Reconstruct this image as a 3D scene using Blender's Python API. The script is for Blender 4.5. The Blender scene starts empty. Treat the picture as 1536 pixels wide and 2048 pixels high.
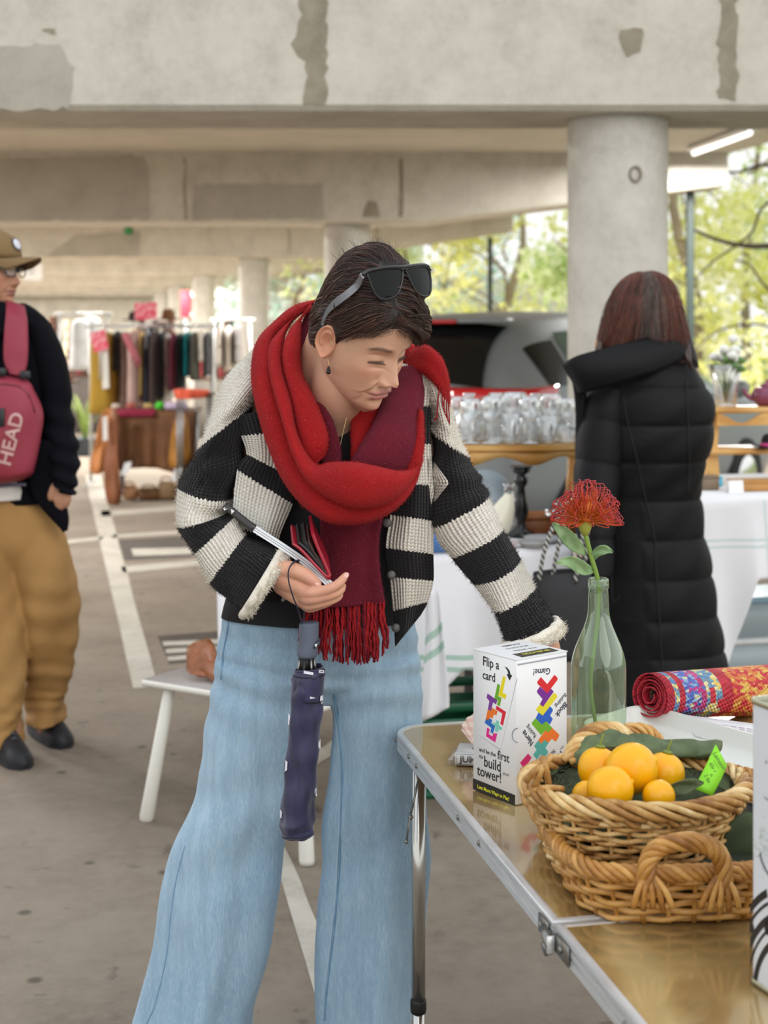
import bpy, bmesh, math, random
import numpy as np
from mathutils import Vector, Matrix, Euler
rnd = random.Random(7)
rng = np.random.default_rng(7)
C = bpy.context.scene.collection
PI = math.pi

# ---------------------------------------------------------------- camera, world, sun, exposure
F, EYE, CX, HY = 3070.0, 1.45, 768.0, 650.0      # focal length in pixels of a 1536x2048 frame, eye height, principal point
cam = bpy.data.cameras.new('camera')
cam.sensor_fit = 'VERTICAL'; cam.sensor_height = 36.0; cam.sensor_width = 27.0
cam.lens = 36.0 * F / 2048.0
cam.shift_y = -(1024.0 - HY) / 2048.0
cam.clip_start = 0.05; cam.clip_end = 300
cam.dof.use_dof = True; cam.dof.focus_distance = 2.52; cam.dof.aperture_fstop = 5.2
camo = bpy.data.objects.new('camera', cam); C.objects.link(camo)
camo.location = (0, 0, EYE); camo.rotation_euler = (PI / 2, 0, 0)
bpy.context.scene.camera = camo

w = bpy.data.worlds.new('overcast_sky'); bpy.context.scene.world = w; w.use_nodes = True
nt = w.node_tree; bg = nt.nodes['Background']
tc = nt.nodes.new('ShaderNodeTexCoord'); sp = nt.nodes.new('ShaderNodeSeparateXYZ'); rp = nt.nodes.new('ShaderNodeValToRGB')
nt.links.new(tc.outputs['Generated'], sp.inputs[0]); nt.links.new(sp.outputs['Z'], rp.inputs[0]); nt.links.new(rp.outputs[0], bg.inputs[0])
rp.color_ramp.elements[0].position = 0.0; rp.color_ramp.elements[0].color = (1.0, 1.0, 0.97, 1)
rp.color_ramp.elements[1].position = 0.8; rp.color_ramp.elements[1].color = (0.86, 0.93, 1.0, 1)
bg.inputs[1].default_value = 1.2

sl = bpy.data.lights.new('soft_sun', 'SUN'); sl.energy = 1.0; sl.angle = math.radians(50); sl.color = (1.0, 0.97, 0.92)
slo = bpy.data.objects.new('soft_sun', sl); C.objects.link(slo)
slo.rotation_euler = Vector((-0.42, 0.76, -0.52)).to_track_quat('-Z', 'Y').to_euler()

vs = bpy.context.scene.view_settings
bpy.context.scene.display_settings.display_device = 'sRGB'
vs.view_transform = 'Standard'; vs.look = 'None'; vs.exposure = 0.0; vs.gamma = 1.0; vs.use_curve_mapping = False
cy = bpy.context.scene.cycles
cy.use_denoising = True; cy.max_bounces = 7; cy.diffuse_bounces = 4; cy.glossy_bounces = 3
cy.transmission_bounces = 7; cy.transparent_max_bounces = 12; cy.caustics_reflective = False; cy.caustics_refractive = False
cy.sample_clamp_indirect = 6.0

# ---------------------------------------------------------------- measuring helpers (the photograph gives rays, D gives the real distance)
def P(px, py, D): return np.array([(px - CX) / F * D, D, EYE - (py - HY) / F * D])
def G(px, py, z=0.0): return P(px, py, F * (EYE - z) / (py - HY))

def lin(h):
    h = h.lstrip('#'); out = []
    for i in (0, 2, 4):
        c = int(h[i:i + 2], 16) / 255.0
        out.append(c / 12.92 if c <= 0.04045 else ((c + 0.055) / 1.055) ** 2.4)
    return tuple(out)

# ---------------------------------------------------------------- materials
class NT:
    def __init__(s, name):
        s.m = bpy.data.materials.new(name); s.m.use_nodes = True; s.t = s.m.node_tree
        s.b = s.t.nodes['Principled BSDF']; s._tc = None
    def n(s, typ, **kw):
        o = s.t.nodes.new('ShaderNode' + typ)
        for k, v in kw.items():
            if k.startswith('i_'):
                key = k[2:]; key = int(key) if key.isdigit() else key.replace('_', ' ')
                o.inputs[key].default_value = v
            else: setattr(o, k, v)
        return o
    def l(s, a, b): s.t.links.new(a, b)
    def coord(s, which='Object', scale=(1, 1, 1), rot=(0, 0, 0)):
        if s._tc is None: s._tc = s.n('TexCoord')
        mp = s.n('Mapping'); mp.inputs['Scale'].default_value = scale; mp.inputs['Rotation'].default_value = rot
        s.l(s._tc.outputs[which], mp.inputs[0]); return mp.outputs[0]
    def noise(s, vec, scale, detail=3, rough=0.6, dist=0):
        o = s.n('TexNoise'); o.inputs['Scale'].default_value = scale; o.inputs['Detail'].default_value = detail
        o.inputs['Roughness'].default_value = rough; o.inputs['Distortion'].default_value = dist
        if vec is not None: s.l(vec, o.inputs['Vector'])
        return o.outputs[0]
    def ramp(s, fac, stops, interp='LINEAR'):
        o = s.n('ValToRGB'); cr = o.color_ramp; cr.interpolation = interp
        while len(cr.elements) < len(stops): cr.elements.new(0.5)
        for e, (p, c) in zip(cr.elements, stops): e.position = p; e.color = (*c[:3], 1)
        s.l(fac, o.inputs[0]); return o.outputs[0]
    def math(s, op, a, b=None, c=None):
        o = s.n('Math', operation=op)
        for i, v in enumerate((a, b, c)):
            if v is None: continue
            if isinstance(v, (int, float)): o.inputs[i].default_value = v
            else: s.l(v, o.inputs[i])
        return o.outputs[0]
    def mix(s, fac, a, b, mode='MIX'):
        o = s.n('Mix', data_type='RGBA', blend_type=mode)
        for i, v in ((0, fac), (6, a), (7, b)):
            if isinstance(v, (int, float)): o.inputs[i].default_value = v
            elif isinstance(v, tuple): o.inputs[i].default_value = (*v[:3], 1)
            else: s.l(v, o.inputs[i])
        return o.outputs[2]
    def attr(s, name, out='Fac'):
        o = s.n('Attribute'); o.attribute_name = name; return o.outputs[out]
    def bump(s, h, strength=0.3, dist=0.005):
        o = s.n('Bump'); o.inputs['Strength'].default_value = strength; o.inputs['Distance'].default_value = dist
        s.l(h, o.inputs['Height']); s.l(o.outputs[0], s.b.inputs['Normal']); return o
    def set(s, **kw):
        for k, v in kw.items():
            key = {'col': 'Base Color', 'rough': 'Roughness', 'metal': 'Metallic', 'spec': 'Specular IOR Level', 'trans': 'Transmission Weight',
                   'ior': 'IOR', 'sheen': 'Sheen Weight', 'coat': 'Coat Weight', 'alpha': 'Alpha', 'sss': 'Subsurface Weight', 'emi': 'Emission Color', 'emis': 'Emission Strength'}[k]
            if hasattr(v, 'is_output'): s.l(v, s.b.inputs[key])
            elif isinstance(v, tuple): s.b.inputs[key].default_value = (*v[:3], 1)
            else: s.b.inputs[key].default_value = v
        return s

MATS = {}
def mat(name, hexcol=None, rough=0.6, metal=0.0, var=0.15, vscale=8.0, bump=0.0, bscale=60.0, **kw):
    """plain surface with a little colour variation and fine relief"""
    if name in MATS: return MATS[name]
    t = NT(name); c = lin(hexcol)
    if var > 0:
        nz = t.noise(t.coord(), vscale, 4)
        col = t.ramp(nz, [(0.25, tuple(x * (1 - var) for x in c)), (0.75, tuple(min(1, x * (1 + var)) for x in c))])
    else: col = c
    t.set(col=col, rough=rough, metal=metal, **kw)
    if bump > 0: t.bump(t.noise(t.coord(), bscale, 3), bump, 0.004)
    MATS[name] = t.m; return t.m

# ---------------------------------------------------------------- mesh collector
class MB:
    def __init__(s): s.v = []; s.f = []; s.mi = []; s.n = 0; s.att = {}; s.uv = None
    def add(s, V, Fc, mi=0, **att):
        V = np.asarray(V, float).reshape(-1, 3); off = s.n
        s.v.append(V); s.f.extend([tuple(int(i) + off for i in f) for f in Fc]); s.mi.extend([mi] * len(Fc)); s.n += len(V)
        for k, a in att.items(): s.att.setdefault(k, []).append((off, np.asarray(a, float)))
        return s
    def box(s, c, size, rot=None, mi=0, bev=0.0):
        c = np.asarray(c, float); h = np.asarray(size, float) / 2
        if bev > 0:
            b = min(bev, min(h) * 0.49); vs_ = []; 
            # rounded-edge box: 24 vertices
            for sx in (-1, 1):
                for sy in (-1, 1):
                    for sz in (-1, 1):
                        p = np.array([sx, sy, sz]) * h
                        for ax in range(3):
                            q = p - np.array([sx, sy, sz]) * b; q[ax] = p[ax]; vs_.append(q)
            vs_ = np.array(vs_)
            bm = bmesh.new(); [bm.verts.new(v) for v in vs_]
            bmesh.ops.convex_hull(bm, input=bm.verts[:]); bm.verts.index_update()
            V = np.array([v.co[:] for v in bm.verts]); Fc = [tuple(v.index for v in f.verts) for f in bm.faces]; bm.free()
        else:
            V = np.array([[x, y, z] for x in (-1, 1) for y in (-1, 1) for z in (-1, 1)]) * h
            Fc = [(0, 1, 3, 2), (4, 6, 7, 5), (0, 4, 5, 1), (2, 3, 7, 6), (0, 2, 6, 4), (1, 5, 7, 3)]
        if rot is not None: V = V @ np.array(rot).T
        return s.add(V + c, Fc, mi)
    def grid(s, R, closed_u=True, closed_v=False, cap=(True, True), mi=0, **att):
        R = np.asarray(R, float); n, m = R.shape[:2]; Fc = []
        for i in range(n if closed_v else n - 1):
            i2 = (i + 1) % n
            for j in range(m if closed_u else m - 1):
                j2 = (j + 1) % m; Fc.append((i * m + j, i * m + j2, i2 * m + j2, i2 * m + j))
        if closed_u and not closed_v:
            if cap[0]: Fc.append(tuple(range(m - 1, -1, -1)))
            if cap[1]: Fc.append(tuple((n - 1) * m + j for j in range(m)))
        return s.add(R.reshape(-1, 3), Fc, mi, **{k: np.asarray(a).reshape(-1) if np.ndim(a) == 2 else np.asarray(a).reshape(n * m, -1) for k, a in att.items()})
    def tube(s, path, rad, m=10, cap=True, mi=0, flat=1.0, up=None, closed=False):
        return s.grid(tube_rings(path, rad, m, flat, up, closed), True, closed, (cap, cap), mi)
    def lathe(s, prof, c=(0, 0, 0), m=32, mi=0, rot=None, cap=(True, True), sx=1.0):
        a = np.linspace(0, 2 * PI, m, endpoint=False); R = np.array([[[r * math.cos(t) * sx, r * math.sin(t), z] for t in a] for r, z in prof])
        if rot is not None: R = R @ np.array(rot).T
        return s.grid(R + np.asarray(c, float), True, False, cap, mi)
    def ball(s, c, r, m=16, n=10, mi=0, rot=None):
        r = np.asarray([r] * 3 if np.ndim(r) == 0 else r, float)
        V = []; 
        for i in range(1, n):
            t = PI * i / n
            for j in range(m): p = 2 * PI * j / m; V.append([math.sin(t) * math.cos(p), math.sin(t) * math.sin(p), math.cos(t)])
        V += [[0, 0, 1], [0, 0, -1]]; V = np.array(V) * r
        Fc = [(i * m + j, i * m + (j + 1) % m, (i + 1) * m + (j + 1) % m, (i + 1) * m + j) for i in range(n - 2) for j in range(m)]
        T = (n - 1) * m
        Fc = [f[::-1] for f in Fc]
        Fc += [(T, j, (j + 1) % m) for j in range(m)] + [(T + 1, (n - 2) * m + (j + 1) % m, (n - 2) * m + j) for j in range(m)]
        if rot is not None: V = V @ np.array(rot).T
        return s.add(V + np.asarray(c, float), Fc, mi)
    def prism(s, poly, fr, th, mi=0):
        """poly: 2-D outline, fr=(origin, ex, ey, ez), th: thickness along ez"""
        o, ex, ey, ez = [np.asarray(q, float) for q in fr]; n = len(poly)
        A = np.array([o + ex * x + ey * y for x, y in poly]); V = np.vstack([A, A + ez * th])
        Fc = [tuple(range(n - 1, -1, -1)), tuple(range(n, 2 * n))] + [(i, (i + 1) % n, n + (i + 1) % n, n + i) for i in range(n)]
        return s.add(V, Fc, mi)

def frame_path(path, up=None, closed=False):
    p = np.asarray(path, float); n = len(p)
    t = (np.roll(p, -1, 0) - np.roll(p, 1, 0)) if closed else np.gradient(p, axis=0)
    t /= np.linalg.norm(t, axis=1)[:, None] + 1e-12
    if up is not None:
        u = np.asarray(up, float); N = np.cross(np.tile(u, (n, 1)), t); N /= np.linalg.norm(N, axis=1)[:, None] + 1e-9
    else:
        N = np.zeros_like(p); a = np.array([0, 0, 1.0]) if abs(t[0][2]) < 0.9 else np.array([1.0, 0, 0])
        v = np.cross(a, t[0]); N[0] = v / np.linalg.norm(v)
        for i in range(1, n):
            v = N[i - 1] - t[i] * np.dot(N[i - 1], t[i]); N[i] = v / (np.linalg.norm(v) + 1e-12)
    return p, t, N, np.cross(t, N)
def tube_rings(path, rad, m=10, flat=1.0, up=None, closed=False):
    p, t, N, B = frame_path(path, up, closed); r = np.broadcast_to(np.asarray(rad, float), (len(p),))
    a = np.linspace(0, 2 * PI, m, endpoint=False)
    return p[:, None] + r[:, None, None] * (np.cos(a)[None, :, None] * N[:, None] + flat * np.sin(a)[None, :, None] * B[:, None])

def spl(pts, n, closed=False):
    """Catmull-Rom through pts, n samples"""
    p = np.asarray(pts, float); k = len(p)
    if k == 2 and not closed: return p[0] + (p[1] - p[0]) * np.linspace(0, 1, n)[:, None]
    t = np.linspace(0, k if closed else k - 1, n, endpoint=not closed); out = []
    for x in t:
        i = int(min(math.floor(x), (k if closed else k - 1) - (0 if closed else 1))); u = x - i
        g = (lambda j: p[j % k]) if closed else (lambda j: p[min(max(j, 0), k - 1)] if 0 <= j < k else (2 * p[0] - p[1] if j < 0 else 2 * p[-1] - p[-2]))
        a, b, c, d = g(i - 1), g(i), g(i + 1), g(i + 2)
        out.append(0.5 * ((2 * b) + (c - a) * u + (2 * a - 5 * b + 4 * c - d) * u * u + (3 * b - a - 3 * c + d) * u ** 3))
    return np.array(out)

def mkmesh(name, mb, mats, origin=(0, 0, 0), smooth=True, fixn=True):
    V = np.vstack(mb.v) - np.asarray(origin, float)
    me = bpy.data.meshes.new(name); me.from_pydata(V.tolist(), [], mb.f)
    for m_ in (mats if isinstance(mats, (list, tuple)) else [mats]): me.materials.append(m_)
    me.polygons.foreach_set('material_index', mb.mi)
    me.polygons.foreach_set('use_smooth', [bool(smooth)] * len(me.polygons))
    for k, chunks in mb.att.items():
        dim = 1 if chunks[0][1].ndim == 1 else chunks[0][1].shape[1]
        if k == 'uv':
            full = np.zeros((len(V), 2))
            for o_, a in chunks: full[o_:o_ + len(a)] = a
            uvl = me.uv_layers.new(name='UVMap'); idx = np.zeros(len(me.loops), int); me.loops.foreach_get('vertex_index', idx)
            uvl.data.foreach_set('uv', full[idx].ravel()); continue
        full = np.zeros((len(V), dim))
        for o_, a in chunks: full[o_:o_ + len(a)] = a.reshape(-1, dim)
        if dim == 1:
            at = me.attributes.new(k, 'FLOAT', 'POINT'); at.data.foreach_set('value', full.ravel())
        else:
            at = me.attributes.new(k, 'FLOAT_COLOR', 'POINT'); at.data.foreach_set('color', np.hstack([full[:, :3], np.ones((len(V), 1))]).ravel())
    if fixn:
        bm = bmesh.new(); bm.from_mesh(me); bmesh.ops.recalc_face_normals(bm, faces=bm.faces[:]); bm.to_mesh(me); bm.free()
    me.update(); return me
def ob(name, mb, mats, parent=None, smooth=True, origin=None, autos=None, **props):
    """link the collected geometry as ONE object; world-space vertices, origin moved to its parent or its base"""
    org = parent['org'] if parent is not None and 'org' in parent else (origin if origin is not None else None)
    if org is None:
        V = np.vstack(mb.v); org = [(V[:, 0].min() + V[:, 0].max()) / 2, (V[:, 1].min() + V[:, 1].max()) / 2, V[:, 2].min()]
    org = [float(x) for x in org]
    me = mkmesh(name, mb, mats, org, smooth); o = bpy.data.objects.new(name, me); C.objects.link(o)
    if parent is not None: o.parent = parent; 
    else: o.location = org
    o['org'] = org
    if autos is not None and smooth:
        me.set_sharp_from_angle(angle=math.radians(autos))
    for k, v in props.items(): o[k] = v
    return o
def tag(o, label, cat, group=None):
    o['label'] = label; o['category'] = cat
    if group: o['group'] = group
    return o
def thing(name, loc, label, cat, group=None):
    o = bpy.data.objects.new(name, None); C.objects.link(o); o.location = [float(x) for x in loc]; o['org'] = [float(x) for x in loc]
    o.empty_display_size = 0.05
    return tag(o, label, cat, group)
def struct(name, mb, m, smooth=False, **kw):
    o = ob(name, mb, m, smooth=smooth, **kw); o['kind'] = 'structure'; return o
def dup(o, parent=None, loc=None, rotz=None, label=None, scale=None):
    c = o.copy(); C.objects.link(c)
    if parent is not None: c.parent = parent
    if loc is not None: c.location = [float(x) for x in loc]; c['org'] = [float(x) for x in loc]
    if rotz is not None: c.rotation_euler = (0, 0, rotz)
    if scale is not None: c.scale = scale if np.ndim(scale) else (scale,) * 3
    if label: c['label'] = label
    for ch in list(o.children): dup(ch, c)
    return c
def rotz(a): c, s = math.cos(a), math.sin(a); return np.array([[c, -s, 0], [s, c, 0], [0, 0, 1.0]])

def sloft(levels, n=60, m=48, fold=None, power=1.0, lin_=False):
    """body-like volume between a left and a right outline.  level = (Lx,Ly,Rx,Ry,D,front,back) : outline in photo pixels at distance D, thickness in metres.
    returns rings (n,m,3), level index per ring"""
    L = np.array([[*P(l[0], l[1], l[4]), *P(l[2], l[3], l[4] if len(l) < 8 else l[7]), l[5], l[6]] for l in levels])
    S = spl(L, n) if not lin_ else np.array([[np.interp(x, range(len(L)), L[:, k]) for k in range(8)] for x in np.linspace(0, len(L) - 1, n)])
    lv = np.linspace(0, len(levels) - 1, n); th = np.linspace(0, 2 * PI, m, endpoint=False)
    R = np.zeros((n, m, 3)); N = np.zeros((n, m, 3))
    for i in range(n):
        a, b = S[i, :3], S[i, 3:6]; c = (a + b) / 2; h = (b - a) / 2
        dv = np.array([0, -1.0, 0]) + np.array([0, 0, 0]); hn = h / (np.linalg.norm(h) + 1e-9); dv = dv - hn * np.dot(dv, hn); dv /= np.linalg.norm(dv)
        for j, t in enumerate(th):
            ct, st = math.cos(t), math.sin(t)
            if power != 1.0: ct, st = math.copysign(abs(ct) ** power, ct), math.copysign(abs(st) ** power, st)
            R[i, j] = c - h * ct + dv * (S[i, 6] if st > 0 else S[i, 7]) * st
            nn = -hn * ct / max(np.linalg.norm(h), .01) + dv * st / max(S[i, 6] if st > 0 else S[i, 7], .01); N[i, j] = nn / (np.linalg.norm(nn) + 1e-9)
    if fold is not None:
        T, U = np.meshgrid(th, lv); R = R + N * np.asarray(fold(U, T))[..., None]
    return R, lv
def arclen_uv(R):
    """metric uv for a ring grid"""
    n, m = R.shape[:2]; du = np.linalg.norm(np.roll(R, -1, 1) - R, axis=2); u = np.cumsum(du, 1) - du
    c = R.mean(1); dv = np.r_[0, np.cumsum(np.linalg.norm(np.diff(c, axis=0), axis=1))]
    per = du.sum(1)[:, None]; u = u / (per + 1e-9) * per.mean()
    return np.stack([u, np.repeat(dv[:, None], m, 1)], 2)
def gs(x, s): return np.exp(-(x / s) ** 2)
def sm(x, a, b): t = np.clip((x - a) / (b - a), 0, 1); return t * t * (3 - 2 * t)

# printed lettering: thin raised outlines made from the built-in font
def text_mb(txt, fr, size, mi=0, sx=0.72, align='CENTER', thick=0.0003, shear=0.0, bold=0.0, spacing=1.0):
    cu = bpy.data.curves.new('lettering', 'FONT'); cu.body = txt; cu.size = 1.0; cu.align_x = align; cu.align_y = 'CENTER'; cu.shear = shear; cu.offset = bold; cu.space_character = spacing
    cu.resolution_u = 3
    o = bpy.data.objects.new('lettering', cu); C.objects.link(o); bpy.context.view_layer.update()
    me = o.to_mesh(); V = np.array([v.co[:] for v in me.vertices]); Fc = [tuple(p.vertices) for p in me.polygons]
    o.to_mesh_clear(); bpy.data.objects.remove(o); bpy.data.curves.remove(cu)
    og, ex, ey, ez = [np.asarray(q, float) for q in fr]
    W = og + np.outer(V[:, 0] * size * sx, ex) + np.outer(V[:, 1] * size, ey) + ez * thick
    return W, Fc, mi
# ================================================================ the car park: floor, markings, beams, pillars, deck
def concrete(name, base, dark, light, spots=0.0, bumps=0.25, sc=1.0, rough=0.9):
    t = NT(name); co = t.coord(scale=(sc, sc, sc))
    n1 = t.noise(co, 1.3, 5, 0.65); n2 = t.noise(co, 14, 5, 0.7); n3 = t.noise(co, 70, 3)
    col = t.ramp(n1, [(0.3, lin(dark)), (0.52, lin(base)), (0.75, lin(light))])
    col = t.mix(t.ramp(n2, [(0.35, (0, 0, 0)), (0.7, (.55, .55, .55))]), col, lin(light))
    if spots > 0:
        sp_ = t.noise(t.coord(scale=(1, 1, 1)), 6.5, 4, 0.75, 0.6)
        m_ = t.ramp(sp_, [(0.62, (0, 0, 0)), (0.70, (1, 1, 1))])
        col = t.mix(t.math('MULTIPLY', m_, spots), col, lin('#3a332b'))
        vo = t.n('TexVoronoi'); vo.inputs['Scale'].default_value = 3.2; t.l(co, vo.inputs['Vector'])
        m2 = t.ramp(vo.outputs['Distance'], [(0.05, (1, 1, 1)), (0.10, (0, 0, 0))])
        col = t.mix(t.math('MULTIPLY', m2, 0.65), col, lin('#2c2722'))
    t.set(col=col, rough=rough); t.bump(t.math('ADD', n2, n3), bumps, 0.006); return t.m
m_floor = concrete('floor_concrete', '#7d7062', '#66594d', '#8d8172', spots=0.5, sc=1.4)
m_beam = concrete('beam_concrete', '#c2bdb0', '#aaa496', '#d2cdc0', bumps=0.5, sc=2.2)
m_ceil = concrete('ceiling_concrete', '#c2bdb0', '#b3aea0', '#cdc8bb', bumps=0.1)
m_patch = concrete('repair_mortar', '#a9a397', '#9c968a', '#b3ada1', bumps=0.12, sc=2)
m_stain = concrete('stained_joint', '#8f8675', '#756d5d', '#a29a88', bumps=0.4, sc=6)
m_pillar = concrete('pillar_concrete', '#c0bcb3', '#aaa69c', '#d2cfc7', bumps=0.2, sc=2.5)
m_line = concrete('worn_white_paint', '#b3aca0', '#968e82', '#c2bcb0', bumps=0.15, sc=3)
m_markdark = concrete('worn_dark_paint', '#473d35', '#3b322b', '#544a41', bumps=0.15, sc=3)

fl = MB().grid([[[-40, -4, 0], [9, -4, 0]], [[-40, 80, 0], [9, 80, 0]]], False); struct('floor', fl, m_floor)
def strip(name, quad, m, h=0.002, n=14, jag=0.006):
    """painted strip on the floor from four photo points (two ends), slightly worn edges"""
    a, b, c, d = [G(*q) for q in quad]; A = []; B = []
    for i in range(n):
        t = i / (n - 1); A.append(a + (d - a) * t + rng.normal(0, jag / 3, 3) * [1, 1, 0]); B.append(b + (c - b) * t + rng.normal(0, jag / 3, 3) * [1, 1, 0])
    R = np.array([[[*p[:2], h] for p in A], [[*p[:2], h] for p in B]]); mb = MB().grid(R, False)
    mb.grid(np.array([[[*p[:2], h] for p in B], [[*p[:2], 0] for p in B]]), False); mb.grid(np.array([[[*p[:2], 0] for p in A], [[*p[:2], h] for p in A]]), False)
    return struct(name, mb, m)
strip('parking_line', [(170, 950), (201, 950), (316, 1374), (267, 1378)], m_line)
strip('parking_line', [(470, 1460), (484, 1490), (720, 2050), (655, 2062)], m_line)
strip('parking_line', [(520, 1575), (520, 1603), (860, 1385), (860, 1358)], m_line)
strip('parking_line', [(200, 1022), (204, 1033), (430, 1015), (430, 1006)], m_line)
strip('parking_line', [(240, 1134), (246, 1146), (470, 1124), (470, 1113)], m_line)
strip('parking_line', [(60, 1089), (60, 1095), (205, 1080), (205, 1073)], m_line)
strip('parking_line', [(225, 1070), (225, 1076), (450, 1062), (450, 1056)], m_line)
strip('floor_marking', [(236, 1080), (250, 1121), (440, 1110), (410, 1070)], m_markdark, h=0.001)
strip('floor_marking', [(262, 1098), (268, 1112), (385, 1108), (378, 1096)], m_line, h=0.002)
strip('floor_marking', [(316, 1272), (338, 1328), (470, 1318), (440, 1262)], m_markdark, h=0.001)
for k in range(3): strip('floor_marking', [(326 + k * 4, 1284 + k * 15), (328 + k * 4, 1292 + k * 15), (450, 1287 + k * 13), (448, 1279 + k * 13)], m_line, h=0.002)

HB, HC = 2.43, 3.10                                   # underside of the beams, underside of the deck
def edge_x(D): return 4.69 - 0.184 * (D - 7.0)        # the open side of the deck runs away to the left
BEAMS = [7.0 + 7.65 * k for k in range(7)]
def beam(D, x0, x1, x2, z2, th=0.68):
    """front face at distance D; straight from x0 to x1, then tapering up to z2 at the free end x2"""
    xs = np.r_[np.linspace(x0, x1, 14), np.linspace(x1, x2, 8)[1:]]; mb = MB(); R = []
    for x in xs:
        zb = HB if x <= x1 else HB + (z2 - HB) * (x - x1) / max(1e-6, x2 - x1); b = 0.025
        R.append([[x, D, HC], [x, D, zb + b], [x, D + b, zb], [x, D + th - b, zb], [x, D + th, zb + b], [x, D + th, HC]])
    mb.grid(R, True); return struct('concrete_beam', mb, m_beam)
b1 = beam(7.0, -17, 4.0, 4.7, HB + .1)
b2 = beam(BEAMS[1], -17, (850 - CX) / F * BEAMS[1], edge_x(BEAMS[1]), 2.79)
b3 = beam(BEAMS[2], -17, (650 - CX) / F * BEAMS[2], edge_x(BEAMS[2]), 2.83)
for D in BEAMS[3:]: beam(D, -17, edge_x(D) - 2.8, edge_x(D), 2.83)
def face_patch(parent, D, pts, m, th=0.004, name='repair_patch', jag=3):
    """mortar patch or stained joint standing a little proud of a beam face; outline in photo pixels at the distance of that face"""
    out = []
    for (x0, y0), (x1, y1) in zip(pts, pts[1:] + pts[:1]):
        k = max(2, int(math.hypot(x1 - x0, y1 - y0) / 14))
        for i in range(k): out.append((x0 + (x1 - x0) * i / k + rnd.gauss(0, jag), y0 + (y1 - y0) * i / k + rnd.gauss(0, jag)))
    poly = [(P(x, y, D)[0], P(x, y, D)[2]) for x, y in out]
    mb = MB().prism(poly, ((0, D, 0), (1, 0, 0), (0, 0, 1), (0, -1, 0)), th); return ob(name, mb, m, parent, smooth=False)
for pts, mm in [([(-40, 92), (118, 90), (148, 132), (140, 218), (-40, 222)], m_patch), ([(600, -20), (655, -20), (652, 208), (606, 208), (612, 120), (580, 100), (596, 60)], m_stain),
                ([(1440, -20), (1474, -20), (1470, 200), (1436, 200)], m_stain), ([(1240, 60), (1290, 55), (1280, 100), (1250, 110)], m_stain),
                ([(90, 56), (112, 58), (108, 66), (95, 66)], m_stain)]: face_patch(b1, 7.0, pts, mm)
for pts, mm in [([(-30, 318), (288, 310), (300, 360), (298, 440), (-30, 442)], m_patch), ([(388, 368), (645, 366), (648, 438), (384, 440)], m_patch),
                ([(367, 316), (371, 316), (374, 440), (369, 440)], m_stain), ([(798, 316), (806, 318), (806, 434), (798, 432)], m_stain),
                ([(735, 400), (752, 402), (760, 432), (726, 434)], m_stain)]: face_patch(b2, BEAMS[1], pts, mm, jag=1.2)
for pts, mm in [([(150, 470), (282, 462), (280, 512), (90, 514)], m_patch), ([(576, 458), (579, 458), (580, 508), (577, 508)], m_stain), ([(752, 456), (756, 456), (757, 488), (753, 488)], m_stain)]: face_patch(b3, BEAMS[2], pts, mm, jag=1)

mb = MB()
ds = np.linspace(7.0, 75, 18); mb.grid([[[-17, d, HC], [edge_x(d) + .06, d, HC], [edge_x(d) + .06, d, HC + .3], [-17, d, HC + .3]] for d in ds], True)
struct('ceiling', mb, m_ceil)
def pillar(D, X, r):
    prof = [(r, 0)] + [(r * (1 + 0.004 * math.sin(z * 9)), z) for z in np.linspace(.05, HB - .03, 30)] + [(r, HB)]
    return struct('pillar', MB().lathe(prof, (X, D, 0), 48), m_pillar, smooth=True)
p1 = pillar(7.34, 1.117, .238)
for (px, py, rr) in [(1271, 348, 11)]:
    c = P(px, py, 7.10); ob('form_tie_ring', MB().tube([c + np.array([rr / F * 7.1 * math.cos(a), 0, rr * 1.35 / F * 7.1 * math.sin(a)]) for a in np.linspace(0, 2 * PI, 20, endpoint=False)], .006, 6, closed=True), m_stain, p1)
for D, X in [(15.04, -.36), (22.7, -1.92), (30.3, -3.55), (38, -5.1), (45.6, -6.6)]: pillar(D, X, .225)
m_black = mat('black_steel', '#1b1c1e', .5, var=.1); m_dkgreen = mat('dark_green_steel', '#22302b', .55)
for px, D, top in [(1380, 15.0, 2.75), (980, 22.6, 2.74), (1290, 30.2, 2.7)]:
    X = (px - CX) / F * D; struct('trim_1' if px == 1380 else 'trim_2' if px == 980 else 'trim_3', MB().box((X, D, top / 2), (.07, .07, top), bev=.006), m_dkgreen)
# back of the deck, far away
struct('wall_back', MB().box((-14, 54, 1.55), (50, .3, 3.1)), m_beam)
# fluorescent batten under the deck
tm = NT('lit_tube'); tm.set(col=(.9, .9, .9), emi=(1, .98, .95), emis=2.0)
al = bpy.data.lights.new('batten_glow', 'AREA'); al.shape = 'RECTANGLE'; al.size = 1.4; al.size_y = .18; al.energy = 320; al.color = (1, .985, .96)
al2 = al.copy(); al2.energy = 520
def batten(a, b, label, group=None):
    a, b = np.asarray(a, float), np.asarray(b, float); c = (a + b) / 2; d_ = (b - a) / np.linalg.norm(b - a); L_ = np.linalg.norm(b - a); R_ = np.array([d_, np.cross([0, 0, 1], d_), [0, 0, 1]]).T
    t = thing('batten_light', c, label, 'light', group)
    ob('body', MB().box(c + [0, 0, .03], (L_, .16, .04), R_, bev=.01), mat('white_enamel', '#e8e8e4', .4, var=0), t); ob('tube', MB().tube([a, b], .025, 8), tm.m, t)
    lo = bpy.data.objects.new('batten_glow', al2 if c[1] > 22 else al); C.objects.link(lo); lo.location = c - [0, 0, .06]; lo.rotation_euler = (0, 0, math.atan2(d_[1], d_[0]))
batten([(1388 - CX) / F * 14.2, 14.2, HC - .06], [(1500 - CX) / F * 12.7, 12.7, HC - .06], 'long white fluorescent batten light under the deck beyond the big pillar')
ORD = ['first', 'second', 'third', 'fourth', 'fifth', 'sixth', 'seventh', 'eighth']
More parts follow.
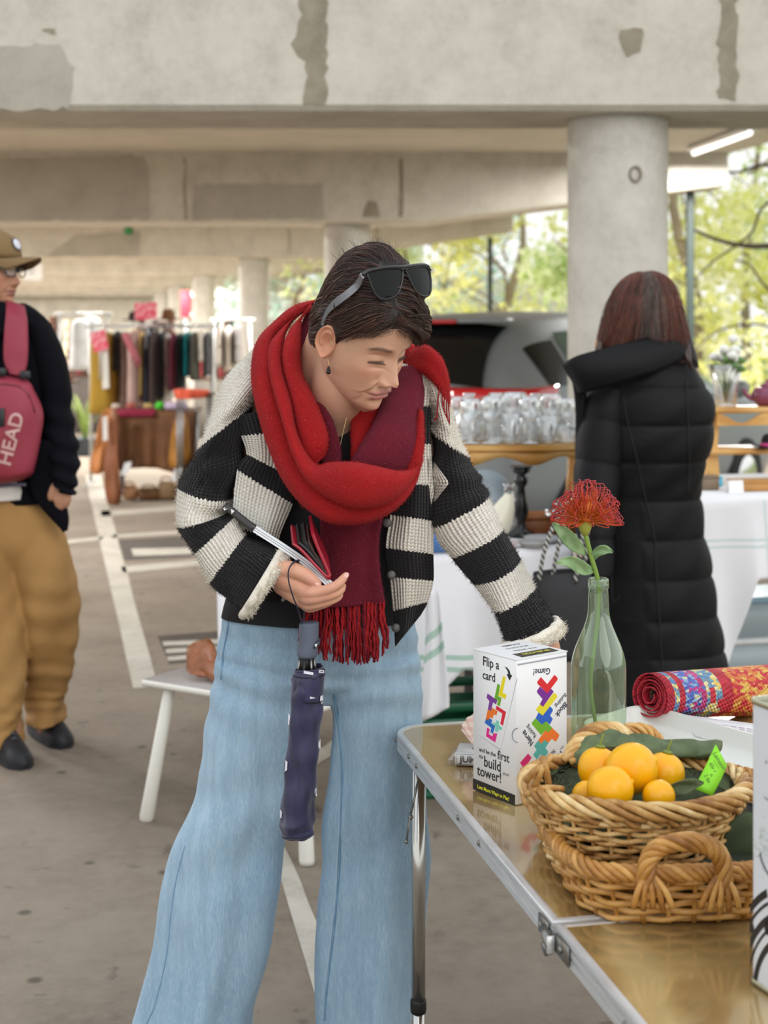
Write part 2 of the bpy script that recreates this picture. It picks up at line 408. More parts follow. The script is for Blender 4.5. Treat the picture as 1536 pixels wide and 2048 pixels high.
for bay in range(6):  # unseen battens added behind the beams to brighten the dim interior
    for k in range(5):
        x = edge_x(BEAMS[bay]) - 3.2 - 3.1 * k; y = BEAMS[bay] + 2.2
        if x > -16 and not (bay == 0 and k < 2): batten([x - .7, y, HC - .06], [x + .7, y, HC - .06], '%s added white fill batten from the open side in the %s bay between the beams' % (ORD[k - 2 * (bay == 0)], ORD[bay]), 'added fill battens between the beams')

# outside ground beyond the open side
m_road = concrete('asphalt', '#9b9a96', '#8b8a86', '#aaa9a5', bumps=.1); m_grass = mat('grass_verge', '#7c8b3c', .9, var=.35, vscale=5)
struct('road', MB().box((34, 25, -.06), (50, 70, .1)), m_road); struct('verge', MB().box((19, 36, -.02), (24, 60, .1)), m_grass)

# ================================================================ trees beyond the open side
def leafmat(name, c1, c2, c3):
    t = NT(name); oi = t.n('ObjectInfo'); nz = t.noise(t.coord(), 1.6, 3); rd = t.attr('tone')
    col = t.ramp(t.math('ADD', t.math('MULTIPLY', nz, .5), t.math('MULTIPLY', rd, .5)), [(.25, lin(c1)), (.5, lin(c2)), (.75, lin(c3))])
    t.set(col=col, rough=.55); tr = t.n('BsdfTranslucent'); t.l(col, tr.inputs[0]); mx = t.n('MixShader'); mx.inputs[0].default_value = .45
    out = t.t.nodes['Material Output']; t.l(t.b.outputs[0], mx.inputs[1]); t.l(tr.outputs[0], mx.inputs[2]); t.l(mx.outputs[0], out.inputs[0]); return t.m
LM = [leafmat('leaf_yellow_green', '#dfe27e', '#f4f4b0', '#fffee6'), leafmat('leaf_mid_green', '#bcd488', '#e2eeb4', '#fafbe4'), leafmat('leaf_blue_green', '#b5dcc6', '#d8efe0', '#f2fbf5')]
m_bark = mat('bark', '#8d8069', .9, var=.3, bump=.5)
def tree(X, Y, h, r, n, kind, label, leaf=.2, low=.06, branches=None):
    t = thing('tree', (X, Y, 0), label, 'tree', 'trees beyond the open side')
    mb = MB(); top = np.array([X + rnd.uniform(-.4, .4), Y, h * .8])
    mb.tube(spl([[X, Y, -.05], [X + rnd.uniform(-.15, .15), Y, h * .3], [X + rnd.uniform(-.3, .3), Y, h * .55], top], 12), np.linspace(.11, .03, 12), 8)
    for k in range(5):
        z = h * rnd.uniform(.25, .7); a = rnd.uniform(0, 2 * PI); e = np.array([X + r * .9 * math.cos(a), Y + r * .9 * math.sin(a), z + rnd.uniform(.2, .35) * h * .6]); s0 = np.array([X, Y, z])
        mb.tube(spl([s0, (s0 + e) / 2 + rng.normal(0, .12, 3), e], 8), np.linspace(.035, .01, 8), 6)
    ob('trunk', mb, m_bark, t)
    cl = [(np.array([X + r * rnd.uniform(-.75, .75), Y + r * rnd.uniform(-.75, .75), h * (low + (1 - low) * rnd.random())]), r * rnd.uniform(.28, .5)) for _ in range(16)]
    V = []; Fc = []; tone = []
    for i in range(n):
        c, cr = cl[rnd.randrange(16)]; d = rng.normal(0, 1, 3); d /= np.linalg.norm(d); p = c + d * cr * (rnd.random() ** .45)
        a = rng.normal(0, 1, 3); a /= np.linalg.norm(a); b = np.cross(a, rng.normal(0, 1, 3)); b /= np.linalg.norm(b); s = leaf * rnd.uniform(.6, 1.3)
        o = len(V); V += [p - a * s * .5, p + b * s * .22, p + a * s * .5, p - b * s * .22]; Fc.append((o, o + 1, o + 2, o + 3)); q = rnd.random(); tone += [q] * 4
    mb = MB().add(V, Fc, 0, tone=tone); o = ob('foliage', mb, LM[kind], t, smooth=False); o['kind'] = 'stuff'; return t
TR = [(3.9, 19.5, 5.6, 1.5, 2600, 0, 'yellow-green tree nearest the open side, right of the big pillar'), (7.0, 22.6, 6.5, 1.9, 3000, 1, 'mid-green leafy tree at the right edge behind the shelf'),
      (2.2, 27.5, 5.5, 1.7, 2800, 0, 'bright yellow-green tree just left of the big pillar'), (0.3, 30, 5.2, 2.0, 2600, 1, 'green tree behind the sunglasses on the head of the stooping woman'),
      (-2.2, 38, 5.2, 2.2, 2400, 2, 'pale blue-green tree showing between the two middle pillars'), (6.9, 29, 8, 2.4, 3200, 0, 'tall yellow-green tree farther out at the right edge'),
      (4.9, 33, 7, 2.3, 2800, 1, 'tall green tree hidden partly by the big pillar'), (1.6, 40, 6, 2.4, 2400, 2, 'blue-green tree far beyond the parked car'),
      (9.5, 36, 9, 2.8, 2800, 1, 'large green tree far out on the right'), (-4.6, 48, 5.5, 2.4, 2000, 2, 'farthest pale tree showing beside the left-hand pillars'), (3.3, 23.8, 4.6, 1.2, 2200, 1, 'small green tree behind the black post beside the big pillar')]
for k, a in enumerate(TR): tree(*a)
for k, (X, Y, r, lab) in enumerate([(4.6, 18, 1.1, 'low green bush outside behind the right-hand shelf'), (2.9, 23, 1.2, 'low yellow-green bush outside behind the parked car'), (1.0, 27, 1.2, 'low bush outside left of the big pillar'), (-.6, 33, 1.3, 'low bush outside behind the stooping woman')]):
    t = thing('bush', (X, Y, 0), lab, 'bush', 'bushes beyond the open side'); V = []; Fc = []; tone = []
    for i in range(1500):
        d = rng.normal(0, 1, 3); d /= np.linalg.norm(d); d[2] = abs(d[2]); p = np.array([X, Y, .1]) + d * [r, r, 1.5] * rnd.random() ** .3
        a = rng.normal(0, 1, 3); a /= np.linalg.norm(a); b = np.cross(a, rng.normal(0, 1, 3)); b /= np.linalg.norm(b); s = .13; o = len(V)
        V += [p - a * s * .5, p + b * s * .25, p + a * s * .5, p - b * s * .25]; Fc.append((o, o + 1, o + 2, o + 3)); q = rnd.random(); tone += [q] * 4
    o = ob('foliage', MB().add(V, Fc, 0, tone=tone), LM[k % 2], t, smooth=False); o['kind'] = 'stuff'
    mb = MB(); [mb.tube([(X, Y, 0), (X + .5 * r * math.cos(i), Y + .5 * r * math.sin(i), .8)], .015, 5) for i in range(6)]; ob('stem', mb, m_bark, t)
# one bare dark branch of the street tree reaches across the gap right of the pillar
t = thing('bare_tree', (6.2, 17.2, 0), 'dark bare-branched tree reaching into the gap right of the big pillar', 'tree')
mb = MB(); mb.tube(spl([[6.2, 17.2, -.05], [6.1, 17.2, 1.5], [5.9, 17.1, 3.2]], 10), np.linspace(.15, .09, 10), 9)
for pts, r0 in [([(1600, 480), (1530, 492), (1480, 490), (1430, 478), (1385, 458)], .045), ([(1560, 400), (1500, 470), (1430, 520), (1390, 560)], .022), ([(1620, 360), (1530, 330), (1470, 345), (1400, 330)], .03), ([(1640, 620), (1540, 580), (1500, 530), (1470, 520)], .025), ([(1620, 700), (1530, 650), (1440, 660), (1390, 700)], .02)]:
    pp = [np.array([5.95, 17.1, 3.0 if r0 > .03 else 2.5])] + [P(x, y, 17) for x, y in pts]; mb.tube(spl(pp, 18), np.linspace(r0, r0 * .35, 18), 7)
ob('branches', mb, mat('dark_bark', '#40362f', .9), t)
# ================================================================ parked car beyond the tables
m_carpaint = NT('grey_car_paint').set(col=lin('#8d9396'), rough=.5, metal=.25, coat=.12).m
m_glassdk = NT('tinted_glass').set(col=lin('#0c0e10'), rough=.22, spec=.4).m
m_glasslt = NT('side_glass').set(col=lin('#5d7168'), rough=.05, spec=.8).m
m_red = NT('red_lens').set(col=lin('#c21420'), rough=.12, coat=1.0).m
m_chrome = NT('chrome').set(col=(.8, .8, .8), rough=.15, metal=1).m
m_rubber = mat('rubber', '#1c1c1c', .8); m_plast = mat('black_plastic', '#202124', .5)
def car(loc, ang, label):
    t = thing('hatchback_car', loc, label, 'car'); Rz = rotz(ang); L = np.asarray(loc, float)
    W = lambda p: np.asarray(p, float) @ Rz.T + L
    # stations: x, bottom z, belt z, roof z, half width at belt, half width at roof
    st = [(0.0, .45, .80, .84, .62, .55), (.05, .32, .93, .98, .76, .66), (.12, .28, 1.0, 1.12, .82, .60), (.28, .25, 1.02, 1.33, .86, .56), (.50, .22, 1.03, 1.46, .88, .57), (.9, .2, 1.02, 1.51, .89, .60), (1.5, .2, 1.0, 1.53, .90, .62),
          (2.1, .2, .98, 1.50, .90, .61), (2.55, .2, .97, 1.38, .90, .60), (2.9, .2, .96, 1.20, .89, .62), (3.2, .2, .95, 1.0, .88, .70), (3.6, .22, .88, .91, .86, .70), (3.95, .26, .78, .80, .82, .66), (4.15, .32, .62, .66, .70, .55), (4.22, .40, .55, .58, .6, .5)]
    S = spl(st, 64)
    prof = [(0, 0), (.72, 0), (.95, .10), (1.0, .35), (1.0, .65), (.99, .9)]     # body side in (width share, height share bottom..belt)
    def section(r):
        x, zb, zt, zr, wb, wr = r; pts = [(wb * a, zb + (zt - zb) * h) for a, h in prof]
        for k in (0, .2, .4, .6, .8): pts.append((wb * .985 + (wr - wb * .985) * (k ** 1.1), zt + (zr - .06 - zt) * k))
        pts += [(wr * .97, zr - .04), (wr * .85, zr - .012), (wr * .55, zr + .004), (0, zr + .012)]
        return pts
    R = []
    for r in S:
        h = section(r); R.append([[r[0], y, z] for y, z in h] + [[r[0], -y, z] for y, z in h[-2:0:-1]])
    R = np.array(R); body = MB().grid(W(R), True); ob('body', body, m_carpaint, t)
    n = R.shape[1]
    def skin(name, x0, x1, j0, j1, m, off=.006, side=1, nx=14):
        """a pane lying on the body skin between two stations and two section points"""
        idx = np.linspace(x0, x1, nx); rows = []
        for i in idx:
            a = int(min(math.floor(i), len(S) - 2)); f = i - a; ring = R[a] * (1 - f) + R[a + 1] * f; row = []
            for j in np.linspace(j0, j1, 8):
                b = int(math.floor(j)); g = j - b; p = ring[b] * (1 - g) + ring[min(b + 1, n - 1)] * g
                c = np.array([p[0], 0, .85]); d = (p - c); d /= np.linalg.norm(d); p = p + d * off
                if side < 0: p = p * [1, -1, 1]
                row.append(p)
            rows.append(row)
        rows = np.array(rows); mb = MB().grid(W(rows), False); return ob(name, mb, m, t)
    for s in (1, -1):
        skin('quarter_window', 17, 21, 6.8, 10, m_glassdk, side=s); skin('side_window', 21.6, 29.5, 6.0, 10.4, m_glasslt, side=s); skin('front_window', 30.5, 40, 6.0, 10.2, m_glasslt, side=s)
    # rear window, lying on the sloping tailgate
    rw = []
    for i in np.linspace(8.3, 17.5, 12):
        a = int(i); f = i - a; r = S[a] * (1 - f) + S[a + 1] * f; wd = r[5] * .98 - .03; rw.append([[r[0] - .012, y, r[3] + .022 - .03 * (y / wd) ** 2] for y in np.linspace(-wd, wd, 12)])
    ob('rear_window', MB().grid(W(np.array(rw)), False), m_glassdk, t)
    ws = []
    for i in np.linspace(36, 45, 10):
        a = int(i); f = i - a; r = S[a] * (1 - f) + S[a + 1] * f; wd = r[5] * .96; ws.append([[r[0], y, r[3] + .022 - .03 * (y / wd) ** 2] for y in np.linspace(-wd, wd, 12)])
    ob('windscreen', MB().grid(W(np.array(ws)), False), m_glassdk, t)
    for s in (1, -1):
        q = spl([(.055, .36, 0), (.06, .60, 0), (.09, .77, 0), (.20, .868, 0), (.40, .895, 0)], 24); rows = [[[x - .02 * k, s * (y + .012 * k), z + .05 * (x > .15) * (x - .15)] for z, k in ((.955, 0), (.97, 1), (1.075, 1), (1.09, 0))] for x, y, _ in q]
        ob('tail_light', MB().grid(W(np.array(rows)), True), m_red, t)
    ob('rear_spoiler', MB().box(W([.40, 0, 1.475]), (.16, 1.1, .03), Rz, bev=.012), m_carpaint, t)
    ob('high_brake_light', MB().box(W([.315, 0, 1.47]), (.02, .5, .025), Rz, bev=.008), m_red, t)
    ob('number_plate', MB().box(W([-.005, 0, .72]), (.012, .37, .12), Rz, bev=.004), mat('plate_white', '#d9d9d2', .5), t)
    ob('rear_bumper', MB().box(W([.07, 0, .42]), (.2, 1.55, .22), Rz, bev=.07), m_plast, t)
    ob('chrome_strip', MB().box(W([.03, 0, .87]), (.03, .9, .03), Rz, bev=.01), m_chrome, t)
    for x in (.72, 3.3):
        for s in (1, -1):
            c = W([x, s * .80, .31]); ax = W([x, s * 1, .31]) - c; ax /= np.linalg.norm(ax); mb = MB().tube([c - ax * .1, c - ax * .09, c + ax * .09, c + ax * .1], [.27, .31, .31, .27], 28); ob('wheel', mb, m_rubber, t)
            ob('hub_cap', MB().tube([c + ax * .09, c + ax * .105], [.21, .17], 20), m_chrome, t)
    for s in (1, -1): ob('door_mirror', MB().ball(W([2.85, s * .99, 1.0]), (.07, .10, .07), rot=Rz), m_carpaint, t)
    return t
car((0.05, 9.11, 0), math.radians(55), 'grey hatchback car with dark rear window and red tail lights parked by the big pillar')
# ================================================================ middle stall: cloth-covered table with bric-a-brac, right-hand stall
def clothmat(name, base='#e4e3e6', bands=(), vb=(), bandcol='#9dbfae'):
    t = NT(name); co = t.coord(); nz = t.noise(co, 220, 2); n2 = t.noise(co, 5, 3)
    col = t.ramp(n2, [(.3, lin(base)), (.7, tuple(min(1, x * 1.06) for x in lin(base)))])
    if bands or vb:
        m = None
        for at, bs in (('hang', bands), ('across', vb)):
            v = t.attr(at)
            for a, b in bs:
                q = t.math('MULTIPLY', t.math('GREATER_THAN', v, a), t.math('LESS_THAN', v, b)); m = q if m is None else t.math('MAXIMUM', m, q)
        col = t.mix(t.math('MULTIPLY', m, .85), col, lin(bandcol))
    t.set(col=col, rough=.9, sheen=.2); t.bump(nz, .15, .002); return t.m
def drape(name, label, A, B, depth, ztop, drops, parent_cat='tablecloth', amp=.02, seed=0, bands=((.42, .45), (.49, .52)), vbands=(), group=None, bandcol='#9dbfae'):
    """cloth over a table: A,B front corners (x,y), depth vector, drops = hem heights along the front, folds hang as waves"""
    r = np.random.default_rng(seed); A, B, dv = [np.array([*q, 0.0]) for q in (A, B, depth)]; n = 90; mrows = 26; xs = np.linspace(0, 1, n); hem = np.interp(xs, np.linspace(0, 1, len(drops)), drops)
    fn = np.cross(B - A, [0, 0, 1]); fn /= np.linalg.norm(fn); ph = r.uniform(0, 6, 4)
    wav = lambda x, k: amp * (np.sin(x * 21 + ph[0]) + .7 * np.sin(x * 37 + ph[1]) + .5 * np.sin(x * 11 + ph[2])) * k ** 1.1
    rows = []; st = []
    for v in np.linspace(0, 1, 6)[::-1]: rows.append([A + (B - A) * x + dv * v + [0, 0, ztop + .003] for x in xs])
    for k in np.linspace(0, 1, mrows)[1:]:
        rows.append([A + (B - A) * x + fn * (.012 + .05 * k + wav(x, k)) + np.array([0, 0, ztop - (ztop - h) * k]) for x, h in zip(xs, hem)])
    rows = np.array(rows); nr = rows.shape[0]; hz = np.maximum(ztop - rows[:, :, 2], 0); hz[:6] = -1
    mb = MB().grid(rows, False, hang=hz, across=np.tile(np.where(np.arange(nr)[:, None] > 5, xs[None], -1), 1))
    o = ob(name, mb, clothmat('woven_cloth_%d' % seed, bands=bands, vb=vbands, bandcol=bandcol), origin=[*(A + (B - A) / 2)[:2], 0]); sd = o.modifiers.new('thickness', 'SOLIDIFY'); sd.thickness = .002; sd.offset = -1
    # side falls
    return tag(o, label, parent_cat, group)
def trestle(name, A, B, depth, ztop, label, group=None):
    A, B, dv = [np.array([*q, 0.0]) for q in (A, B, depth)]; t = thing(name, (A + B + dv) / 2, label, 'table', group)
    m_w = mat('pale_table_top', '#cfc8ba', .5); ex = (B - A) / np.linalg.norm(B - A); ang = math.atan2(ex[1], ex[0]); R = rotz(ang)
    ob('tabletop', MB().box((A + B + dv) / 2 + [0, 0, ztop - .018], (np.linalg.norm(B - A) - .01, np.linalg.norm(dv) - .01, .03), R, bev=.006), m_w, t)
    for u in ((.14, .92) if A[0] > 0 else (.24, .92)):
        for v in (.08, .92):
            p = A + (B - A) * u + dv * v; ob('leg', MB().tube([p, p + [0, 0, ztop - .035]], .018, 10), mat('steel_grey', '#7c7f82', .35, .8), t)
    return t
A, B, DV = (-.495, 4.52), (.58, 4.74), (-.20, .98)
trestle('stall_table', A, B, DV, .757, 'trestle table under the white green-banded cloth behind the stooping woman')
drape('tablecloth', 'white tablecloth with green bands hanging behind the stooping woman', A, B, DV, .76, [.50, .50, .49, .30, .24, .28, .42, .40, .44, .5], seed=3, bands=((.30, .315), (.335, .35)), amp=.012)
# hanging corner of the cloth, with its own bands, beside the woman's arm
m_cl2 = MB(); rows = []
for k in np.linspace(0, 1, 24):
    y = 1180 + 265 * k; x0 = 846 + 4 * math.sin(k * 5); x1 = 878 + 26 * k - 14 * max(0, k - .8) * 5 * .4
    rows.append([P(x0 + (x1 - x0) * u, y - 30 * u * (k > .85) * (k - .85) / .15, 4.50 + .015 * math.sin(u * 9 + 2 * k)) for u in np.linspace(0, 1, 14)])
m_cl2.grid(np.array(rows), False, hang=np.repeat(np.linspace(0, 1, 24)[:, None], 14, 1) + .12 * np.linspace(0, 1, 14)[None]); 
o = ob('tea_towel', m_cl2, clothmat('woven_towel', bands=((.36, .42), (.50, .56)))); sd = o.modifiers.new('thickness', 'SOLIDIFY'); sd.thickness = .003
tag(o, 'long hanging corner of green-striped white tea towel left of the game box', 'tea towel')
# green crate under the stall
def crate(name, c, size, m, label, cat='crate', ang=0.0, group=None):
    t = thing(name, c, label, cat, group); R = rotz(ang); c = np.asarray(c, float); L, W_, H_ = size
    ob('base', MB().box(c + [0, 0, .01], (L, W_, .02), R), m, t)
    for nm, off, sz in [('side_panel', (0, -W_ / 2, H_ / 2), (L, .012, H_ * .62)), ('side_panel', (0, W_ / 2, H_ / 2), (L, .012, H_ * .62)), ('end_panel', (-L / 2, 0, H_ / 2), (.012, W_, H_ * .62)), ('end_panel', (L / 2, 0, H_ / 2), (.012, W_, H_ * .62))]:
        mb = MB().box(c + R @ np.array(off), sz, R, bev=.004); ob(nm, mb, m, t)
    mb = MB(); z = H_ - .02
    for off, sz in [((0, -W_ / 2, z), (L + .02, .022, .03)), ((0, W_ / 2, z), (L + .02, .022, .03)), ((-L / 2, 0, z), (.022, W_, .03)), ((L / 2, 0, z), (.022, W_, .03))]: mb.box(c + R @ np.array(off), sz, R, bev=.005)
    ob('rim', mb, m, t)
    for sx in (-1, 1):
        for sy in (-1, 1): ob('corner_post', MB().box(c + R @ np.array([sx * L / 2, sy * W_ / 2, H_ / 2]), (.03, .03, H_), R, bev=.006), m, t)
    return t
crate('plastic_crate', (.16, 4.86, 0), (.42, .32, .30), mat('green_plastic', '#0c5a3c', .4), 'dark green plastic crate on the floor under the cloth-covered stall', ang=.2)
# blue box on the near edge of the stall, seen under the raised arm
t = thing('storage_box', (.19, 4.70, .762), 'blue cardboard box on the stall under the raised sleeve', 'box'); ob('body', MB().box((.19, 4.70, .762 + .035), (.16, .11, .07), rotz(.2), bev=.004), mat('blue_card', '#4a74ae', .6), t); ob('lid', MB().box((.19, 4.70, .762 + .078), (.168, .118, .016), rotz(.2), bev=.003), mat('blue_card_lid', '#5580b8', .6), t)

m_wood = NT('honey_wood'); wv = m_wood.n('TexWave'); wv.inputs['Scale'].default_value = 1.4; wv.inputs['Distortion'].default_value = 5; wv.inputs['Detail'].default_value = 3; m_wood.l(m_wood.coord(scale=(1, 5, 5)), wv.inputs['Vector'])
m_wood.set(col=m_wood.ramp(wv.outputs['Fac'], [(.1, lin('#c08a45')), (.6, lin('#cf9c55')), (.9, lin('#d9aa66'))]), rough=.4); m_wood = m_wood.m
def little_stand(c, w_, d_, h, label, ang=.2, name='wooden_stand'):
    """small side table with a shaped apron and curved legs"""
    t = thing(name, c, label, 'stand'); R = rotz(ang); c = np.asarray(c, float)
    n = 24; top = []; 
    pts = [(-w_ / 2, d_ / 2)] + [(-w_ / 2 + w_ * u, -d_ / 2 - .045 * math.sin(PI * u) ** 1.5) for u in np.linspace(0, 1, n)] + [(w_ / 2, d_ / 2)]
    ob('top', MB().prism(pts, (c + [0, 0, h - .018], R[:, 0], R[:, 1], R[:, 2]), .018), m_wood, t, smooth=False)
    ap = [(-w_ / 2 + .02 + (w_ - .04) * u, -d_ / 2 - .035 * math.sin(PI * u) ** 1.5 + .004) for u in np.linspace(0, 1, n)]
    rows = []
    for (x, y), u in zip(ap, np.linspace(0, 1, n)):
        zb = h - .055 - .014 * math.cos(u * 4 * PI); rows.append([c + R @ np.array(q) for q in ((x, y, h - .018), (x, y, zb), (x, y + .016, zb), (x, y + .016, h - .018))])
    ob('apron', MB().grid(np.array(rows), True), m_wood, t)
    for sx in (-1, 1):
        for sy in (-1, 1):
            x, y = sx * (w_ / 2 - .03), sy * (d_ / 2 - .03); o = np.array([sx * .7, sy * .7, 0])
            pth = spl([c + R @ (np.array([x, y, h - .02])), c + R @ (np.array([x, y, h * .72]) + o * .022), c + R @ (np.array([x, y, h * .4]) - o * .004), c + R @ (np.array([x, y, .03]) + o * .006), c + R @ (np.array([x, y, 0]) + o * .02)], 16)
            ob('leg', MB().tube(pth, np.interp(np.linspace(0, 1, 16), [0, .25, .7, .92, 1], [.018, .019, .010, .010, .015]), 10), m_wood, t)
    return t
little_stand((.475, 5.28, .763), .46, .22, .285, 'honey wooden stand with curved legs and shaped apron crowded with glassware')
m_clear = NT('clear_glass'); _f = m_clear.n('LayerWeight'); _f.inputs[0].default_value = .45; _tr = m_clear.n('BsdfTransparent'); _tr.inputs[0].default_value = (.97, .98, .98, 1); _gl = m_clear.n('BsdfGlossy'); _gl.inputs[0].default_value = (1, 1, 1, 1); _gl.inputs[1].default_value = .18
_mx = m_clear.n('MixShader'); m_clear.l(m_clear.math('MULTIPLY_ADD', _f.outputs['Facing'], .8, .16), _mx.inputs[0]); m_clear.l(_tr.outputs[0], _mx.inputs[1]); m_clear.l(_gl.outputs[0], _mx.inputs[2]); m_clear.l(_mx.outputs[0], m_clear.t.nodes['Material Output'].inputs[0]); m_clear = m_clear.m
m_silver = NT('silver_plate').set(col=(.78, .77, .75), rough=.2, metal=1).m
GL = {'wine_glass': [(.0, 0), (.032, 0), (.033, .003), (.006, .008), (.004, .012), (.004, .06), (.010, .068), (.028, .082), (.036, .105), (.035, .13), (.031, .15), (.0295, .15), (.033, .13), (.034, .105), (.026, .085), (0, .074)],
      'tumbler': [(0, 0), (.026, 0), (.028, .004), (.034, .10), (.032, .10), (.026, .01), (0, .01)],
      'decanter': [(0, 0), (.044, 0), (.048, .01), (.05, .06), (.045, .09), (.02, .115), (.015, .15), (.022, .165), (.02, .166), (.013, .15), (.018, .116), (.042, .09), (.046, .06), (.044, .014), (0, .012)],
      'glass_bowl': [(0, 0), (.03, 0), (.032, .006), (.05, .03), (.062, .055), (.06, .056), (.047, .032), (.028, .012), (0, .010)]}
CATG = {'wine_glass': 'glass', 'tumbler': 'glass', 'decanter': 'decanter', 'glass_bowl': 'bowl'}
def glass(kind, c, label, group, s=1.0):
    return tag(ob(kind, MB().lathe([(r * s, z * s) for r, z in GL[kind]], c, 20, cap=(False, False)), m_clear, origin=c), label, CATG[kind], group)
protos = {}
ST = np.array([.475, 5.28, 1.051]); Rst = rotz(.2)
lay = [('wine_glass', -.20, -.07), ('wine_glass', -.135, -.09), ('tumbler', -.07, -.10), ('wine_glass', -.005, -.105), ('tumbler', .06, -.105), ('glass_bowl', .135, -.085), ('tumbler', .205, -.07),
       ('decanter', -.185, .01), ('wine_glass', -.105, -.015), ('wine_glass', -.04, -.02), ('decanter', .03, -.01), ('wine_glass', .10, -.005), ('wine_glass', .165, .01), ('wine_glass', -.20, .075), ('tumbler', -.13, .075), ('wine_glass', -.065, .07), ('wine_glass', .0, .075), ('decanter', .075, .08), ('wine_glass', .15, .08), ('tumbler', .21, .06)]
for k, (kind, x, y) in enumerate(lay):
    p = ST + Rst @ np.array([x, y, 0]); s = rnd.uniform(.9, 1.12)
    row = 0 if k < 7 else 1 if k < 13 else 2; nm = '%s, %s from the left in the %s row on the wooden stand' % ({'wine_glass': 'clear stemmed wine glass', 'tumbler': 'straight clear tumbler', 'decanter': 'clear glass decanter', 'glass_bowl': 'low clear glass bowl'}[kind], ORD[k - (0, 7, 13)[row]], ('front', 'middle', 'back')[row])
    if kind not in protos: protos[kind] = glass(kind, p, nm, 'glassware on the honey wooden stand')
    else: dup(protos[kind], loc=p, scale=s, label=nm)
# things under and around the stand
t = thing('candlestick', (.445, 4.98, .763), 'black turned candlestick in front of the honey wooden stand', 'candlestick'); c = np.array([.445, 4.98, .763])
ob('stem', MB().lathe([(0, 0), (.045, 0), (.046, .012), (.02, .022), (.012, .05), (.022, .07), (.026, .10), (.018, .125), (.012, .16), (.022, .175), (.024, .19), (.012, .2), (.03, .212), (.032, .222), (0, .222)], c, 20), mat('black_lacquer', '#121212', .25), t)
ob('drip_pan', MB().lathe([(0, .222), (.036, .224), (.036, .23), (0, .23)], c, 20), mat('black_lacquer2', '#191818', .25), t)
t = thing('china_hen', (.34, 4.86, .763), 'cream china hen with raised tail in front of the wooden stand', 'ornament'); m_cream = mat('cream_china', '#ddd8c2', .35, var=.05); c = np.array([.34, 4.86, .763])
mb = MB().grid(tube_rings(spl([c + [-.065, 0, .045], c + [-.03, 0, .04], c + [.01, 0, .055], c + [.035, 0, .09], c + [.05, 0, .13], c + [.055, 0, .152]], 24), np.interp(np.linspace(0, 1, 24), [0, .15, .45, .7, .85, 1], [.012, .042, .05, .032, .020, .012]), 16), True)
mb.tube(spl([c + [-.05, 0, .05], c + [-.085, 0, .085], c + [-.095, 0, .125]], 10), np.linspace(.03, .008, 10), 10, flat=.5); ob('body', mb, m_cream, t)
ob('comb', MB().tube(spl([c + [.045, 0, .158], c + [.055, 0, .172], c + [.068, 0, .165]], 8), .006, 8, flat=.5), mat('dark_red_glaze', '#5a2b28', .4), t); ob('foot', MB().lathe([(0, 0), (.04, 0), (.036, .012), (.02, .02), (0, .02)], c + [0, 0, -.0], 16), m_cream, t)
tag(ob('serving_plate', MB().lathe([(0, 0), (.05, 0), (.06, .004), (.10, .02), (.098, .023), (.055, .008), (0, .007)], (0, 0, 0), 32, rot=np.array(Euler((1.25, 0, .2)).to_matrix())), mat('blue_grey_glaze', '#8f9aa2', .3), origin=(0, 0, 0)), 'blue-grey plate leaning upright behind the china hen', 'plate').location = (.335, 5.12, .867)
for k, (x, y, r, hx, lab) in enumerate([(.36, 4.72, .055, '#c9b7b4', 'pinkish saucer lying on the stall below the china hen'), (.50, 4.84, .06, '#b9babb', 'grey plate lying on the stall beside the candlestick'), (.46, 4.74, .05, '#a5a3a2', 'dark grey pewter dish lying at the near edge of the stall')]):
    tag(ob('dish', MB().lathe([(0, 0), (r * .6, 0), (r * .7, .004), (r, .016), (r * .98, .019), (r * .65, .008), (0, .007)], (x, y, .764), 28), mat('dish_glaze_%d' % k, hx, .3)), lab, 'dish')
t = thing('wooden_box', (.545, 5.08, .763), 'brown wooden box lying under the honey wooden stand', 'box'); ob('body', MB().box((.545, 5.08, .763 + .025), (.2, .12, .05), rotz(.2), bev=.004), mat('brown_box', '#8a4f25', .5), t); ob('lid', MB().box((.545, 5.08, .763 + .058), (.206, .126, .016), rotz(.2), bev=.004), mat('brown_box_lid', '#9a5c2d', .5), t)
# glittering pendant pile: cut-glass beads
mb = MB()
for i in range(120): p = np.array([.60, 5.02, .83]) + rng.normal(0, 1, 3) * [.028, .02, .022]; p[2] = max(p[2], .83); mb.ball(p, rnd.uniform(.004, .008), 6, 4)
o = ob('glass_beads', mb, m_silver, smooth=False); o['kind'] = 'stuff'; tag(o, 'heap of glittering silver beads on the brown box under the stand', 'beads')
for k, (x, y, lab) in enumerate([(.27, 4.98, 'small clear tumbler left of the china hen'), (.25, 5.12, 'clear wine glass standing behind the raised sleeve'), (.41, 5.06, 'clear decanter between the hen and the candlestick')]):
    kd = ('tumbler', 'wine_glass', 'decanter')[k]; g = dup(protos[kd], loc=(x, y, .763), label=lab)
    if 'group' in g: del g['group']
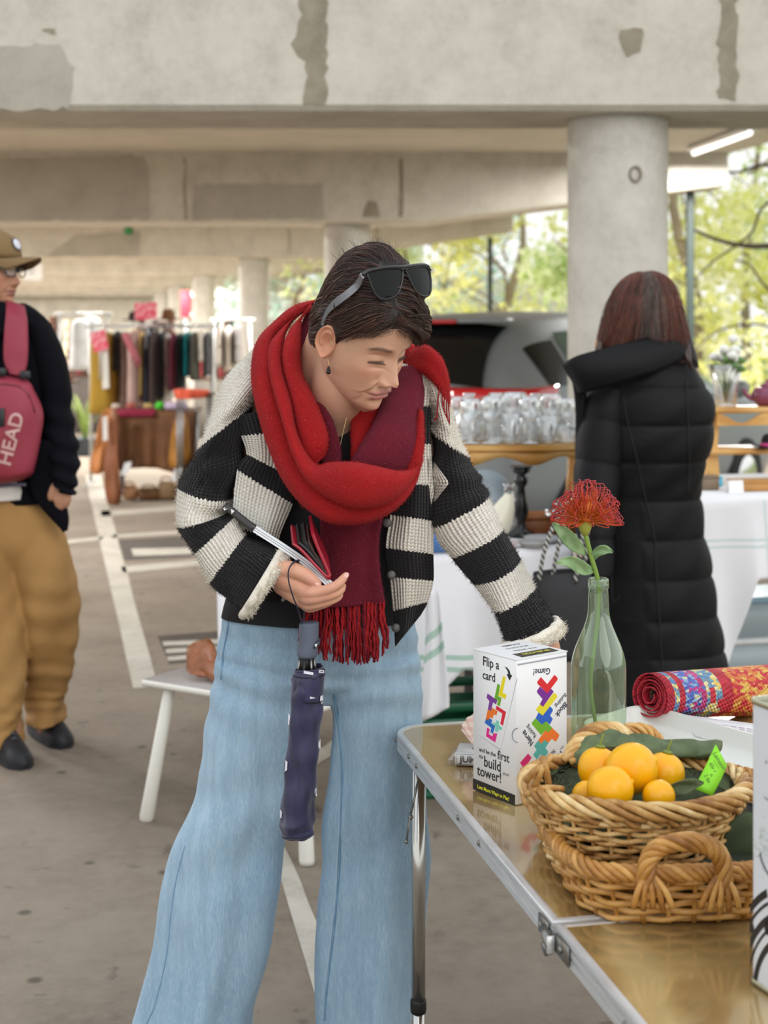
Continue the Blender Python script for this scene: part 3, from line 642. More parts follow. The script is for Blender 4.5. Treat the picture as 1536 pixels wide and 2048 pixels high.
# tote bag hanging from the arm of the woman in the black coat
t = thing('tote_bag', P(1122, 1300, 4.42), 'black tote bag with black and white rope handles hanging beside the long black coat', 'bag'); m_tote = mat('black_canvas', '#2b2b2d', .75, var=.12)
R_, lv = sloft([(1066, 1146, 1182, 1140, 4.45, .045, .045), (1068, 1180, 1182, 1176, 4.45, .06, .05), (1076, 1240, 1180, 1240, 4.45, .065, .05), (1084, 1300, 1178, 1302, 4.45, .06, .05), (1090, 1318, 1176, 1318, 4.45, .04, .04)], 24, 32, fold=lambda u, th: .004 * np.sin(th * 3 + u * 2), power=.6)
ob('body', MB().grid(R_, True, cap=(False, True)), m_tote, t)
tw = NT('black_white_rope'); wv = tw.n('TexWave'); wv.inputs['Scale'].default_value = 26; tw.l(tw.coord(rot=(0, .6, 0)), wv.inputs['Vector']); tw.set(col=tw.ramp(wv.outputs['Fac'], [(.5, lin('#18181a')), (.62, lin('#b9b6ae'))]), rough=.8)
for dx, D in ((0, 4.395), (26, 4.49)): ob('strap', MB().tube(spl([P(1078 + dx, 1160, D), P(1088 + dx, 1105, D), P(1106 + dx * .8, 1055, D + .02), P(1140 + dx * .4, 1000, D + .05), P(1168 + dx * .2, 1040, D + .02), P(1158 + dx * .5, 1110, D), P(1150 + dx * .5, 1165, D)], 40), .006, 8), tw.m, t)
# right-hand stall
A2, B2, DV2 = (1.16, 5.75), (2.05, 5.93), (-.16, .78)
trestle('stall_table', A2, B2, DV2, .800, 'trestle table under the white cloth at the right edge behind the black coat')
drape('tablecloth', 'white tablecloth with faint green bands on the right-hand stall', A2, B2, DV2, .803, [.20, .16, .50, .50, .52, .54, .56, .56, .56], seed=8, bands=((.155, .165), (.18, .19)), vbands=((.30, .31), (.60, .61), (.63, .64)), amp=.012, bandcol='#c3d3d0')
z2 = .808
t = thing('display_shelf', (1.66, 6.28, z2), 'honey wooden two-tier display shelf on the right-hand stall', 'shelf')
for k, z in enumerate((.135, .30)): ob('board', MB().box((1.66, 6.28, z2 + z), (.78, .2, .022), rotz(.2), bev=.004), m_wood, t)
for x in (-.36, 0.06, .36): ob('upright', MB().prism([(-.03, 0), (.03, 0), (.018, .15), (.03, .29), (-.03, .29), (-.018, .15)], (np.array([1.66, 6.28, z2]) + rotz(.2) @ np.array([x, -.06, 0]), rotz(.2)[:, 0], (0, 0, 1), rotz(.2)[:, 1]), .12), m_wood, t, smooth=False)
ob('scroll_front', MB().prism([(-.36, .0)] + [(-.36 + .42 * u, .03 + .02 * math.cos(u * 4 * PI)) for u in np.linspace(0, 1, 20)] + [(.06, 0)], (np.array([1.66, 6.28, z2 + .24]) + rotz(.2) @ np.array([0, -.1, 0]), rotz(.2)[:, 0], (0, 0, 1), rotz(.2)[:, 1]), .012), m_wood, t, smooth=False)
t = thing('teapot', (1.565, 6.26, z2 + .311), 'round purple-pink china teapot on the top board of the right-hand shelf', 'teapot'); c = np.array([1.565, 6.26, z2 + .311]); m_tp = mat('pink_purple_glaze', '#8b4a63', .25, var=.3, vscale=20)
ob('body', MB().lathe([(0, 0), (.035, 0), (.06, .02), (.068, .045), (.055, .072), (.03, .08), (0, .082)], c, 24), m_tp, t); ob('lid', MB().lathe([(.03, .08), (.024, .09), (.008, .096), (.010, .106), (0, .112)], c, 20), m_tp, t)
ob('handle', MB().tube(spl([c + [.055, 0, .065], c + [.10, 0, .06], c + [.095, 0, .025], c + [.06, 0, .02]], 14), .007, 8), m_tp, t); ob('spout', MB().tube(spl([c + [-.06, 0, .03], c + [-.085, 0, .045], c + [-.10, 0, .075]], 10), np.linspace(.012, .007, 10), 8), m_tp, t)
g = tag(ob('glass_vase', MB().lathe([(0, 0), (.04, 0), (.045, .01), (.05, .09), (.07, .17), (.067, .17), (.046, .09), (.04, .016), (0, .014)], (1.385, 6.22, z2 + .311), 24, cap=(False, False)), m_clear), 'clear flared glass vase on the top board of the right-hand shelf', 'vase')
t = thing('flower_bunch', (1.385, 6.22, z2 + .33), 'white blossoms with green leaves standing in the flared glass vase', 'flowers'); mb = MB(); mg = MB(); 
for i in range(9):
    a = rnd.uniform(0, 6.28); e = np.array([1.385 + .07 * math.cos(a) * rnd.random(), 6.22 + .06 * math.sin(a), z2 + .5 + rnd.uniform(0, .1)]); mg.tube([np.array([1.385, 6.22, z2 + .332]), e], .003, 6); mb.ball(e, (.022, .022, .018), 10, 6)
    mg.ball(e + [.01, -.01, -.04], (.028, .008, .014), 8, 5, rot=rotz(a))
ob('blossom', mb, mat('white_petals', '#ecebe4', .7), t); ob('stem', mg, mat('stem_green', '#6c8f4e', .6), t)
for k, (px, py, D, nm, sz, hx, lab, cat) in enumerate([(1416, 962, 6.0, 'wicker_box', (.07, .06, .045), '#7d6a55', 'small brown wicker box at the left end of the right-hand stall', 'box'), (1505, 950, 5.98, 'wooden_tray', (.17, .10, .03), '#b58245', 'pale wooden tray on the right-hand stall', 'tray'), (1436, 935, 6.12, 'trinket_box', (.03, .03, .03), '#58b6cf', 'tiny turquoise trinket box on the right-hand stall', 'box')]):
    c = P(px, py, D); c[2] = z2; t = thing(nm, c, lab, cat); m_ = mat('stall_item_%d' % k, hx, .5); ob('body', MB().box(c + [0, 0, sz[2] / 2], sz, rotz(.2), bev=.003), m_, t); ob('lid', MB().box(c + [0, 0, sz[2] + .005], (sz[0] * 1.03, sz[1] * 1.03, .01), rotz(.2), bev=.003), m_, t)
t = thing('price_card', (1.345, 5.86, z2), 'small white folded card standing at the front of the right-hand stall', 'card'); c = np.array([1.345, 5.86, z2]); ob('front', MB().prism([(-.03, 0), (.03, 0), (.03, .05), (-.03, .05)], (c, (.98, .2, 0), (0.02, .3, .95), (.2, -.98, 0)), .001), mat('white_card', '#eeeeec', .6, var=0), t, smooth=False); ob('back', MB().prism([(-.03, 0), (.03, 0), (.03, .05), (-.03, .05)], (c + [-.006, .03, 0], (.98, .2, 0), (0, -.3, .95), (.2, -.98, 0)), .001), MATS['white_card'], t, smooth=False)
for k, (x, y, hx, lab) in enumerate([(1.60, 6.15, '#d8d8d6', 'white folded cloth on the lower board of the right-hand shelf'), (1.50, 6.0, '#cfb7bb', 'pale pink folded napkin on the right-hand stall')]):
    R_, lv = sloft([(0, 0, 1, 1, 1, 1, 1)] * 4, 4, 8); mb = MB().box((x, y, z2 + .015 + (.146 if k == 0 else 0)), (.13, .09, .03), rotz(.3), bev=.012); tag(ob('folded_cloth', mb, mat('folded_%d' % k, hx, .9)), lab, 'cloth')
t = thing('hat', (1.52, 6.12, z2 + .155), 'black felt hat with a pink band on the lower board of the right-hand shelf', 'hat'); c = np.array([1.565, 6.16, z2 + .15]); t.location = c; t['org'] = list(c)
ob('crown', MB().lathe([(.052, 0), (.05, .03), (.042, .05), (.02, .058), (0, .059)], c, 20), mat('black_felt', '#17161a', .9), t); ob('brim', MB().lathe([(.05, .0), (.085, .004), (.087, .007), (.05, .006)], c, 24), MATS['black_felt'], t); ob('band', MB().lathe([(.0525, .002), (.0535, .01), (.052, .02), (.050, .02)], c, 20), mat('pink_band', '#d9468f', .7), t)
m_pl = NT('translucent_plastic').set(col=lin('#c4d3da'), rough=.25, trans=.25, ior=1.3).m
for k, (px, py, D, sz, lab) in enumerate([(1490, 1335, 6.4, (.46, .3, .16), 'translucent plastic tub, lower of the two under the right-hand stall'), (1490, 1255, 6.4, (.44, .28, .15), 'translucent plastic tub, upper of the two under the right-hand stall')]):
    c = P(px, py, D); c[2] = .0 + .175 * k; t = thing('storage_tub', c, lab, 'tub', 'tubs under the right-hand stall'); L, W_, H_ = sz
    rr = [MB().lathe([(0, 0), (.68, 0), (.70, .01), (.735, H_), (.70, H_), (.66, .02), (0, .02)], (0, 0, 0), 4)]; R4 = []
    for s_, z in ((.92, 0), (1, H_), (.97, H_), (.9, .015)):
        R4.append([c + rotz(.25) @ np.array([x, y, z]) for x, y in [(math.copysign(abs(math.cos(a)) ** .25, math.cos(a)) * L / 2 * s_, math.copysign(abs(math.sin(a)) ** .25, math.sin(a)) * W_ / 2 * s_) for a in np.linspace(0, 2 * PI, 40, endpoint=False)]])
    ob('body', MB().grid(np.array(R4), True), m_pl, t)
    R5 = [[c + rotz(.25) @ np.array([math.copysign(abs(math.cos(a)) ** .25, math.cos(a)) * L / 2 * s_, math.copysign(abs(math.sin(a)) ** .25, math.sin(a)) * W_ / 2 * s_, z]) for a in np.linspace(0, 2 * PI, 40, endpoint=False)] for s_, z in ((1.03, H_ - .01), (1.04, H_), (1.03, H_ + .012), (.95, H_ + .014))]
    ob('lid', MB().grid(np.array(R5), True), mat('tub_lid_%d' % k, ('#d9dcdc', '#8fb7c9')[k], .4), t)
    ob('contents', MB().box(c + [0, 0, H_ * .45], (L * .78, W_ * .7, H_ * .6), rotz(.25), bev=.03), mat('tub_contents_%d' % k, ('#b9b2a4', '#6ea6bd')[k], .8, var=.4, vscale=12), t)
# ================================================================ far left: clothes racks, leather stall, plants, signs
def rail(name, x0, x1, D, h, label):
    t = thing(name, ((x0 + x1) / 2, D, 0), label, 'clothes rack'); m_ = mat('rack_white_steel', '#c9cac8', .35, .3)
    ob('rail', MB().tube([(x0 - .05, D, h), (x1 + .05, D, h)], .016, 10), m_, t)
    for x in (x0, x1):
        ob('post', MB().tube([(x, D, .06), (x, D, h)], .015, 10), m_, t); ob('foot', MB().tube([(x, D - .25, .05), (x, D + .25, .05)], .016, 10), m_, t)
    return t
FAB = {}
def fab(hx, var=.15):
    if hx not in FAB: FAB[hx] = mat('fabric_' + hx[1:], hx, .9, var=var, vscale=9, bump=.15, bscale=120)
    return FAB[hx]
def garment(px0, px1, ytop, ybot, D, hx, label, name='hanging_garment', trim=None, rail_h=1.44, var=.15):
    """one garment seen nearly edge-on on its hanger"""
    c = P((px0 + px1) / 2, ytop, D); t = thing(name, (c[0], D, P(0, ybot, D)[2]), label, 'garment', 'garments on the far rack')
    xm = (px0 + px1) / 2; h = (px1 - px0) / 2; ph = rnd.uniform(0, 6)
    R_, lv = sloft([(xm - h * .35, ytop, xm + h * .35, ytop, D, .05, .05), (xm - h * .8, ytop + 10, xm + h * .8, ytop + 8, D, .16, .16), (xm - h * .9, ytop + 40, xm + h * .9, ytop + 40, D, .19, .19), (xm - h * .9, (ytop + ybot) / 2, xm + h * .95, (ytop + ybot) / 2, D, .18, .18), (xm - h, ybot, xm + h, ybot, D, .19, .19)], 16, 24,
                   fold=lambda u, th: .008 * np.sin(th * 5 + ph) * np.clip(u / 2, 0, 1))
    ob('cloth', MB().grid(R_, True), fab(hx, var), t)
    x = c[0]; zt = P(0, ytop, D)[2]
    ob('hanger', MB().tube(spl([(x, D, zt - .01), (x, D, zt + .03), (x + .012, D, rail_h + .02), (x - .01, D, rail_h + .025)], 10), .004, 6), m_chrome, t)
    if trim:
        q = [P(a, b, D - .21) for a, b in trim[1]]; mb = MB().prism([(p[0], p[2]) for p in q], ((0, D - .205, 0), (1, 0, 0), (0, 0, 1), (0, -1, 0)), .012); ob('panel', mb, fab(trim[0]), t)
    return t
DR = 13.6
rail('clothes_rack', P(182, 0, DR)[0], P(425, 0, DR)[0], DR, P(0, 652, DR)[2], 'white steel clothes rack full of garments behind the leather stall')
GM = [(178, 236, 664, 826, '#a8852f', 'long mustard yellow dress at the left end of the far clothes rack'), (226, 246, 662, 740, '#23211f', 'black garment beside the long mustard dress'),
      (240, 262, 664, 815, '#7f665c', 'taupe brown garment between the black and the pink-striped ones'), (254, 284, 662, 812, '#c9a9a3', 'pale pink striped blouse hanging forward on the far rack'), (276, 292, 664, 790, '#c7a96b', 'tan sleeve garment in the middle of the far rack'),
      (288, 306, 664, 805, '#565a6d', 'slate blue garment in the middle of the far rack'), (300, 320, 664, 810, '#4b3e3d', 'dark brown garment left of the white one on the far rack'), (318, 334, 664, 795, '#1c1b1d', 'black jacket just left of the white hanging sleeve'), (326, 344, 668, 800, '#d9d4cd', 'white garment hanging amid the black ones on the far rack'),
      (340, 356, 666, 780, '#641f33', 'maroon garment right of the white one on the far rack'), (352, 368, 666, 784, '#222629', 'black garment between the maroon and the teal ones'), (362, 388, 664, 752, '#10747a', 'teal green jacket on the far rack'), (382, 398, 664, 760, '#4c4b42', 'olive grey garment right of the teal jacket'), (392, 412, 662, 722, '#dcd4c8', 'cream cardigan at the right end of the far rack'), (408, 424, 664, 750, '#5b5a5b', 'dark grey garment at the right end of the far rack')]
for k, g in enumerate(GM):
    tr = None
    if k == 3: tr = ('#b96a72', [(243, 668), (256, 664), (282, 720), (276, 742)])
    garment(g[0], g[1], g[2], g[3], DR + .06 * ((k * 7) % 3 - 1), g[4], g[5], trim=tr, rail_h=P(0, 652, DR)[2])
DQ = 16.5
rail('clothes_rack', P(430, 0, DQ)[0], P(500, 0, DQ)[0], DQ, P(0, 640, DQ)[2], 'smaller clothes rack standing farther back beside the middle pillar')
for k, (a, b, yb, hx, lab) in enumerate([(436, 452, 735, '#8b8378', 'grey-brown garment at the left of the farther rack'), (450, 468, 740, '#c8c0b6', 'pale beige garment in the middle of the farther rack'), (466, 484, 730, '#77716d', 'dark taupe garment at the right of the farther rack')]):
    g = garment(a, b, 652, yb, DQ, hx, lab, rail_h=P(0, 640, DQ)[2]); g['group'] = 'garments on the farther rack'
# pink price signs on the rack, brown hats above it
m_pink = NT('pink_sign_card'); _n = m_pink.noise(m_pink.coord(scale=(1, 1, 1.0)), 26, 2); m_pink.set(col=m_pink.ramp(_n, [(.50, lin('#e8566f')), (.56, lin('#f3a9b4'))]), rough=.7); m_pink = m_pink.m
for k, (x, y, w_, h_, D, rz, lab) in enumerate([(292, 622, 46, 34, 13.4, .05, 'large pink card sign above the middle of the far rack'), (199, 682, 32, 40, 13.3, .25, 'pink card sign hanging on the mustard dress')]):
    c = P(x, y, D); hw, hh = w_ / 2 / F * D, h_ / 2 / F * D
    t = thing('price_sign', c - [0, 0, hh], lab, 'sign'); poly = [(-hw, -hh), (hw * .9, -hh), (hw, hh), (-hw * .95, hh)]; ca, sa = math.cos(rz), math.sin(rz)
    ob('card', MB().prism([(a * ca - b * sa, a * sa + b * ca) for a, b in poly], (c, (1, 0, 0), (0, 0, 1), (0, -1, 0)), .006), m_pink, t, smooth=False); ob('pole', MB().tube([c + [0, .012, -hh - .25], c + [0, .012, hh * .8]], .007, 6), MATS['rack_white_steel'], t)
tag(ob('paper_strip', MB().prism([(P(a, b, 13.35)[0], P(a, b, 13.35)[2]) for a, b in [(201, 700), (216, 698), (219, 776), (206, 778)]], ((0, 13.35, 0), (1, 0, 0), (0, 0, 1), (0, -1, 0)), .02), fab('#e9e7e0', .03), smooth=False), 'long white paper strip hanging in front of the mustard dress', 'paper')
for k, (x, y, r, hx, lab) in enumerate([(337, 640, .10, '#8c6b49', 'tan felt hat on top of the far rack'), (268, 642, .085, '#3b302b', 'dark brown felt hat on top of the far rack beside the pink sign')]):
    c = P(x, y, DR); t = thing('felt_hat', c, lab, 'hat'); m_ = fab(hx)
    ob('crown', MB().lathe([(r * .62, 0), (r * .6, r * .5), (r * .5, r * .9), (r * .2, r * 1.02), (0, r)], c, 18), m_, t); ob('brim', MB().lathe([(r * .6, 0), (r * 1.25, .01), (r * 1.27, .016), (r * .6, .012)], c, 22), m_, t)
    ob('hat_stand', MB().tube([c - [0, 0, .02], c + [0, 0, .04]], .012, 6), MATS['rack_white_steel'], t)
# leather stall
DT = 12.6; xa, xb = P(210, 0, DT)[0], P(388, 0, DT)[0]; zt = .745
t = thing('leather_table', ((xa + xb) / 2, DT + .3, 0), 'table draped in brown cloth with leather goods on it, far left', 'table'); m_leath = mat('brown_drape', '#6b4526', .7, var=.35, vscale=4, bump=.2)
ob('tabletop', MB().box(((xa + xb) / 2, DT + .3, zt - .015), (xb - xa, .62, .03), bev=.005), mat('dark_board', '#4d3524', .6), t)
for x in (xa + .05, xb - .05):
    for y in (DT + .06, DT + .55): ob('leg', MB().tube([(x, y, 0), (x, y, zt - .03)], .02, 8), MATS['steel_grey'], t)
xs = np.linspace(xa - .01, xb + .01, 60); rows = [[(x, DT - .012 + .018 * k * math.sin(x * 26) + .012 * k * math.sin(x * 57 + 1), zt - (zt - .22 - .06 * math.sin((x - xa) * 5)) * k) for x in xs] for k in np.linspace(0, 1, 14)]
o = ob('cloth_front', MB().grid(np.array(rows), False), m_leath, t); o.modifiers.new('thickness', 'SOLIDIFY').thickness = .004
m_hide = [mat('hide_tan', '#b5743f', .65, var=.25, vscale=6), mat('hide_chestnut', '#7d4a2c', .6, var=.25, vscale=6), mat('hide_ochre', '#a06c23', .65, var=.2)]
for k, (pts, D, mi, lab) in enumerate([([(208, 822), (226, 826), (222, 900), (206, 944), (178, 940), (192, 880)], 12.45, 0, 'tan hide hanging from the left end of the leather stall'), ([(222, 826), (238, 828), (236, 900), (242, 1000), (214, 1006), (208, 930)], 12.4, 1, 'chestnut hide hanging almost to the floor at the leather stall'),
                                      ([(352, 838), (372, 834), (380, 905), (366, 930), (336, 926)], 12.5, 2, 'ochre hide hanging at the right end of the leather stall')]):
    pl = [(P(a, b, D)[0], P(a, b, D)[2]) for a, b in pts]; bm = MB(); c = np.mean(pl, 0)
    ol = spl([(p[0], p[1], 0) for p in pl], 40, True)[:, :2]; rows = [[(c[0] + (q[0] - c[0]) * s, D - .03 * math.sin(q[0] * 40) * s, c[1] + (q[1] - c[1]) * s) for q in ol] for s in (.02, .35, .7, 1)]
    bm.grid(np.array(rows), True, cap=(True, False)); o = ob('leather_hide', bm, m_hide[mi]); o.modifiers.new('thickness', 'SOLIDIFY').thickness = .006; tag(o, lab, 'leather hide')
tag(ob('white_ribbon', MB().prism([(P(a, b, 12.35)[0], P(a, b, 12.35)[2]) for a, b in [(205, 834), (215, 832), (216, 880), (206, 882)]], ((0, 12.35, 0), (1, 0, 0), (0, 0, 1), (0, -1, 0)), .01), fab('#d8d5d2'), smooth=False), 'short white tag ribbon on the tan hide', 'ribbon')
c = np.array([(xa + xb) / 2 - .12, DT + .28, zt + .001]); o = MB(); R_ = np.array([[c + [-.36 + .02 * math.sin(i * 2.) , -.28, 0]] for i in range(2)])
t = thing('red_cloth', c, 'crimson cloth runner along the front edge of the leather stall', 'cloth'); pz = [P(x, 828, DT)[0] for x in (216, 310)]
ob('runner', MB().box(((pz[0] + pz[1]) / 2, DT + .08, zt + .006), (pz[1] - pz[0], .2, .01), bev=.004), mat('crimson_cloth', '#8c1f3d', .85), t); ob('front_hem', MB().box(((pz[0] + pz[1]) / 2, DT - .035, zt - .02), (pz[1] - pz[0], .012, .05), bev=.004), MATS['crimson_cloth'], t)
for k, (x, y, D, r, hx, nm, lab) in enumerate([(319, 815, 12.75, .035, '#49c92c', 'green_ball', 'bright green ball of yarn on the leather stall'), (232, 806, 12.8, .04, '#cbbfae', 'beige_pouch', 'pale beige pouch on the leather stall'), (262, 808, 12.8, .045, '#a8574a', 'red_pouch', 'dull red leather pouch on the leather stall'), (296, 806, 12.85, .04, '#c5a768', 'tan_pouch', 'tan leather pouch on the leather stall')]):
    c = P(x, y, D); c[2] = zt + .002; t = thing(nm, c, lab, 'ball' if k == 0 else 'pouch'); ob('body', MB().ball(c + [0, 0, r * (.98 if k == 0 else .6)], (r, r, r * (.98 if k == 0 else .6)), 14, 9), mat('stallbit_%d' % k, hx, .6), t)
    if k: ob('flap', MB().ball(c + [0, -.005, r * .95], (r * .85, r * .85, r * .3), 12, 6), MATS['stallbit_%d' % k], t)
    else: ob('yarn_band', MB().tube([c + [r * math.cos(a), r * math.sin(a) * .6, r + r * .8 * math.sin(a)] for a in np.linspace(0, 6.28, 18, endpoint=False)], .004, 5, closed=True), MATS['stallbit_0'], t)
a_, b_ = P(330, 816, 12.75), P(374, 815, 12.75); t = thing('fabric_roll', (a_ + b_) / 2 - [0, 0, .03], 'lilac roll of fabric at the right end of the leather stall', 'fabric roll'); a_[2] = b_[2] = zt + .034
ob('roll', MB().tube([a_, b_], .032, 16), mat('lilac_cloth', '#c9b6cf', .85), t); ob('core', MB().tube([b_ - [.001, 0, 0], b_ + [.006, 0, 0]], .014, 12), fab('#8a7a6a'), t)
for k, (x, y, w_, h_, hx, lab) in enumerate([(262, 975, .13, .12, '#a77a55', 'light brown leather bag under the leather stall'), (300, 985, .2, .1, '#7d5735', 'brown leather bag in the middle under the leather stall'), (335, 960, .16, .15, '#8f7350', 'khaki bag at the back under the leather stall'), (360, 985, .13, .09, '#6d4a30', 'dark brown bag at the right under the leather stall')]):
    c = P(x, 1000, 12.75); c[2] = 0; t = thing('leather_bag', c, lab, 'bag', 'bags under the leather stall'); c2 = c + [0, 0, h_ / 2]; m_ = mat('bagleather_%d' % k, hx, .6, var=.25)
    ob('body', MB().box(c2, (w_, .12, h_), bev=.03), m_, t); ob('strap', MB().tube(spl([c2 + [-w_ * .35, -.06, h_ * .3], c2 + [-w_ * .2, -.08, h_ * .75], c2 + [w_ * .2, -.08, h_ * .75], c2 + [w_ * .35, -.06, h_ * .3]], 12), .007, 6), m_, t)
for k, (x, y, lab) in enumerate([(252, 938, 'white paper tag hanging at the left under the leather stall'), (352, 950, 'white paper tag hanging at the right under the leather stall')]):
    c = P(x, y, 12.4); tag(ob('paper_tag', MB().prism([(-.03, -.05), (.03, -.04), (.035, .06), (-.02, .05)], (c, (1, .1, 0), (.2, 0, 1), (0, -1, 0)), .004), fab('#dfe0e2', .03), smooth=False), lab, 'tag')
# coral cloth on a side table between the rack and the stooping woman
c = P(385, 790, 12.2); t = thing('side_table', (c[0], c[1] + .15, 0), 'small table with a coral orange cloth right of the leather stall', 'table'); ob('tabletop', MB().box((c[0], c[1] + .15, c[2]), (.3, .3, .03), bev=.005), MATS['dark_board'], t)
for sx in (-1, 1):
    for sy in (-1, 1): ob('leg', MB().tube([(c[0] + sx * .12, c[1] + .15 + sy * .12, 0), (c[0] + sx * .12, c[1] + .15 + sy * .12, c[2])], .012, 6), MATS['steel_grey'], t)
mb = MB(); R_, lv = sloft([(352, 778, 415, 780, 12.25, .13, .13), (350, 786, 418, 786, 12.25, .15, .15), (354, 797, 412, 795, 12.25, .15, .15)], 8, 40, fold=lambda u, th: .012 * np.sin(th * 9)); mb.grid(R_, True); tag(ob('coral_cloth', mb, mat('coral_cloth', '#d5593c', .85)), 'crumpled coral orange cloth on the small side table', 'cloth')
# spiky plant in a pot
c = G(170, 912); t = thing('potted_plant', c, 'yellow-green spiky plant in a dark pot beside the man in the cap', 'plant'); ob('pot', MB().lathe([(0, 0), (.1, 0), (.13, .2), (.135, .2), (.125, .2), (.1, .17), (0, .17)], c, 20), mat('dark_pot', '#4b5560', .6), t)
m_lf = mat('plant_leaf', '#93a955', .6, var=.3, vscale=6)
for i in range(22):
    a = rnd.uniform(0, 6.28); l_ = rnd.uniform(.3, .55); e = rnd.uniform(.05, .2); s_ = c + [0, 0, .17]; d = np.array([math.cos(a), math.sin(a), 0])
    pth = spl([s_ + d * .02, s_ + d * e * .4 + [0, 0, l_ * .6], s_ + d * e + [0, 0, l_]], 8); ob('leaf', MB().tube(pth, np.interp(np.linspace(0, 1, 8), [0, .4, 1], [.012, .022, .002]), 6, flat=.25), m_lf, t)
# farther clutter: white shirts, low stalls, sign, red banner, exit lamp
garment(140, 182, 638, 740, 15.2, '#d3d5d6', 'white shirt hanging at the left, beyond the man in the cap', rail_h=P(0, 628, 15.2)[2])['group'] = 'garments on the left-hand rail'
garment(160, 205, 634, 700, 15.6, '#c4cac8', 'pale grey shirt hanging behind the mustard dress', rail_h=P(0, 628, 15.2)[2])['group'] = 'garments on the left-hand rail'
rail('clothes_rack', P(120, 0, 15.4)[0], P(215, 0, 15.4)[0], 15.4, P(0, 628, 15.4)[2], 'clothes rack with white shirts at the far left behind the man in the cap')
for k, (x0, x1, D, hx, lab) in enumerate([(84, 150, 19, '#4a3a36', 'distant stall table with dark goods, left of the racks'), (150, 250, 21, '#57504a', 'distant stall table behind the white shirts'), (250, 350, 24, '#5c5148', 'distant stall table behind the pink sign'), (395, 470, 20, '#6d675e', 'distant stall table between the racks and the middle pillar')]):
    xa_, xb_ = P(x0, 0, D)[0], P(x1, 0, D)[0]; t = thing('market_table', ((xa_ + xb_) / 2, D, 0), lab, 'table', 'distant market tables'); ob('tabletop', MB().box(((xa_ + xb_) / 2, D, .75), (xb_ - xa_, .7, .04)), MATS['dark_board'], t); ob('cloth_front', MB().box(((xa_ + xb_) / 2, D - .36, .37), (xb_ - xa_, .02, .74)), fab(hx), t)
    for j in range(7):
        u = (j + .5) / 7; hh = rnd.uniform(.15, .75); cx = xa_ + (xb_ - xa_) * u; wd = (xb_ - xa_) / 8; hxx = rnd.choice(['#33272a', '#8e2f33', '#c9b89a', '#3e4a45', '#2f333b', '#a78a5c', '#d7d3cb', '#5a3b2e'])
        g = thing('stacked_goods', (cx, D, .77), 'small %s pile of goods, %s along the %s' % ({'#33272a': 'plum-black', '#8e2f33': 'red', '#c9b89a': 'beige', '#3e4a45': 'grey-green', '#2f333b': 'slate', '#a78a5c': 'ochre', '#d7d3cb': 'white', '#5a3b2e': 'brown'}[hxx], ['first', 'second', 'third', 'fourth', 'fifth', 'sixth', 'seventh'][j], lab), 'goods', 'goods on the distant tables')
        g['label'] = ' '.join(g['label'].split()[:16]); z = .772
        while z < .77 + hh: dz = rnd.uniform(.06, .14); ob('parcel', MB().box((cx + rnd.uniform(-.02, .02), D, z + dz / 2), (wd * rnd.uniform(.7, 1), .3, dz), bev=.01), fab(hxx), g); z += dz + .002
c = P(66, 543, 22.3); t = thing('hanging_sign', c - [0, 0, .12], 'white rounded sign hanging from a beam behind the man in the cap', 'sign'); hw, hh = 19 / F * 22.3, 18 / F * 22.3
pl = [(math.copysign(abs(math.cos(a)) ** .4, math.cos(a)) * hw, math.copysign(abs(math.sin(a)) ** .4, math.sin(a)) * hh) for a in np.linspace(0, 6.28, 32, endpoint=False)]
ob('panel', MB().prism(pl, (c, (1, 0, 0), (0, 0, 1), (0, -1, 0)), .03), mat('sign_white', '#fafafa', .5, var=0), t, smooth=False); ob('bracket', MB().box((c[0], c[1] + .02, c[2] + hh + .1), (.03, .03, .3)), MATS['steel_grey'], t)
for k in range(2): ob('print_line', MB().box(c + [-.02, -.034, .03 - .05 * k], (.12 - .03 * k, .004, .014)), mat('sign_print', '#8e9598', .6, var=0), t)
c = P(371, 608, 26); t = thing('red_banner', c - [0, 0, .22], 'red upright banner on the far pillar', 'banner'); ob('panel', MB().box(c, (19 / F * 26, .02, 52 / F * 26), bev=.004), mat('banner_red', '#d92a3c', .6, var=0), t); ob('pole', MB().tube([(c[0], c[1] + .03, 0), (c[0], c[1] + .03, c[2] + .2)], .02, 8), MATS['steel_grey'], t)
c = P(257, 462, BEAMS[2] - .05); t = thing('exit_lamp', c - [0, 0, .05], 'small green exit lamp on the third concrete beam', 'lamp'); ob('housing', MB().box(c, (.10, .08, .10), bev=.01), mat('exit_green', '#1d7a3c', .4, var=0), t); ob('lens', MB().ball(c + [0, -.04, 0], (.03, .02, .03), 12, 8), mat('exit_green2', '#2fae58', .3, var=0), t)
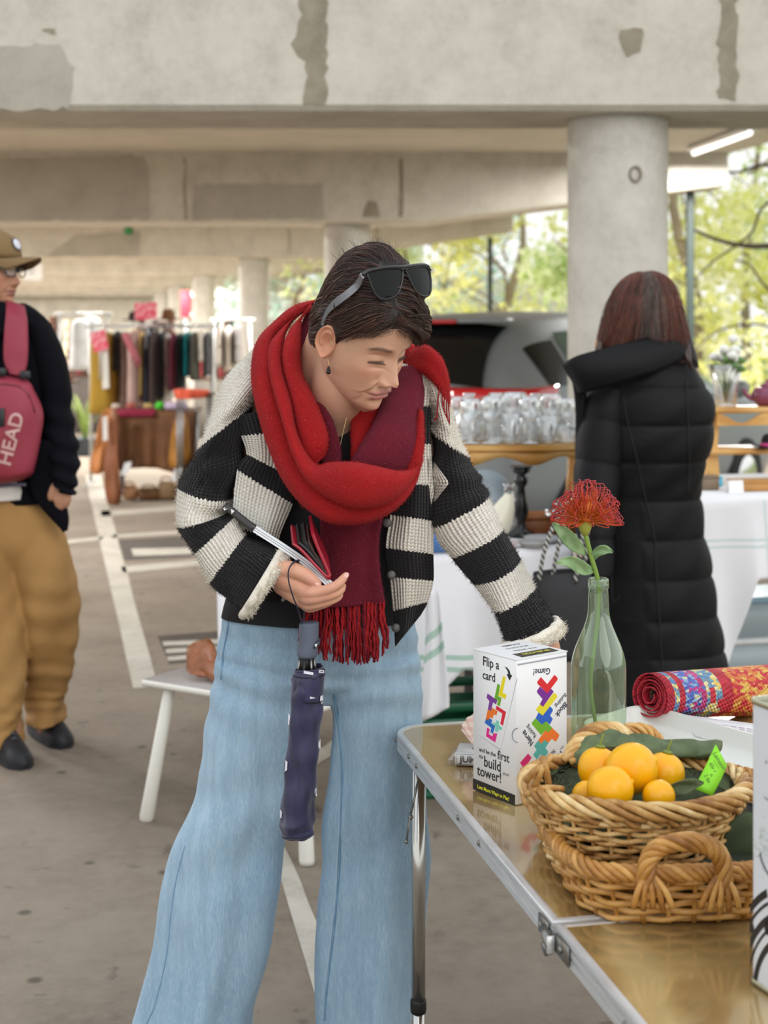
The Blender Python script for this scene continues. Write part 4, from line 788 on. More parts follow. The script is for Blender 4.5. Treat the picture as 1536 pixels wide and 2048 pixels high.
# ================================================================ white stool with the wooden shoe
m_white = mat('white_paint', '#e6e3da', .4, var=.04); e1 = np.array([.843, -.537, 0]); e2 = np.array([.466, .885, 0]); e2 = np.array([.537, .843, 0]); Rw = np.array([e1, e2, [0, 0, 1]]).T
c0 = P(281, 1349, 4.44); c0[2] = .415; Ls, Ws = .62, .34
t = thing('wooden_bench', c0 + e1 * Ls / 2 + e2 * Ws / 2 - [0, 0, .415], 'low white bench with round splayed legs behind the wide jeans', 'bench')
ob('seat', MB().box(c0 + e1 * Ls / 2 + e2 * Ws / 2, (Ls, Ws, .018), Rw, bev=.004), m_white, t)
ob('seat_panel', MB().box(c0 + e1 * Ls / 2 + e2 * Ws / 2 + [0, 0, .0095], (Ls - .012, Ws - .012, .003), Rw), mat('greyish_seat', '#a59d9a', .5, var=.08), t)
for (a, b), ft in [((.085, .03), G(292, 1641)), ((Ls - .07, .03), G(614, 1730)), ((.16, Ws - .06), None), ((Ls - .08, Ws - .05), None)]:
    top = c0 + e1 * a + e2 * b - [0, 0, .008]; bt = (ft if ft is not None else top * [1, 1, 0] + e2 * .03) + [0, 0, 0]; bt[2] = 0.0
    ob('leg', MB().tube([bt, bt + (top - bt) * .03, top], [.019, .021, .0165], 16), m_white, t)
m_shoe = NT('brown_leather'); _n = m_shoe.noise(m_shoe.coord(), 30, 4); m_shoe.set(col=m_shoe.ramp(_n, [(.3, lin('#7a4220')), (.7, lin('#a8653a'))]), rough=.35, coat=.3); m_shoe = m_shoe.m
t = thing('shoe_last', P(405, 1352, 4.42), 'brown polished wooden shoe last standing on the white bench', 'shoe'); 
R_, lv = sloft([(384, 1287, 418, 1278, 4.47, .028, .03), (374, 1296, 428, 1290, 4.46, .034, .034), (373, 1318, 436, 1312, 4.45, .035, .036), (373, 1338, 446, 1334, 4.44, .034, .036), (378, 1345, 462, 1352, 4.42, .03, .034)], 20, 28, power=.8)
ob('heel_block', MB().grid(R_, True), m_shoe, t)
ob('toe', MB().grid(tube_rings(spl([P(400, 1335, 4.44), P(422, 1338, 4.42), P(445, 1352, 4.38), P(470, 1362, 4.33)], 16), np.interp(np.linspace(0, 1, 16), [0, .3, .7, 1], [.028, .026, .03, .014]), 16), True), m_shoe, t)
# ================================================================ folding table in the foreground and everything on it
TZ = .70; T0 = np.array([.012, 2.872, 0]); TL = np.array([.2068, -.978, 0]); TL /= np.linalg.norm(TL); TW = np.array([-TL[1], TL[0], 0]); UP = np.array([0, 0, 1.0])
def TB(s, w_, z=0.0): return T0 + TL * s + TW * w_ + UP * (TZ + z)
def ray_plane(px, py, o, n):
    d = P(px, py, 1.0) - P(CX, HY, 0.0); e = np.array([0, 0, EYE]); return e + d * (np.dot(np.asarray(o) - e, n) / np.dot(d, n))
TLEN, TWID = 1.90, .76
lam = NT('golden_laminate'); co = lam.coord(scale=(1, 1, 1)); wv = lam.n('TexWave'); wv.inputs['Scale'].default_value = 2.2; wv.inputs['Distortion'].default_value = 9; wv.inputs['Detail'].default_value = 3; wv.inputs['Detail Scale'].default_value = 1.2; lam.l(co, wv.inputs['Vector'])
scr = lam.noise(lam.coord(scale=(1, .15, 1)), 60, 4)
lam.set(col=lam.ramp(wv.outputs['Fac'], [(.15, lin('#92764a')), (.55, lin('#a68a58')), (.9, lin('#b79d6c'))]), rough=lam.math('MULTIPLY_ADD', scr, .14, .05), spec=.85, coat=.6); lam.b.inputs['Coat Roughness'].default_value = .06; lam = lam.m
alu = NT('brushed_aluminium'); n_ = alu.noise(alu.coord(scale=(1, 1, 30)), 12, 3); alu.set(col=alu.ramp(n_, [(.3, lin('#c9c9c8')), (.7, lin('#e6e6e5'))]), rough=.3, metal=.4); alu = alu.m
steel = NT('dull_steel').set(col=lin('#8d8c88'), rough=.32, metal=.9).m; m_bcap = mat('black_leg_cap', '#121212', .5)
tbl = thing('folding_table', TB(.9, .38) * [1, 1, 0], 'gold-topped aluminium folding table in the foreground', 'table')
def half_outline(s0, s1, r0, r1, inset=0.0):
    """rounded outline of one half; r0 / r1 corner radius at its far and near end"""
    pts = []; a0, a1, b0, b1 = s0 + inset, s1 - inset, inset, TWID - inset
    for (cs, cw, st, r) in [(a0, b0, PI, r0), (a0, b1, PI / 2 * 3, r0), (a1, b1, 0, r1), (a1, b0, PI / 2, r1)]:
        k = 9 if r > .01 else 2; sx = 1 if cs == a0 else -1; sw = 1 if cw == b0 else -1
        c = (cs + sx * r, cw + sw * r)
        for j in range(k):
            q = j / (k - 1) * PI / 2
            if (sx, sw) == (1, 1): p = (c[0] - r * math.sin(q), c[1] - r * math.cos(q))
            elif (sx, sw) == (1, -1): p = (c[0] - r * math.cos(q), c[1] + r * math.sin(q))
            elif (sx, sw) == (-1, -1): p = (c[0] + r * math.sin(q), c[1] + r * math.cos(q))
            else: p = (c[0] + r * math.cos(q), c[1] - r * math.sin(q))
            pts.append(p)
    return pts
for s0, s1, r0, r1 in [(0, .966, .065, .002), (.970, TLEN, .002, .065)]:
    o_ = half_outline(s0, s1, r0, r1); i_ = half_outline(s0, s1, max(r0 - .011, .001), max(r1 - .011, .001), .011)
    mb = MB().prism([(a, b) for a, b in i_], (TB(0, 0, -.012), TL, TW, UP), .0115); ob('panel', mb, lam, tbl, smooth=False)
    lay_ = [(i_, -.014), (i_, .0008), (o_, .0015), (o_, -.001)]
    k_ = len(o_); cen = np.mean(o_, 0)
    def off(pts, d): return [(a + (1 if a < cen[0] else -1) * d * (abs(a - cen[0]) > .3), b + (1 if b < cen[1] else -1) * d * (abs(b - cen[1]) > .3)) for a, b in pts]
    prof = [(i_, -.014), (i_, .0008), (off(o_, .002), .0012), (o_, -.001), (o_, -.006), (off(o_, .0022), -.0068), (off(o_, .0022), -.0085), (o_, -.0095), (o_, -.017), (off(o_, .0018), -.018), (off(o_, .0018), -.0195), (o_, -.0205), (o_, -.030), (off(o_, .004), -.031), (off(o_, .012), -.031), (off(o_, .012), -.014)]
    ob('edge_trim', MB().grid(np.array([[TB(a, b, z) for a, b in pts] for pts, z in prof]), True, True), alu, tbl, autos=40)
for s in (.045, .155, .215, .50, .62, 1.22, 1.40, 1.6): ob('rivet', MB().ball(TB(s, -.001, -.0145), (.0022, .0045, .0045), 10, 6, rot=np.array([TW, TL, UP]).T), steel, tbl)
# folding legs
for s, w_ in ((.135, .022), (.135, TWID - .022), (1.74, .022), (1.74, TWID - .022)):
    top = TB(s, w_, -.02); gnd = top * [1, 1, 0]; mid = .225
    ob('leg', MB().tube([gnd + UP * mid, top], .0125, 18), NT('leg_tube_steel').set(col=lin('#c7c6c2'), rough=.18, metal=.95).m if 'leg_tube' not in MATS else MATS['leg_tube'], tbl); MATS.setdefault('leg_tube', bpy.data.materials.get('leg_tube_steel'))
    ob('leg_extension', MB().tube([gnd, gnd + UP * (mid + .02)], .0108, 16), MATS['leg_tube'], tbl); ob('leg_collar', MB().tube([gnd + UP * (mid - .004), gnd + UP * (mid + .002), gnd + UP * (mid + .016), gnd + UP * (mid + .020)], [.0135, .0145, .0145, .0135], 20), m_bcap, tbl)
a_ = P(836, 1562, 2.715); b_ = P(821, 1632, 2.70); c_ = P(813, 1682, 2.69)
ob('brace_link', MB().tube([a_, b_], .007, 8, flat=.3), steel, tbl); ob('brace_link', MB().tube([b_ + [0, -.004, .006], c_], .0065, 8, flat=.3), steel, tbl); ob('brace_pin', MB().ball(b_ + [0, -.006, 0], .005, 10, 6), steel, tbl); ob('brace_pin', MB().ball(c_ + [0, -.003, 0], .004, 10, 6), steel, tbl)
# latch over the fold
for s0, s1 in ((.918, .955), (.985, 1.035)): ob('latch_plate', MB().box(TB((s0 + s1) / 2, -.0025, -.0165), (s1 - s0, .003, .024), np.array([TL, TW, UP]).T, bev=.001), steel, tbl)
for s in (.930, 1.01): ob('latch_rivet', MB().ball(TB(s, -.005, -.0165), (.003, .005, .005), 10, 6, rot=np.array([TW, TL, UP]).T), steel, tbl)
ob('latch_hook', MB().tube([TB(.945, -.006, -.012), TB(.965, -.008, -.016), TB(.985, -.010, -.024)], [.004, .007, .005], 10), steel, tbl); ob('latch_cam', MB().tube([TB(.972, -.004, -.028), TB(.972, -.014, -.030)], .009, 14), steel, tbl); ob('latch_clip', MB().box(TB(.985, -.009, -.020), (.005, .010, .022), np.array([TL, TW, UP]).T, bev=.001), alu, tbl)

# ---------------------------------------------------------------- the game box with its print
K = np.array([.2066, 2.393, TZ + .001]); LU = np.array([-.063, .083, 0]); LU /= np.linalg.norm(LU); RU = np.array([.083, .063, 0]); RU /= np.linalg.norm(RU); BL_, BR_, BH = .1045, .109, .2255
gb = thing('game_box', K + LU * BL_ / 2 + RU * BR_ / 2, 'white block-building game box with colourful block print standing on the gold table', 'box')
m_card = mat('white_coated_card', '#e9e9ea', .35, var=.02); Rb = np.array([-LU, RU, UP]).T
ob('carton', MB().box(K + LU * BL_ / 2 + RU * BR_ / 2 + UP * BH / 2, (BL_, BR_, BH), Rb, bev=.0012), m_card, gb)
lidc = K + UP * (BH + .0012); rows = [[lidc + LU * a * BL_ + RU * (b * (BR_ + .0015)) + UP * 0.0 for a in (0, 1)] for b in np.linspace(0, 1, 8)]
A_ = np.array(rows); mbl = MB().grid(np.concatenate([A_[:, :1], A_[:, 1:], A_[:, 1:] - UP * .0012, A_[:, :1] - UP * .0012], 1), True); ob('lid_flap', mbl, m_card, gb, autos=40)
ob('tuck_edge_shadow', MB().box(K + RU * BR_ / 2 - LU * .0004 + UP * (BH - .006), (.0006, BR_ - .004, .0025), np.array([LU, RU, UP]).T), mat('flap_shadow_grey', '#b9bcc6', .5, var=0), gb)  # thin grey strip colours in the shadow under the lid flap
FL = (K, -RU); FR = (K, -LU); FT = (K + UP * (BH + .0013), UP)
INK = {}
def ink(hx):
    if hx not in INK: INK[hx] = mat('ink_' + hx[1:], hx, .4, var=0)
    return INK[hx]
def flat_print(face, pts, hx, name='printed_block', lift=.0003, parent=None, m=None):
    q = [ray_plane(x, y, face[0], face[1]) for x, y in pts]; n = face[1]; V = [p + n * lift for p in q] + [p for p in q]; k = len(q)
    mb = MB().add(V, [tuple(range(k))] + [(i, (i + 1) % k, k + (i + 1) % k, k + i) for i in range(k)]); return ob(name, mb, m or ink(hx), parent or gb, smooth=False)
def crop_pts(s, ox, oy, k): return [(ox + a / k, oy + b / k) for a, b in s]
def letter(face, txt, c, tip, size_px, hx, crop, sx=.62, bold=.012, parent=None, upv=None, name='printed_lettering', m=None, lift=.0004):
    """lettering on a face: centre and a point along the reading direction, both in photo pixels; size = capital height in photo pixels"""
    ox, oy, k = crop; C0_ = ray_plane(ox + c[0] / k, oy + c[1] / k, *face); C1 = ray_plane(ox + (c[0] + tip[0]) / k, oy + (c[1] + tip[1]) / k, *face)
    ex = C1 - C0_; sc = np.linalg.norm(ex); ex /= sc; ey = np.cross(face[1], ex); size = size_px / k * C0_[1] / F / .7; sx *= 1.5
    mb = MB(); W, Fc, _ = text_mb(txt, (C0_, ex, ey, face[1]), size, sx=sx, bold=bold, thick=lift); mb.add(W, Fc); return ob(name, mb, m or ink(hx), parent or gb, smooth=False)
c1 = (880, 1270, 5.297); c8 = (1040, 1300, 7.317); INKD = '#23262b'
for txt, c, tp, sz, sx in [('Flip a', (540, 300), (100, 28), 98, .60), ('card', (520, 440), (100, 28), 92, .60), ('and be the', (503, 1240), (100, 36), 44, .66), ('first', (672, 1292), (100, 36), 92, .60), ('to', (437, 1288), (100, 36), 44, .7), ('build', (556, 1372), (100, 36), 112, .60), ('tower!', (523, 1478), (100, 36), 108, .62)]: letter(FL, txt, c, tp, sz, INKD, c1, sx)
letter(FL, 'your', (700, 1472), (100, 36), 40, '#5a5d66', c1, .66, bold=0)
flat_print(FL, crop_pts([(349, 1516), (797, 1697), (795, 1815), (350, 1631)], *c1), '#15140f', 'printed_band'); letter(FL, 'Lots More Ways to Play!', (567, 1670), (100, 40.5), 38, '#e8e23c', c1, .62, bold=.03, lift=.0008)
flat_print(FL, crop_pts([(682, 335), (712, 345), (738, 378), (748, 420), (765, 428), (738, 482), (706, 412), (725, 415), (718, 382), (700, 352)], *c1), INKD, 'printed_arrow')
flat_print(FL, crop_pts([(800, 432), (818, 470), (645, 1215), (632, 1222), (410, 1058), (405, 1045), (640, 1205), (650, 1195), (812, 465)], *c1), '#c3c4c9', 'printed_card_edge')
for hx, s in [('#f2e11f', [(670, 433), (698, 448), (664, 612), (706, 632), (693, 678), (620, 640)]), ('#6fb327', [(610, 515), (636, 530), (618, 648), (652, 668), (634, 755), (604, 738), (616, 695), (577, 675)]), ('#7d3a9c', [(505, 620), (607, 692), (594, 735), (562, 712), (540, 805), (508, 785), (525, 700), (495, 665)]),
              ('#e0223c', [(600, 748), (700, 815), (668, 960), (640, 940), (662, 832), (590, 785)]), ('#f07a24', [(508, 788), (540, 806), (552, 770), (610, 806), (598, 852), (572, 838), (556, 884), (530, 872), (518, 905), (484, 895), (494, 850)]), ('#1f6cc0', [(520, 880), (552, 898), (545, 935), (585, 965), (560, 1045), (535, 1030), (545, 985), (515, 960), (500, 950), (475, 930), (487, 890)]),
              ('#7fd0bd', [(598, 900), (628, 918), (622, 950), (662, 985), (650, 1008), (620, 1000), (612, 1032), (582, 1015), (590, 975), (556, 950), (565, 925), (592, 935)]), ('#e0238c', [(500, 980), (528, 998), (516, 1048), (556, 1075), (566, 1040), (607, 1045), (585, 1138), (488, 1072)])]: flat_print(FL, crop_pts(s, *c1), hx)
ob('thumb_notch', MB().tube([ray_plane(880 + (828 - 62 * math.sin(a)) / 5.297, 1270 + (1062 - 75 * math.cos(a)) / 5.297, *FL) - RU * .0004 for a in np.linspace(0, PI, 16)], .0007, 6), ink('#8d8f98'), gb)
for hx, s in [('#dd2a31', [(305, 395), (397, 500), (505, 362), (540, 398), (550, 412), (545, 440), (398, 635), (262, 500), (250, 475), (258, 455)]), ('#7a2a94', [(290, 535), (398, 635), (455, 565), (492, 610), (335, 830), (290, 790), (330, 718), (250, 622), (246, 600)]), ('#e6d934', [(497, 622), (540, 660), (545, 680), (540, 695), (330, 960), (240, 885), (236, 865), (290, 793), (335, 832)]),
              ('#2a62c8', [(440, 825), (475, 862), (480, 885), (438, 960), (470, 995), (475, 1015), (435, 1090), (378, 1040), (320, 1090), (230, 997), (270, 915), (330, 960)]), ('#71b22c', [(228, 998), (320, 1092), (378, 1042), (472, 1140), (415, 1205), (375, 1172), (310, 1245), (178, 1090), (170, 1070), (178, 1055)]),
              ('#ee762a', [(376, 1174), (415, 1207), (472, 1142), (570, 1235), (574, 1255), (525, 1342), (465, 1297), (415, 1357), (355, 1312), (313, 1372), (263, 1322)]), ('#55aca2', [(355, 1314), (418, 1358), (370, 1435), (405, 1480), (408, 1500), (360, 1575), (300, 1527), (248, 1600), (197, 1545), (198, 1525), (245, 1455), (208, 1412), (212, 1395), (262, 1326), (312, 1374)]),
              ('#d1286c', [(118, 1515), (168, 1575), (118, 1655), (165, 1700), (215, 1640), (262, 1700), (190, 1775), (95, 1790), (0, 1650)]), ('#dca992', [(0, 1722), (40, 1705), (85, 1720), (98, 1755), (70, 1795), (10, 1830), (-8, 1832)])]: flat_print(FR, crop_pts(s, *c8), hx)
letter(FR, 'Game!', (316, 312), (-100, 8), 92, '#2b3145', c8, .66)
for txt, c, tp, sz, bo in [('Building', (595, 735), (-78, 100), 62, .008), ('Block', (604, 868), (-78, 100), 84, .022), ('Stacking', (428, 1562), (-82, 100), 62, .012), ('Fast', (560, 1560), (-82, 100), 84, .02), ('The', (612, 1428), (-60, 100), 36, 0)]: letter(FR, txt, c, tp, sz, '#2b3145', c8, .62, bold=bo)
for txt, c, tp, sz, bo in [('Nerve', (112, 1285), (-72, -100), 84, .022), ('Racking', (163, 1190), (-80, -100), 62, .008)]: letter(FR, txt, c, tp, sz, '#2b3145', c8, .62, bold=bo)
c7 = (930, 1270, 6.678)
flat_print(FT, crop_pts([(632, 258), (1130, 172), (1255, 210), (762, 298)], *c7), '#2a2615', 'printed_band', parent=gb)
letter(FT, 'BUILDZI', (945, 233), (-100, 17), 66, '#d8cf4a', c7, .95, bold=.03, lift=.0008)
for txt, c, sz in [('THE SPEED', (800, 190), 44), ('BUILDING', (690, 165), 44), ('GAME!', (610, 136), 56)]: letter(FT, txt, c, (-100, 16), sz, '#3a3d44', c7, .9, bold=.01)

# ---------------------------------------------------------------- cards in clear wrap, shell
t = thing('card_deck', P(925, 1534, 2.6), 'small plastic-wrapped deck of cards lettered JUMBO behind the game box', 'card deck'); D0 = np.array([.1165, 2.607, TZ + .001]); dx = np.array([.985, -.17, 0]); dy = np.array([.17, .985, 0]); Rd = np.array([dx, dy, UP]).T
ob('carton', MB().box(D0 + dx * .05 + dy * .034 + UP * .0115, (.092, .064, .021), Rd, bev=.001), m_card, t)
m_film = NT('clear_film'); _tr = m_film.n('BsdfTransparent'); _gl = m_film.n('BsdfGlossy'); _gl.inputs[1].default_value = .15; _mx = m_film.n('MixShader'); _mx.inputs[0].default_value = .16; m_film.l(_tr.outputs[0], _mx.inputs[1]); m_film.l(_gl.outputs[0], _mx.inputs[2]); m_film.l(_mx.outputs[0], m_film.t.nodes['Material Output'].inputs[0]); m_film = m_film.m
mbf = MB().box(D0 + dx * .05 + dy * .034 + UP * .0118, (.096, .068, .0228), Rd, bev=.002); mbf.prism([(-.014, .002), (.003, .022), (.003, .001)], (D0 - dy * .0, dx, UP, dy), .06); ob('wrap', mbf, m_film, t)
FD = (D0 + dy * .0015, -dy); W, Fc, _ = text_mb('JUMBO', (D0 + dx * .012 + dy * .0015 + UP * .0115, dx, UP, -dy), .0155, sx=1.05, align='LEFT', bold=.035, thick=.0004); ob('printed_lettering', MB().add(W, Fc), ink('#2a2233'), t, smooth=False)
ob('printed_frame', MB().tube([D0 + dx * a + UP * b + dy * .0016 for a, b in ((.006, .003), (.094, .003), (.094, .0205), (.006, .0205))], .0005, 4, closed=True), ink('#4a3d3a'), t)
ob('printed_ornament', MB().tube([D0 + dx * (.05 + .02 * math.cos(a)) + dy * (.034 + .015 * math.sin(a)) + UP * .0223 for a in np.linspace(0, 2 * PI, 24, endpoint=False)], .0012, 4, closed=True), ink('#7d7a6a'), t)
t = thing('scallop_shell', (.152, 2.66, TZ), 'pale pink ribbed scallop shell standing behind the white game box', 'shell'); rows = []
sh = NT('pink_shell'); wv = sh.n('TexWave'); wv.inputs['Scale'].default_value = 24; wv.bands_direction = 'Z'; sh.l(sh.coord(), wv.inputs['Vector']); sh.set(col=sh.ramp(wv.outputs['Fac'], [(.2, lin('#e6c1b4')), (.7, lin('#efd9cc'))]), rough=.5)
for r in np.linspace(.04, 1, 16):
    row = []
    for a in np.linspace(-1.45, 1.45, 66):
        rr = .040 * r * (1 + .03 * math.cos(a * 16)); row.append([.172 + rr * math.sin(a) * .98, 2.66 - .018 * (1 - r ** 2) - .0015 * r * math.cos(a * 16), TZ + .004 + .040 + rr * math.cos(a) * .9 - .038 * (1 - r) + .0])
    rows.append(row)
o = ob('valve', MB().grid(np.array(rows), False), sh.m, t); o.modifiers.new('thickness', 'SOLIDIFY').thickness = .003
ob('hinge', MB().box((.172, 2.66, TZ + .006), (.03, .012, .012), bev=.004), sh.m, t)

# ---------------------------------------------------------------- bottle with the pincushion flower
bx, by = (1197 - CX) / F * 2.6, 2.6; z_ = lambda y: EYE - (y - HY) / F * 2.6; s_ = 2.6 / F
bg_ = NT('green_bottle_glass'); lw = bg_.n('LayerWeight'); lw.inputs[0].default_value = .35; tr_ = bg_.n('BsdfTransparent'); tr_.inputs[0].default_value = (.80, .89, .76, 1); gl_ = bg_.n('BsdfGlossy'); gl_.inputs[0].default_value = (.9, 1, .9, 1); gl_.inputs[1].default_value = .04; df_ = bg_.n('BsdfTranslucent'); df_.inputs[0].default_value = (.62, .74, .56, 1)
dd = bg_.n('BsdfDiffuse'); dd.inputs[0].default_value = (.45, .55, .42, 1); m0 = bg_.n('MixShader'); m0.inputs[0].default_value = .5; bg_.l(df_.outputs[0], m0.inputs[1]); bg_.l(dd.outputs[0], m0.inputs[2])
m1 = bg_.n('MixShader'); milky = bg_.ramp(bg_.noise(bg_.coord(), 18, 4), [(.35, (.10, .10, .10)), (.75, (.26, .26, .26))]); bg_.l(milky, m1.inputs[0]); bg_.l(tr_.outputs[0], m1.inputs[1]); bg_.l(m0.outputs[0], m1.inputs[2])  # uneven milky share of diffuse and translucent mixed into the clear glass
m2 = bg_.n('MixShader'); bg_.l(bg_.math('MULTIPLY_ADD', lw.outputs['Facing'], .55, .07), m2.inputs[0]); bg_.l(m1.outputs[0], m2.inputs[1]); bg_.l(gl_.outputs[0], m2.inputs[2]); bg_.l(m2.outputs[0], bg_.t.nodes['Material Output'].inputs[0])
prof = [(0, 1530), (36, 1536), (50, 1535), (54, 1526), (54.5, 1480), (55, 1420), (55, 1340), (53, 1318), (47, 1296), (36, 1270), (27, 1248), (22, 1228), (20.5, 1205), (19.5, 1185), (19, 1178), (20.8, 1175), (21, 1168), (20, 1165), (20.5, 1160), (19, 1156), (16, 1156), (15.5, 1165)]
PS = spl([(r, y, 0) for r, y in prof[2:14]], 50); prof2 = prof[:2] + [(a, b) for a, b, _ in PS] + prof[14:]
tag(ob('glass_bottle', MB().lathe([(r * s_, max(z_(y), TZ + .001)) for r, y in prof2], (bx, by, 0), 48, cap=(True, False)), bg_.m), 'pale green glass bottle holding one red flower on the gold table', 'bottle')
fl_ = thing('pincushion_flower', P(1172, 1060, 2.6), 'red and orange pincushion flower with three green leaves standing in the bottle', 'flower')
m_stem = mat('fresh_stem', '#7c9a3c', .5, var=.2); m_fleaf = NT('flower_leaf'); _n = m_fleaf.noise(m_fleaf.coord(), 45, 3); m_fleaf.set(col=m_fleaf.ramp(_n, [(.3, lin('#6d9160')), (.7, lin('#9db888'))]), rough=.5); m_fleaf = m_fleaf.m
ob('stem', MB().tube(spl([P(1198, 1490, 2.6), P(1190, 1440, 2.6), P(1181, 1372, 2.595), P(1186, 1310, 2.595), P(1195, 1240, 2.6), P(1197, 1170, 2.6), P(1183, 1115, 2.6), P(1170, 1066, 2.6)], 40), np.linspace(.0032, .0042, 40), 10), m_stem, fl_)
def leaf(pts, wid, D, name='leaf', m=None, parent=None, curl=.004):
    c = spl([P(x, y, D + dz) for x, y, dz in pts], 18); d = np.gradient(c, axis=0); d /= np.linalg.norm(d, axis=1)[:, None]; n = np.cross(d, [0, 1, 0]); n /= np.linalg.norm(n, axis=1)[:, None]; rows = []
    for i, u in enumerate(np.linspace(0, 1, 18)):
        w_ = wid * (math.sin(PI * min(1, u * .92 + .06)) ** .8); rows.append([c[i] + n[i] * w_ * q + np.array([0, -1, 0]) * (curl * (1 - abs(q) ** 1.5) * -1 + .002 * math.sin(u * 9 + q * 3)) for q in np.linspace(-1, 1, 9)])
    o = ob(name, MB().grid(np.array(rows), False), m or m_fleaf, parent or fl_); o.modifiers.new('thickness', 'SOLIDIFY').thickness = .0009; return o
for pts, wd in [([(1172, 1108, 0), (1150, 1090, -.015), (1128, 1066, -.03), (1106, 1046, -.035)], .0125), ([(1183, 1121, 0), (1196, 1105, -.012), (1210, 1099, -.02), (1226, 1105, -.022)], .0085), ([(1188, 1142, 0), (1170, 1139, -.015), (1142, 1124, -.03), (1112, 1126, -.04)], .0115)]: leaf(pts, wd, 2.6)
m_bract = mat('flower_bract', '#a3a548', .6); ob('bract', MB().lathe([(.004, 0), (.010, .010), (.013, .022), (.008, .03), (0, .03)], P(1170, 1072, 2.6), 14), m_bract, fl_)
sty = NT('flower_style'); sty.set(col=sty.ramp(sty.attr('tone'), [(.0, lin('#c9962f')), (.35, lin('#d2662a')), (.62, lin('#c4392c')), (1.0, lin('#9d1f35'))]), rough=.4); fc = P(1172, 1040, 2.6)
mbs = MB(); mbk = MB()
for i in range(190):
    a = rnd.uniform(0, 2 * PI); e = rnd.random() ** .75; th = .05 + 1.80 * e; d0 = np.array([math.sin(th) * math.cos(a), math.sin(th) * math.sin(a), math.cos(th)])
    L = rnd.uniform(.048, .062) * (1.12 if th < .7 else 1.0 if th < 1.3 else .92); hor = np.array([math.cos(a), math.sin(a), 0]); b0 = fc + d0 * .008
    tip = b0 + d0 * L * .8 + hor * L * .12 + UP * L * (.28 if th > .8 else .08) - hor * (L * .34 * (1 if rnd.random() < .6 else .2)); pth = spl([b0, b0 + d0 * L * .45 + hor * .006, b0 + d0 * L * .8 + hor * .012 * e + UP * .004, tip], 9)
    mbs.grid(tube_rings(pth, np.linspace(.00115, .0007, 9), 5), True, tone=np.repeat(np.linspace(.12, 1, 9)[:, None] * np.ones((9, 5)) * rnd.uniform(.85, 1.05), 1, 1)); mbk.ball(tip, .0016, 6, 4)
for i in range(150):
    a = rnd.uniform(0, 2 * PI); th = rnd.uniform(0, 1.5); d0 = np.array([math.sin(th) * math.cos(a), math.sin(th) * math.sin(a), math.cos(th)]); b0 = fc + d0 * .01; L = rnd.uniform(.016, .030)
    pth = spl([b0, b0 + d0 * L * .6 + rng.normal(0, .003, 3), b0 + d0 * L + rng.normal(0, .006, 3)], 6); mbs.grid(tube_rings(pth, np.linspace(.0016, .0008, 6), 5), True, tone=np.ones((6, 5)) * rnd.uniform(.15, .5))
o = ob('styles', mbs, sty.m, fl_); o['kind'] = 'stuff'; o = ob('style_tips', mbk, mat('style_tip', '#8f3a40', .5), fl_); o['kind'] = 'stuff'
ob('flower_heart', MB().ball(fc + [0, 0, .014], (.019, .019, .021), 16, 10), mat('flower_heart', '#d9742c', .7, var=.3, vscale=90), fl_)

# ---------------------------------------------------------------- wicker
wk = NT('cane'); oi = wk.n('ObjectInfo'); nz = wk.noise(wk.coord(scale=(1, 1, 1)), 38, 4); nz2 = wk.noise(wk.coord(), 260, 2)
f_ = wk.math('ADD', wk.math('MULTIPLY', oi.outputs['Random'], .34), wk.math('MULTIPLY', nz, .66)); col = wk.ramp(f_, [(.26, lin('#8a5c2d')), (.44, lin('#bb8d50')), (.60, lin('#d9b679')), (.78, lin('#efd9ab'))])
col = wk.mix(wk.ramp(nz2, [(.68, (0, 0, 0)), (.75, (.5, .5, .5))]), col, lin('#4a2d14')); wk.set(col=col, rough=.42, spec=.4); wk.bump(nz2, .25, .0008)
wk2 = NT('honey_cane'); oi = wk2.n('ObjectInfo'); nz = wk2.noise(wk2.coord(), 30, 4); f_ = wk2.math('ADD', wk2.math('MULTIPLY', oi.outputs['Random'], .3), wk2.math('MULTIPLY', nz, .7)); wk2.set(col=wk2.ramp(f_, [(.26, lin('#83521f')), (.46, lin('#b6803c')), (.64, lin('#d2a059')), (.82, lin('#e6c384'))]), rough=.36, spec=.5); wk2.bump(wk2.noise(wk2.coord(), 200, 2), .2, .0008)
def basket(parent, path, zs, mcol, nst, wr, row_dz, sr, h, floor_z):
    """woven wall: path(a, v) -> xy of the wall at angle a and height share v; stakes in front / behind alternate weavers"""
    nrow = int(h / row_dz)
    for i in range(nrow):
        v = (i + .5) / nrow; a = np.linspace(0, 2 * PI, nst * 5, endpoint=False); ph = i % 2 * PI; jit = rng.normal(0, .0007, len(a)); off = sr * .95 * np.cos(a * nst / 2 + ph) + np.convolve(jit, np.ones(5) / 5, 'same')
        pts = []
        for q, o_ in zip(a, off):
            c, n = path(q, v); pts.append([c[0] + n[0] * o_, c[1] + n[1] * o_, floor_z + h * v + .0012 * math.sin(q * 3 + i * 2.1) + .0012 * math.sin(q * nst / 2 + ph)])
        ob('weaver', MB().tube(pts, wr * rnd.uniform(.85, 1.12), 7, closed=True), mcol, parent)
    for k in range(nst):
        q = 2 * PI * (k + .0) / nst; mb = MB(); mb.tube([[*path(q + .0, v)[0][:2], floor_z + h * v] for v in np.linspace(0, 1.02, 6)], sr * .8, 6); ob('stake', mb, mcol, parent)
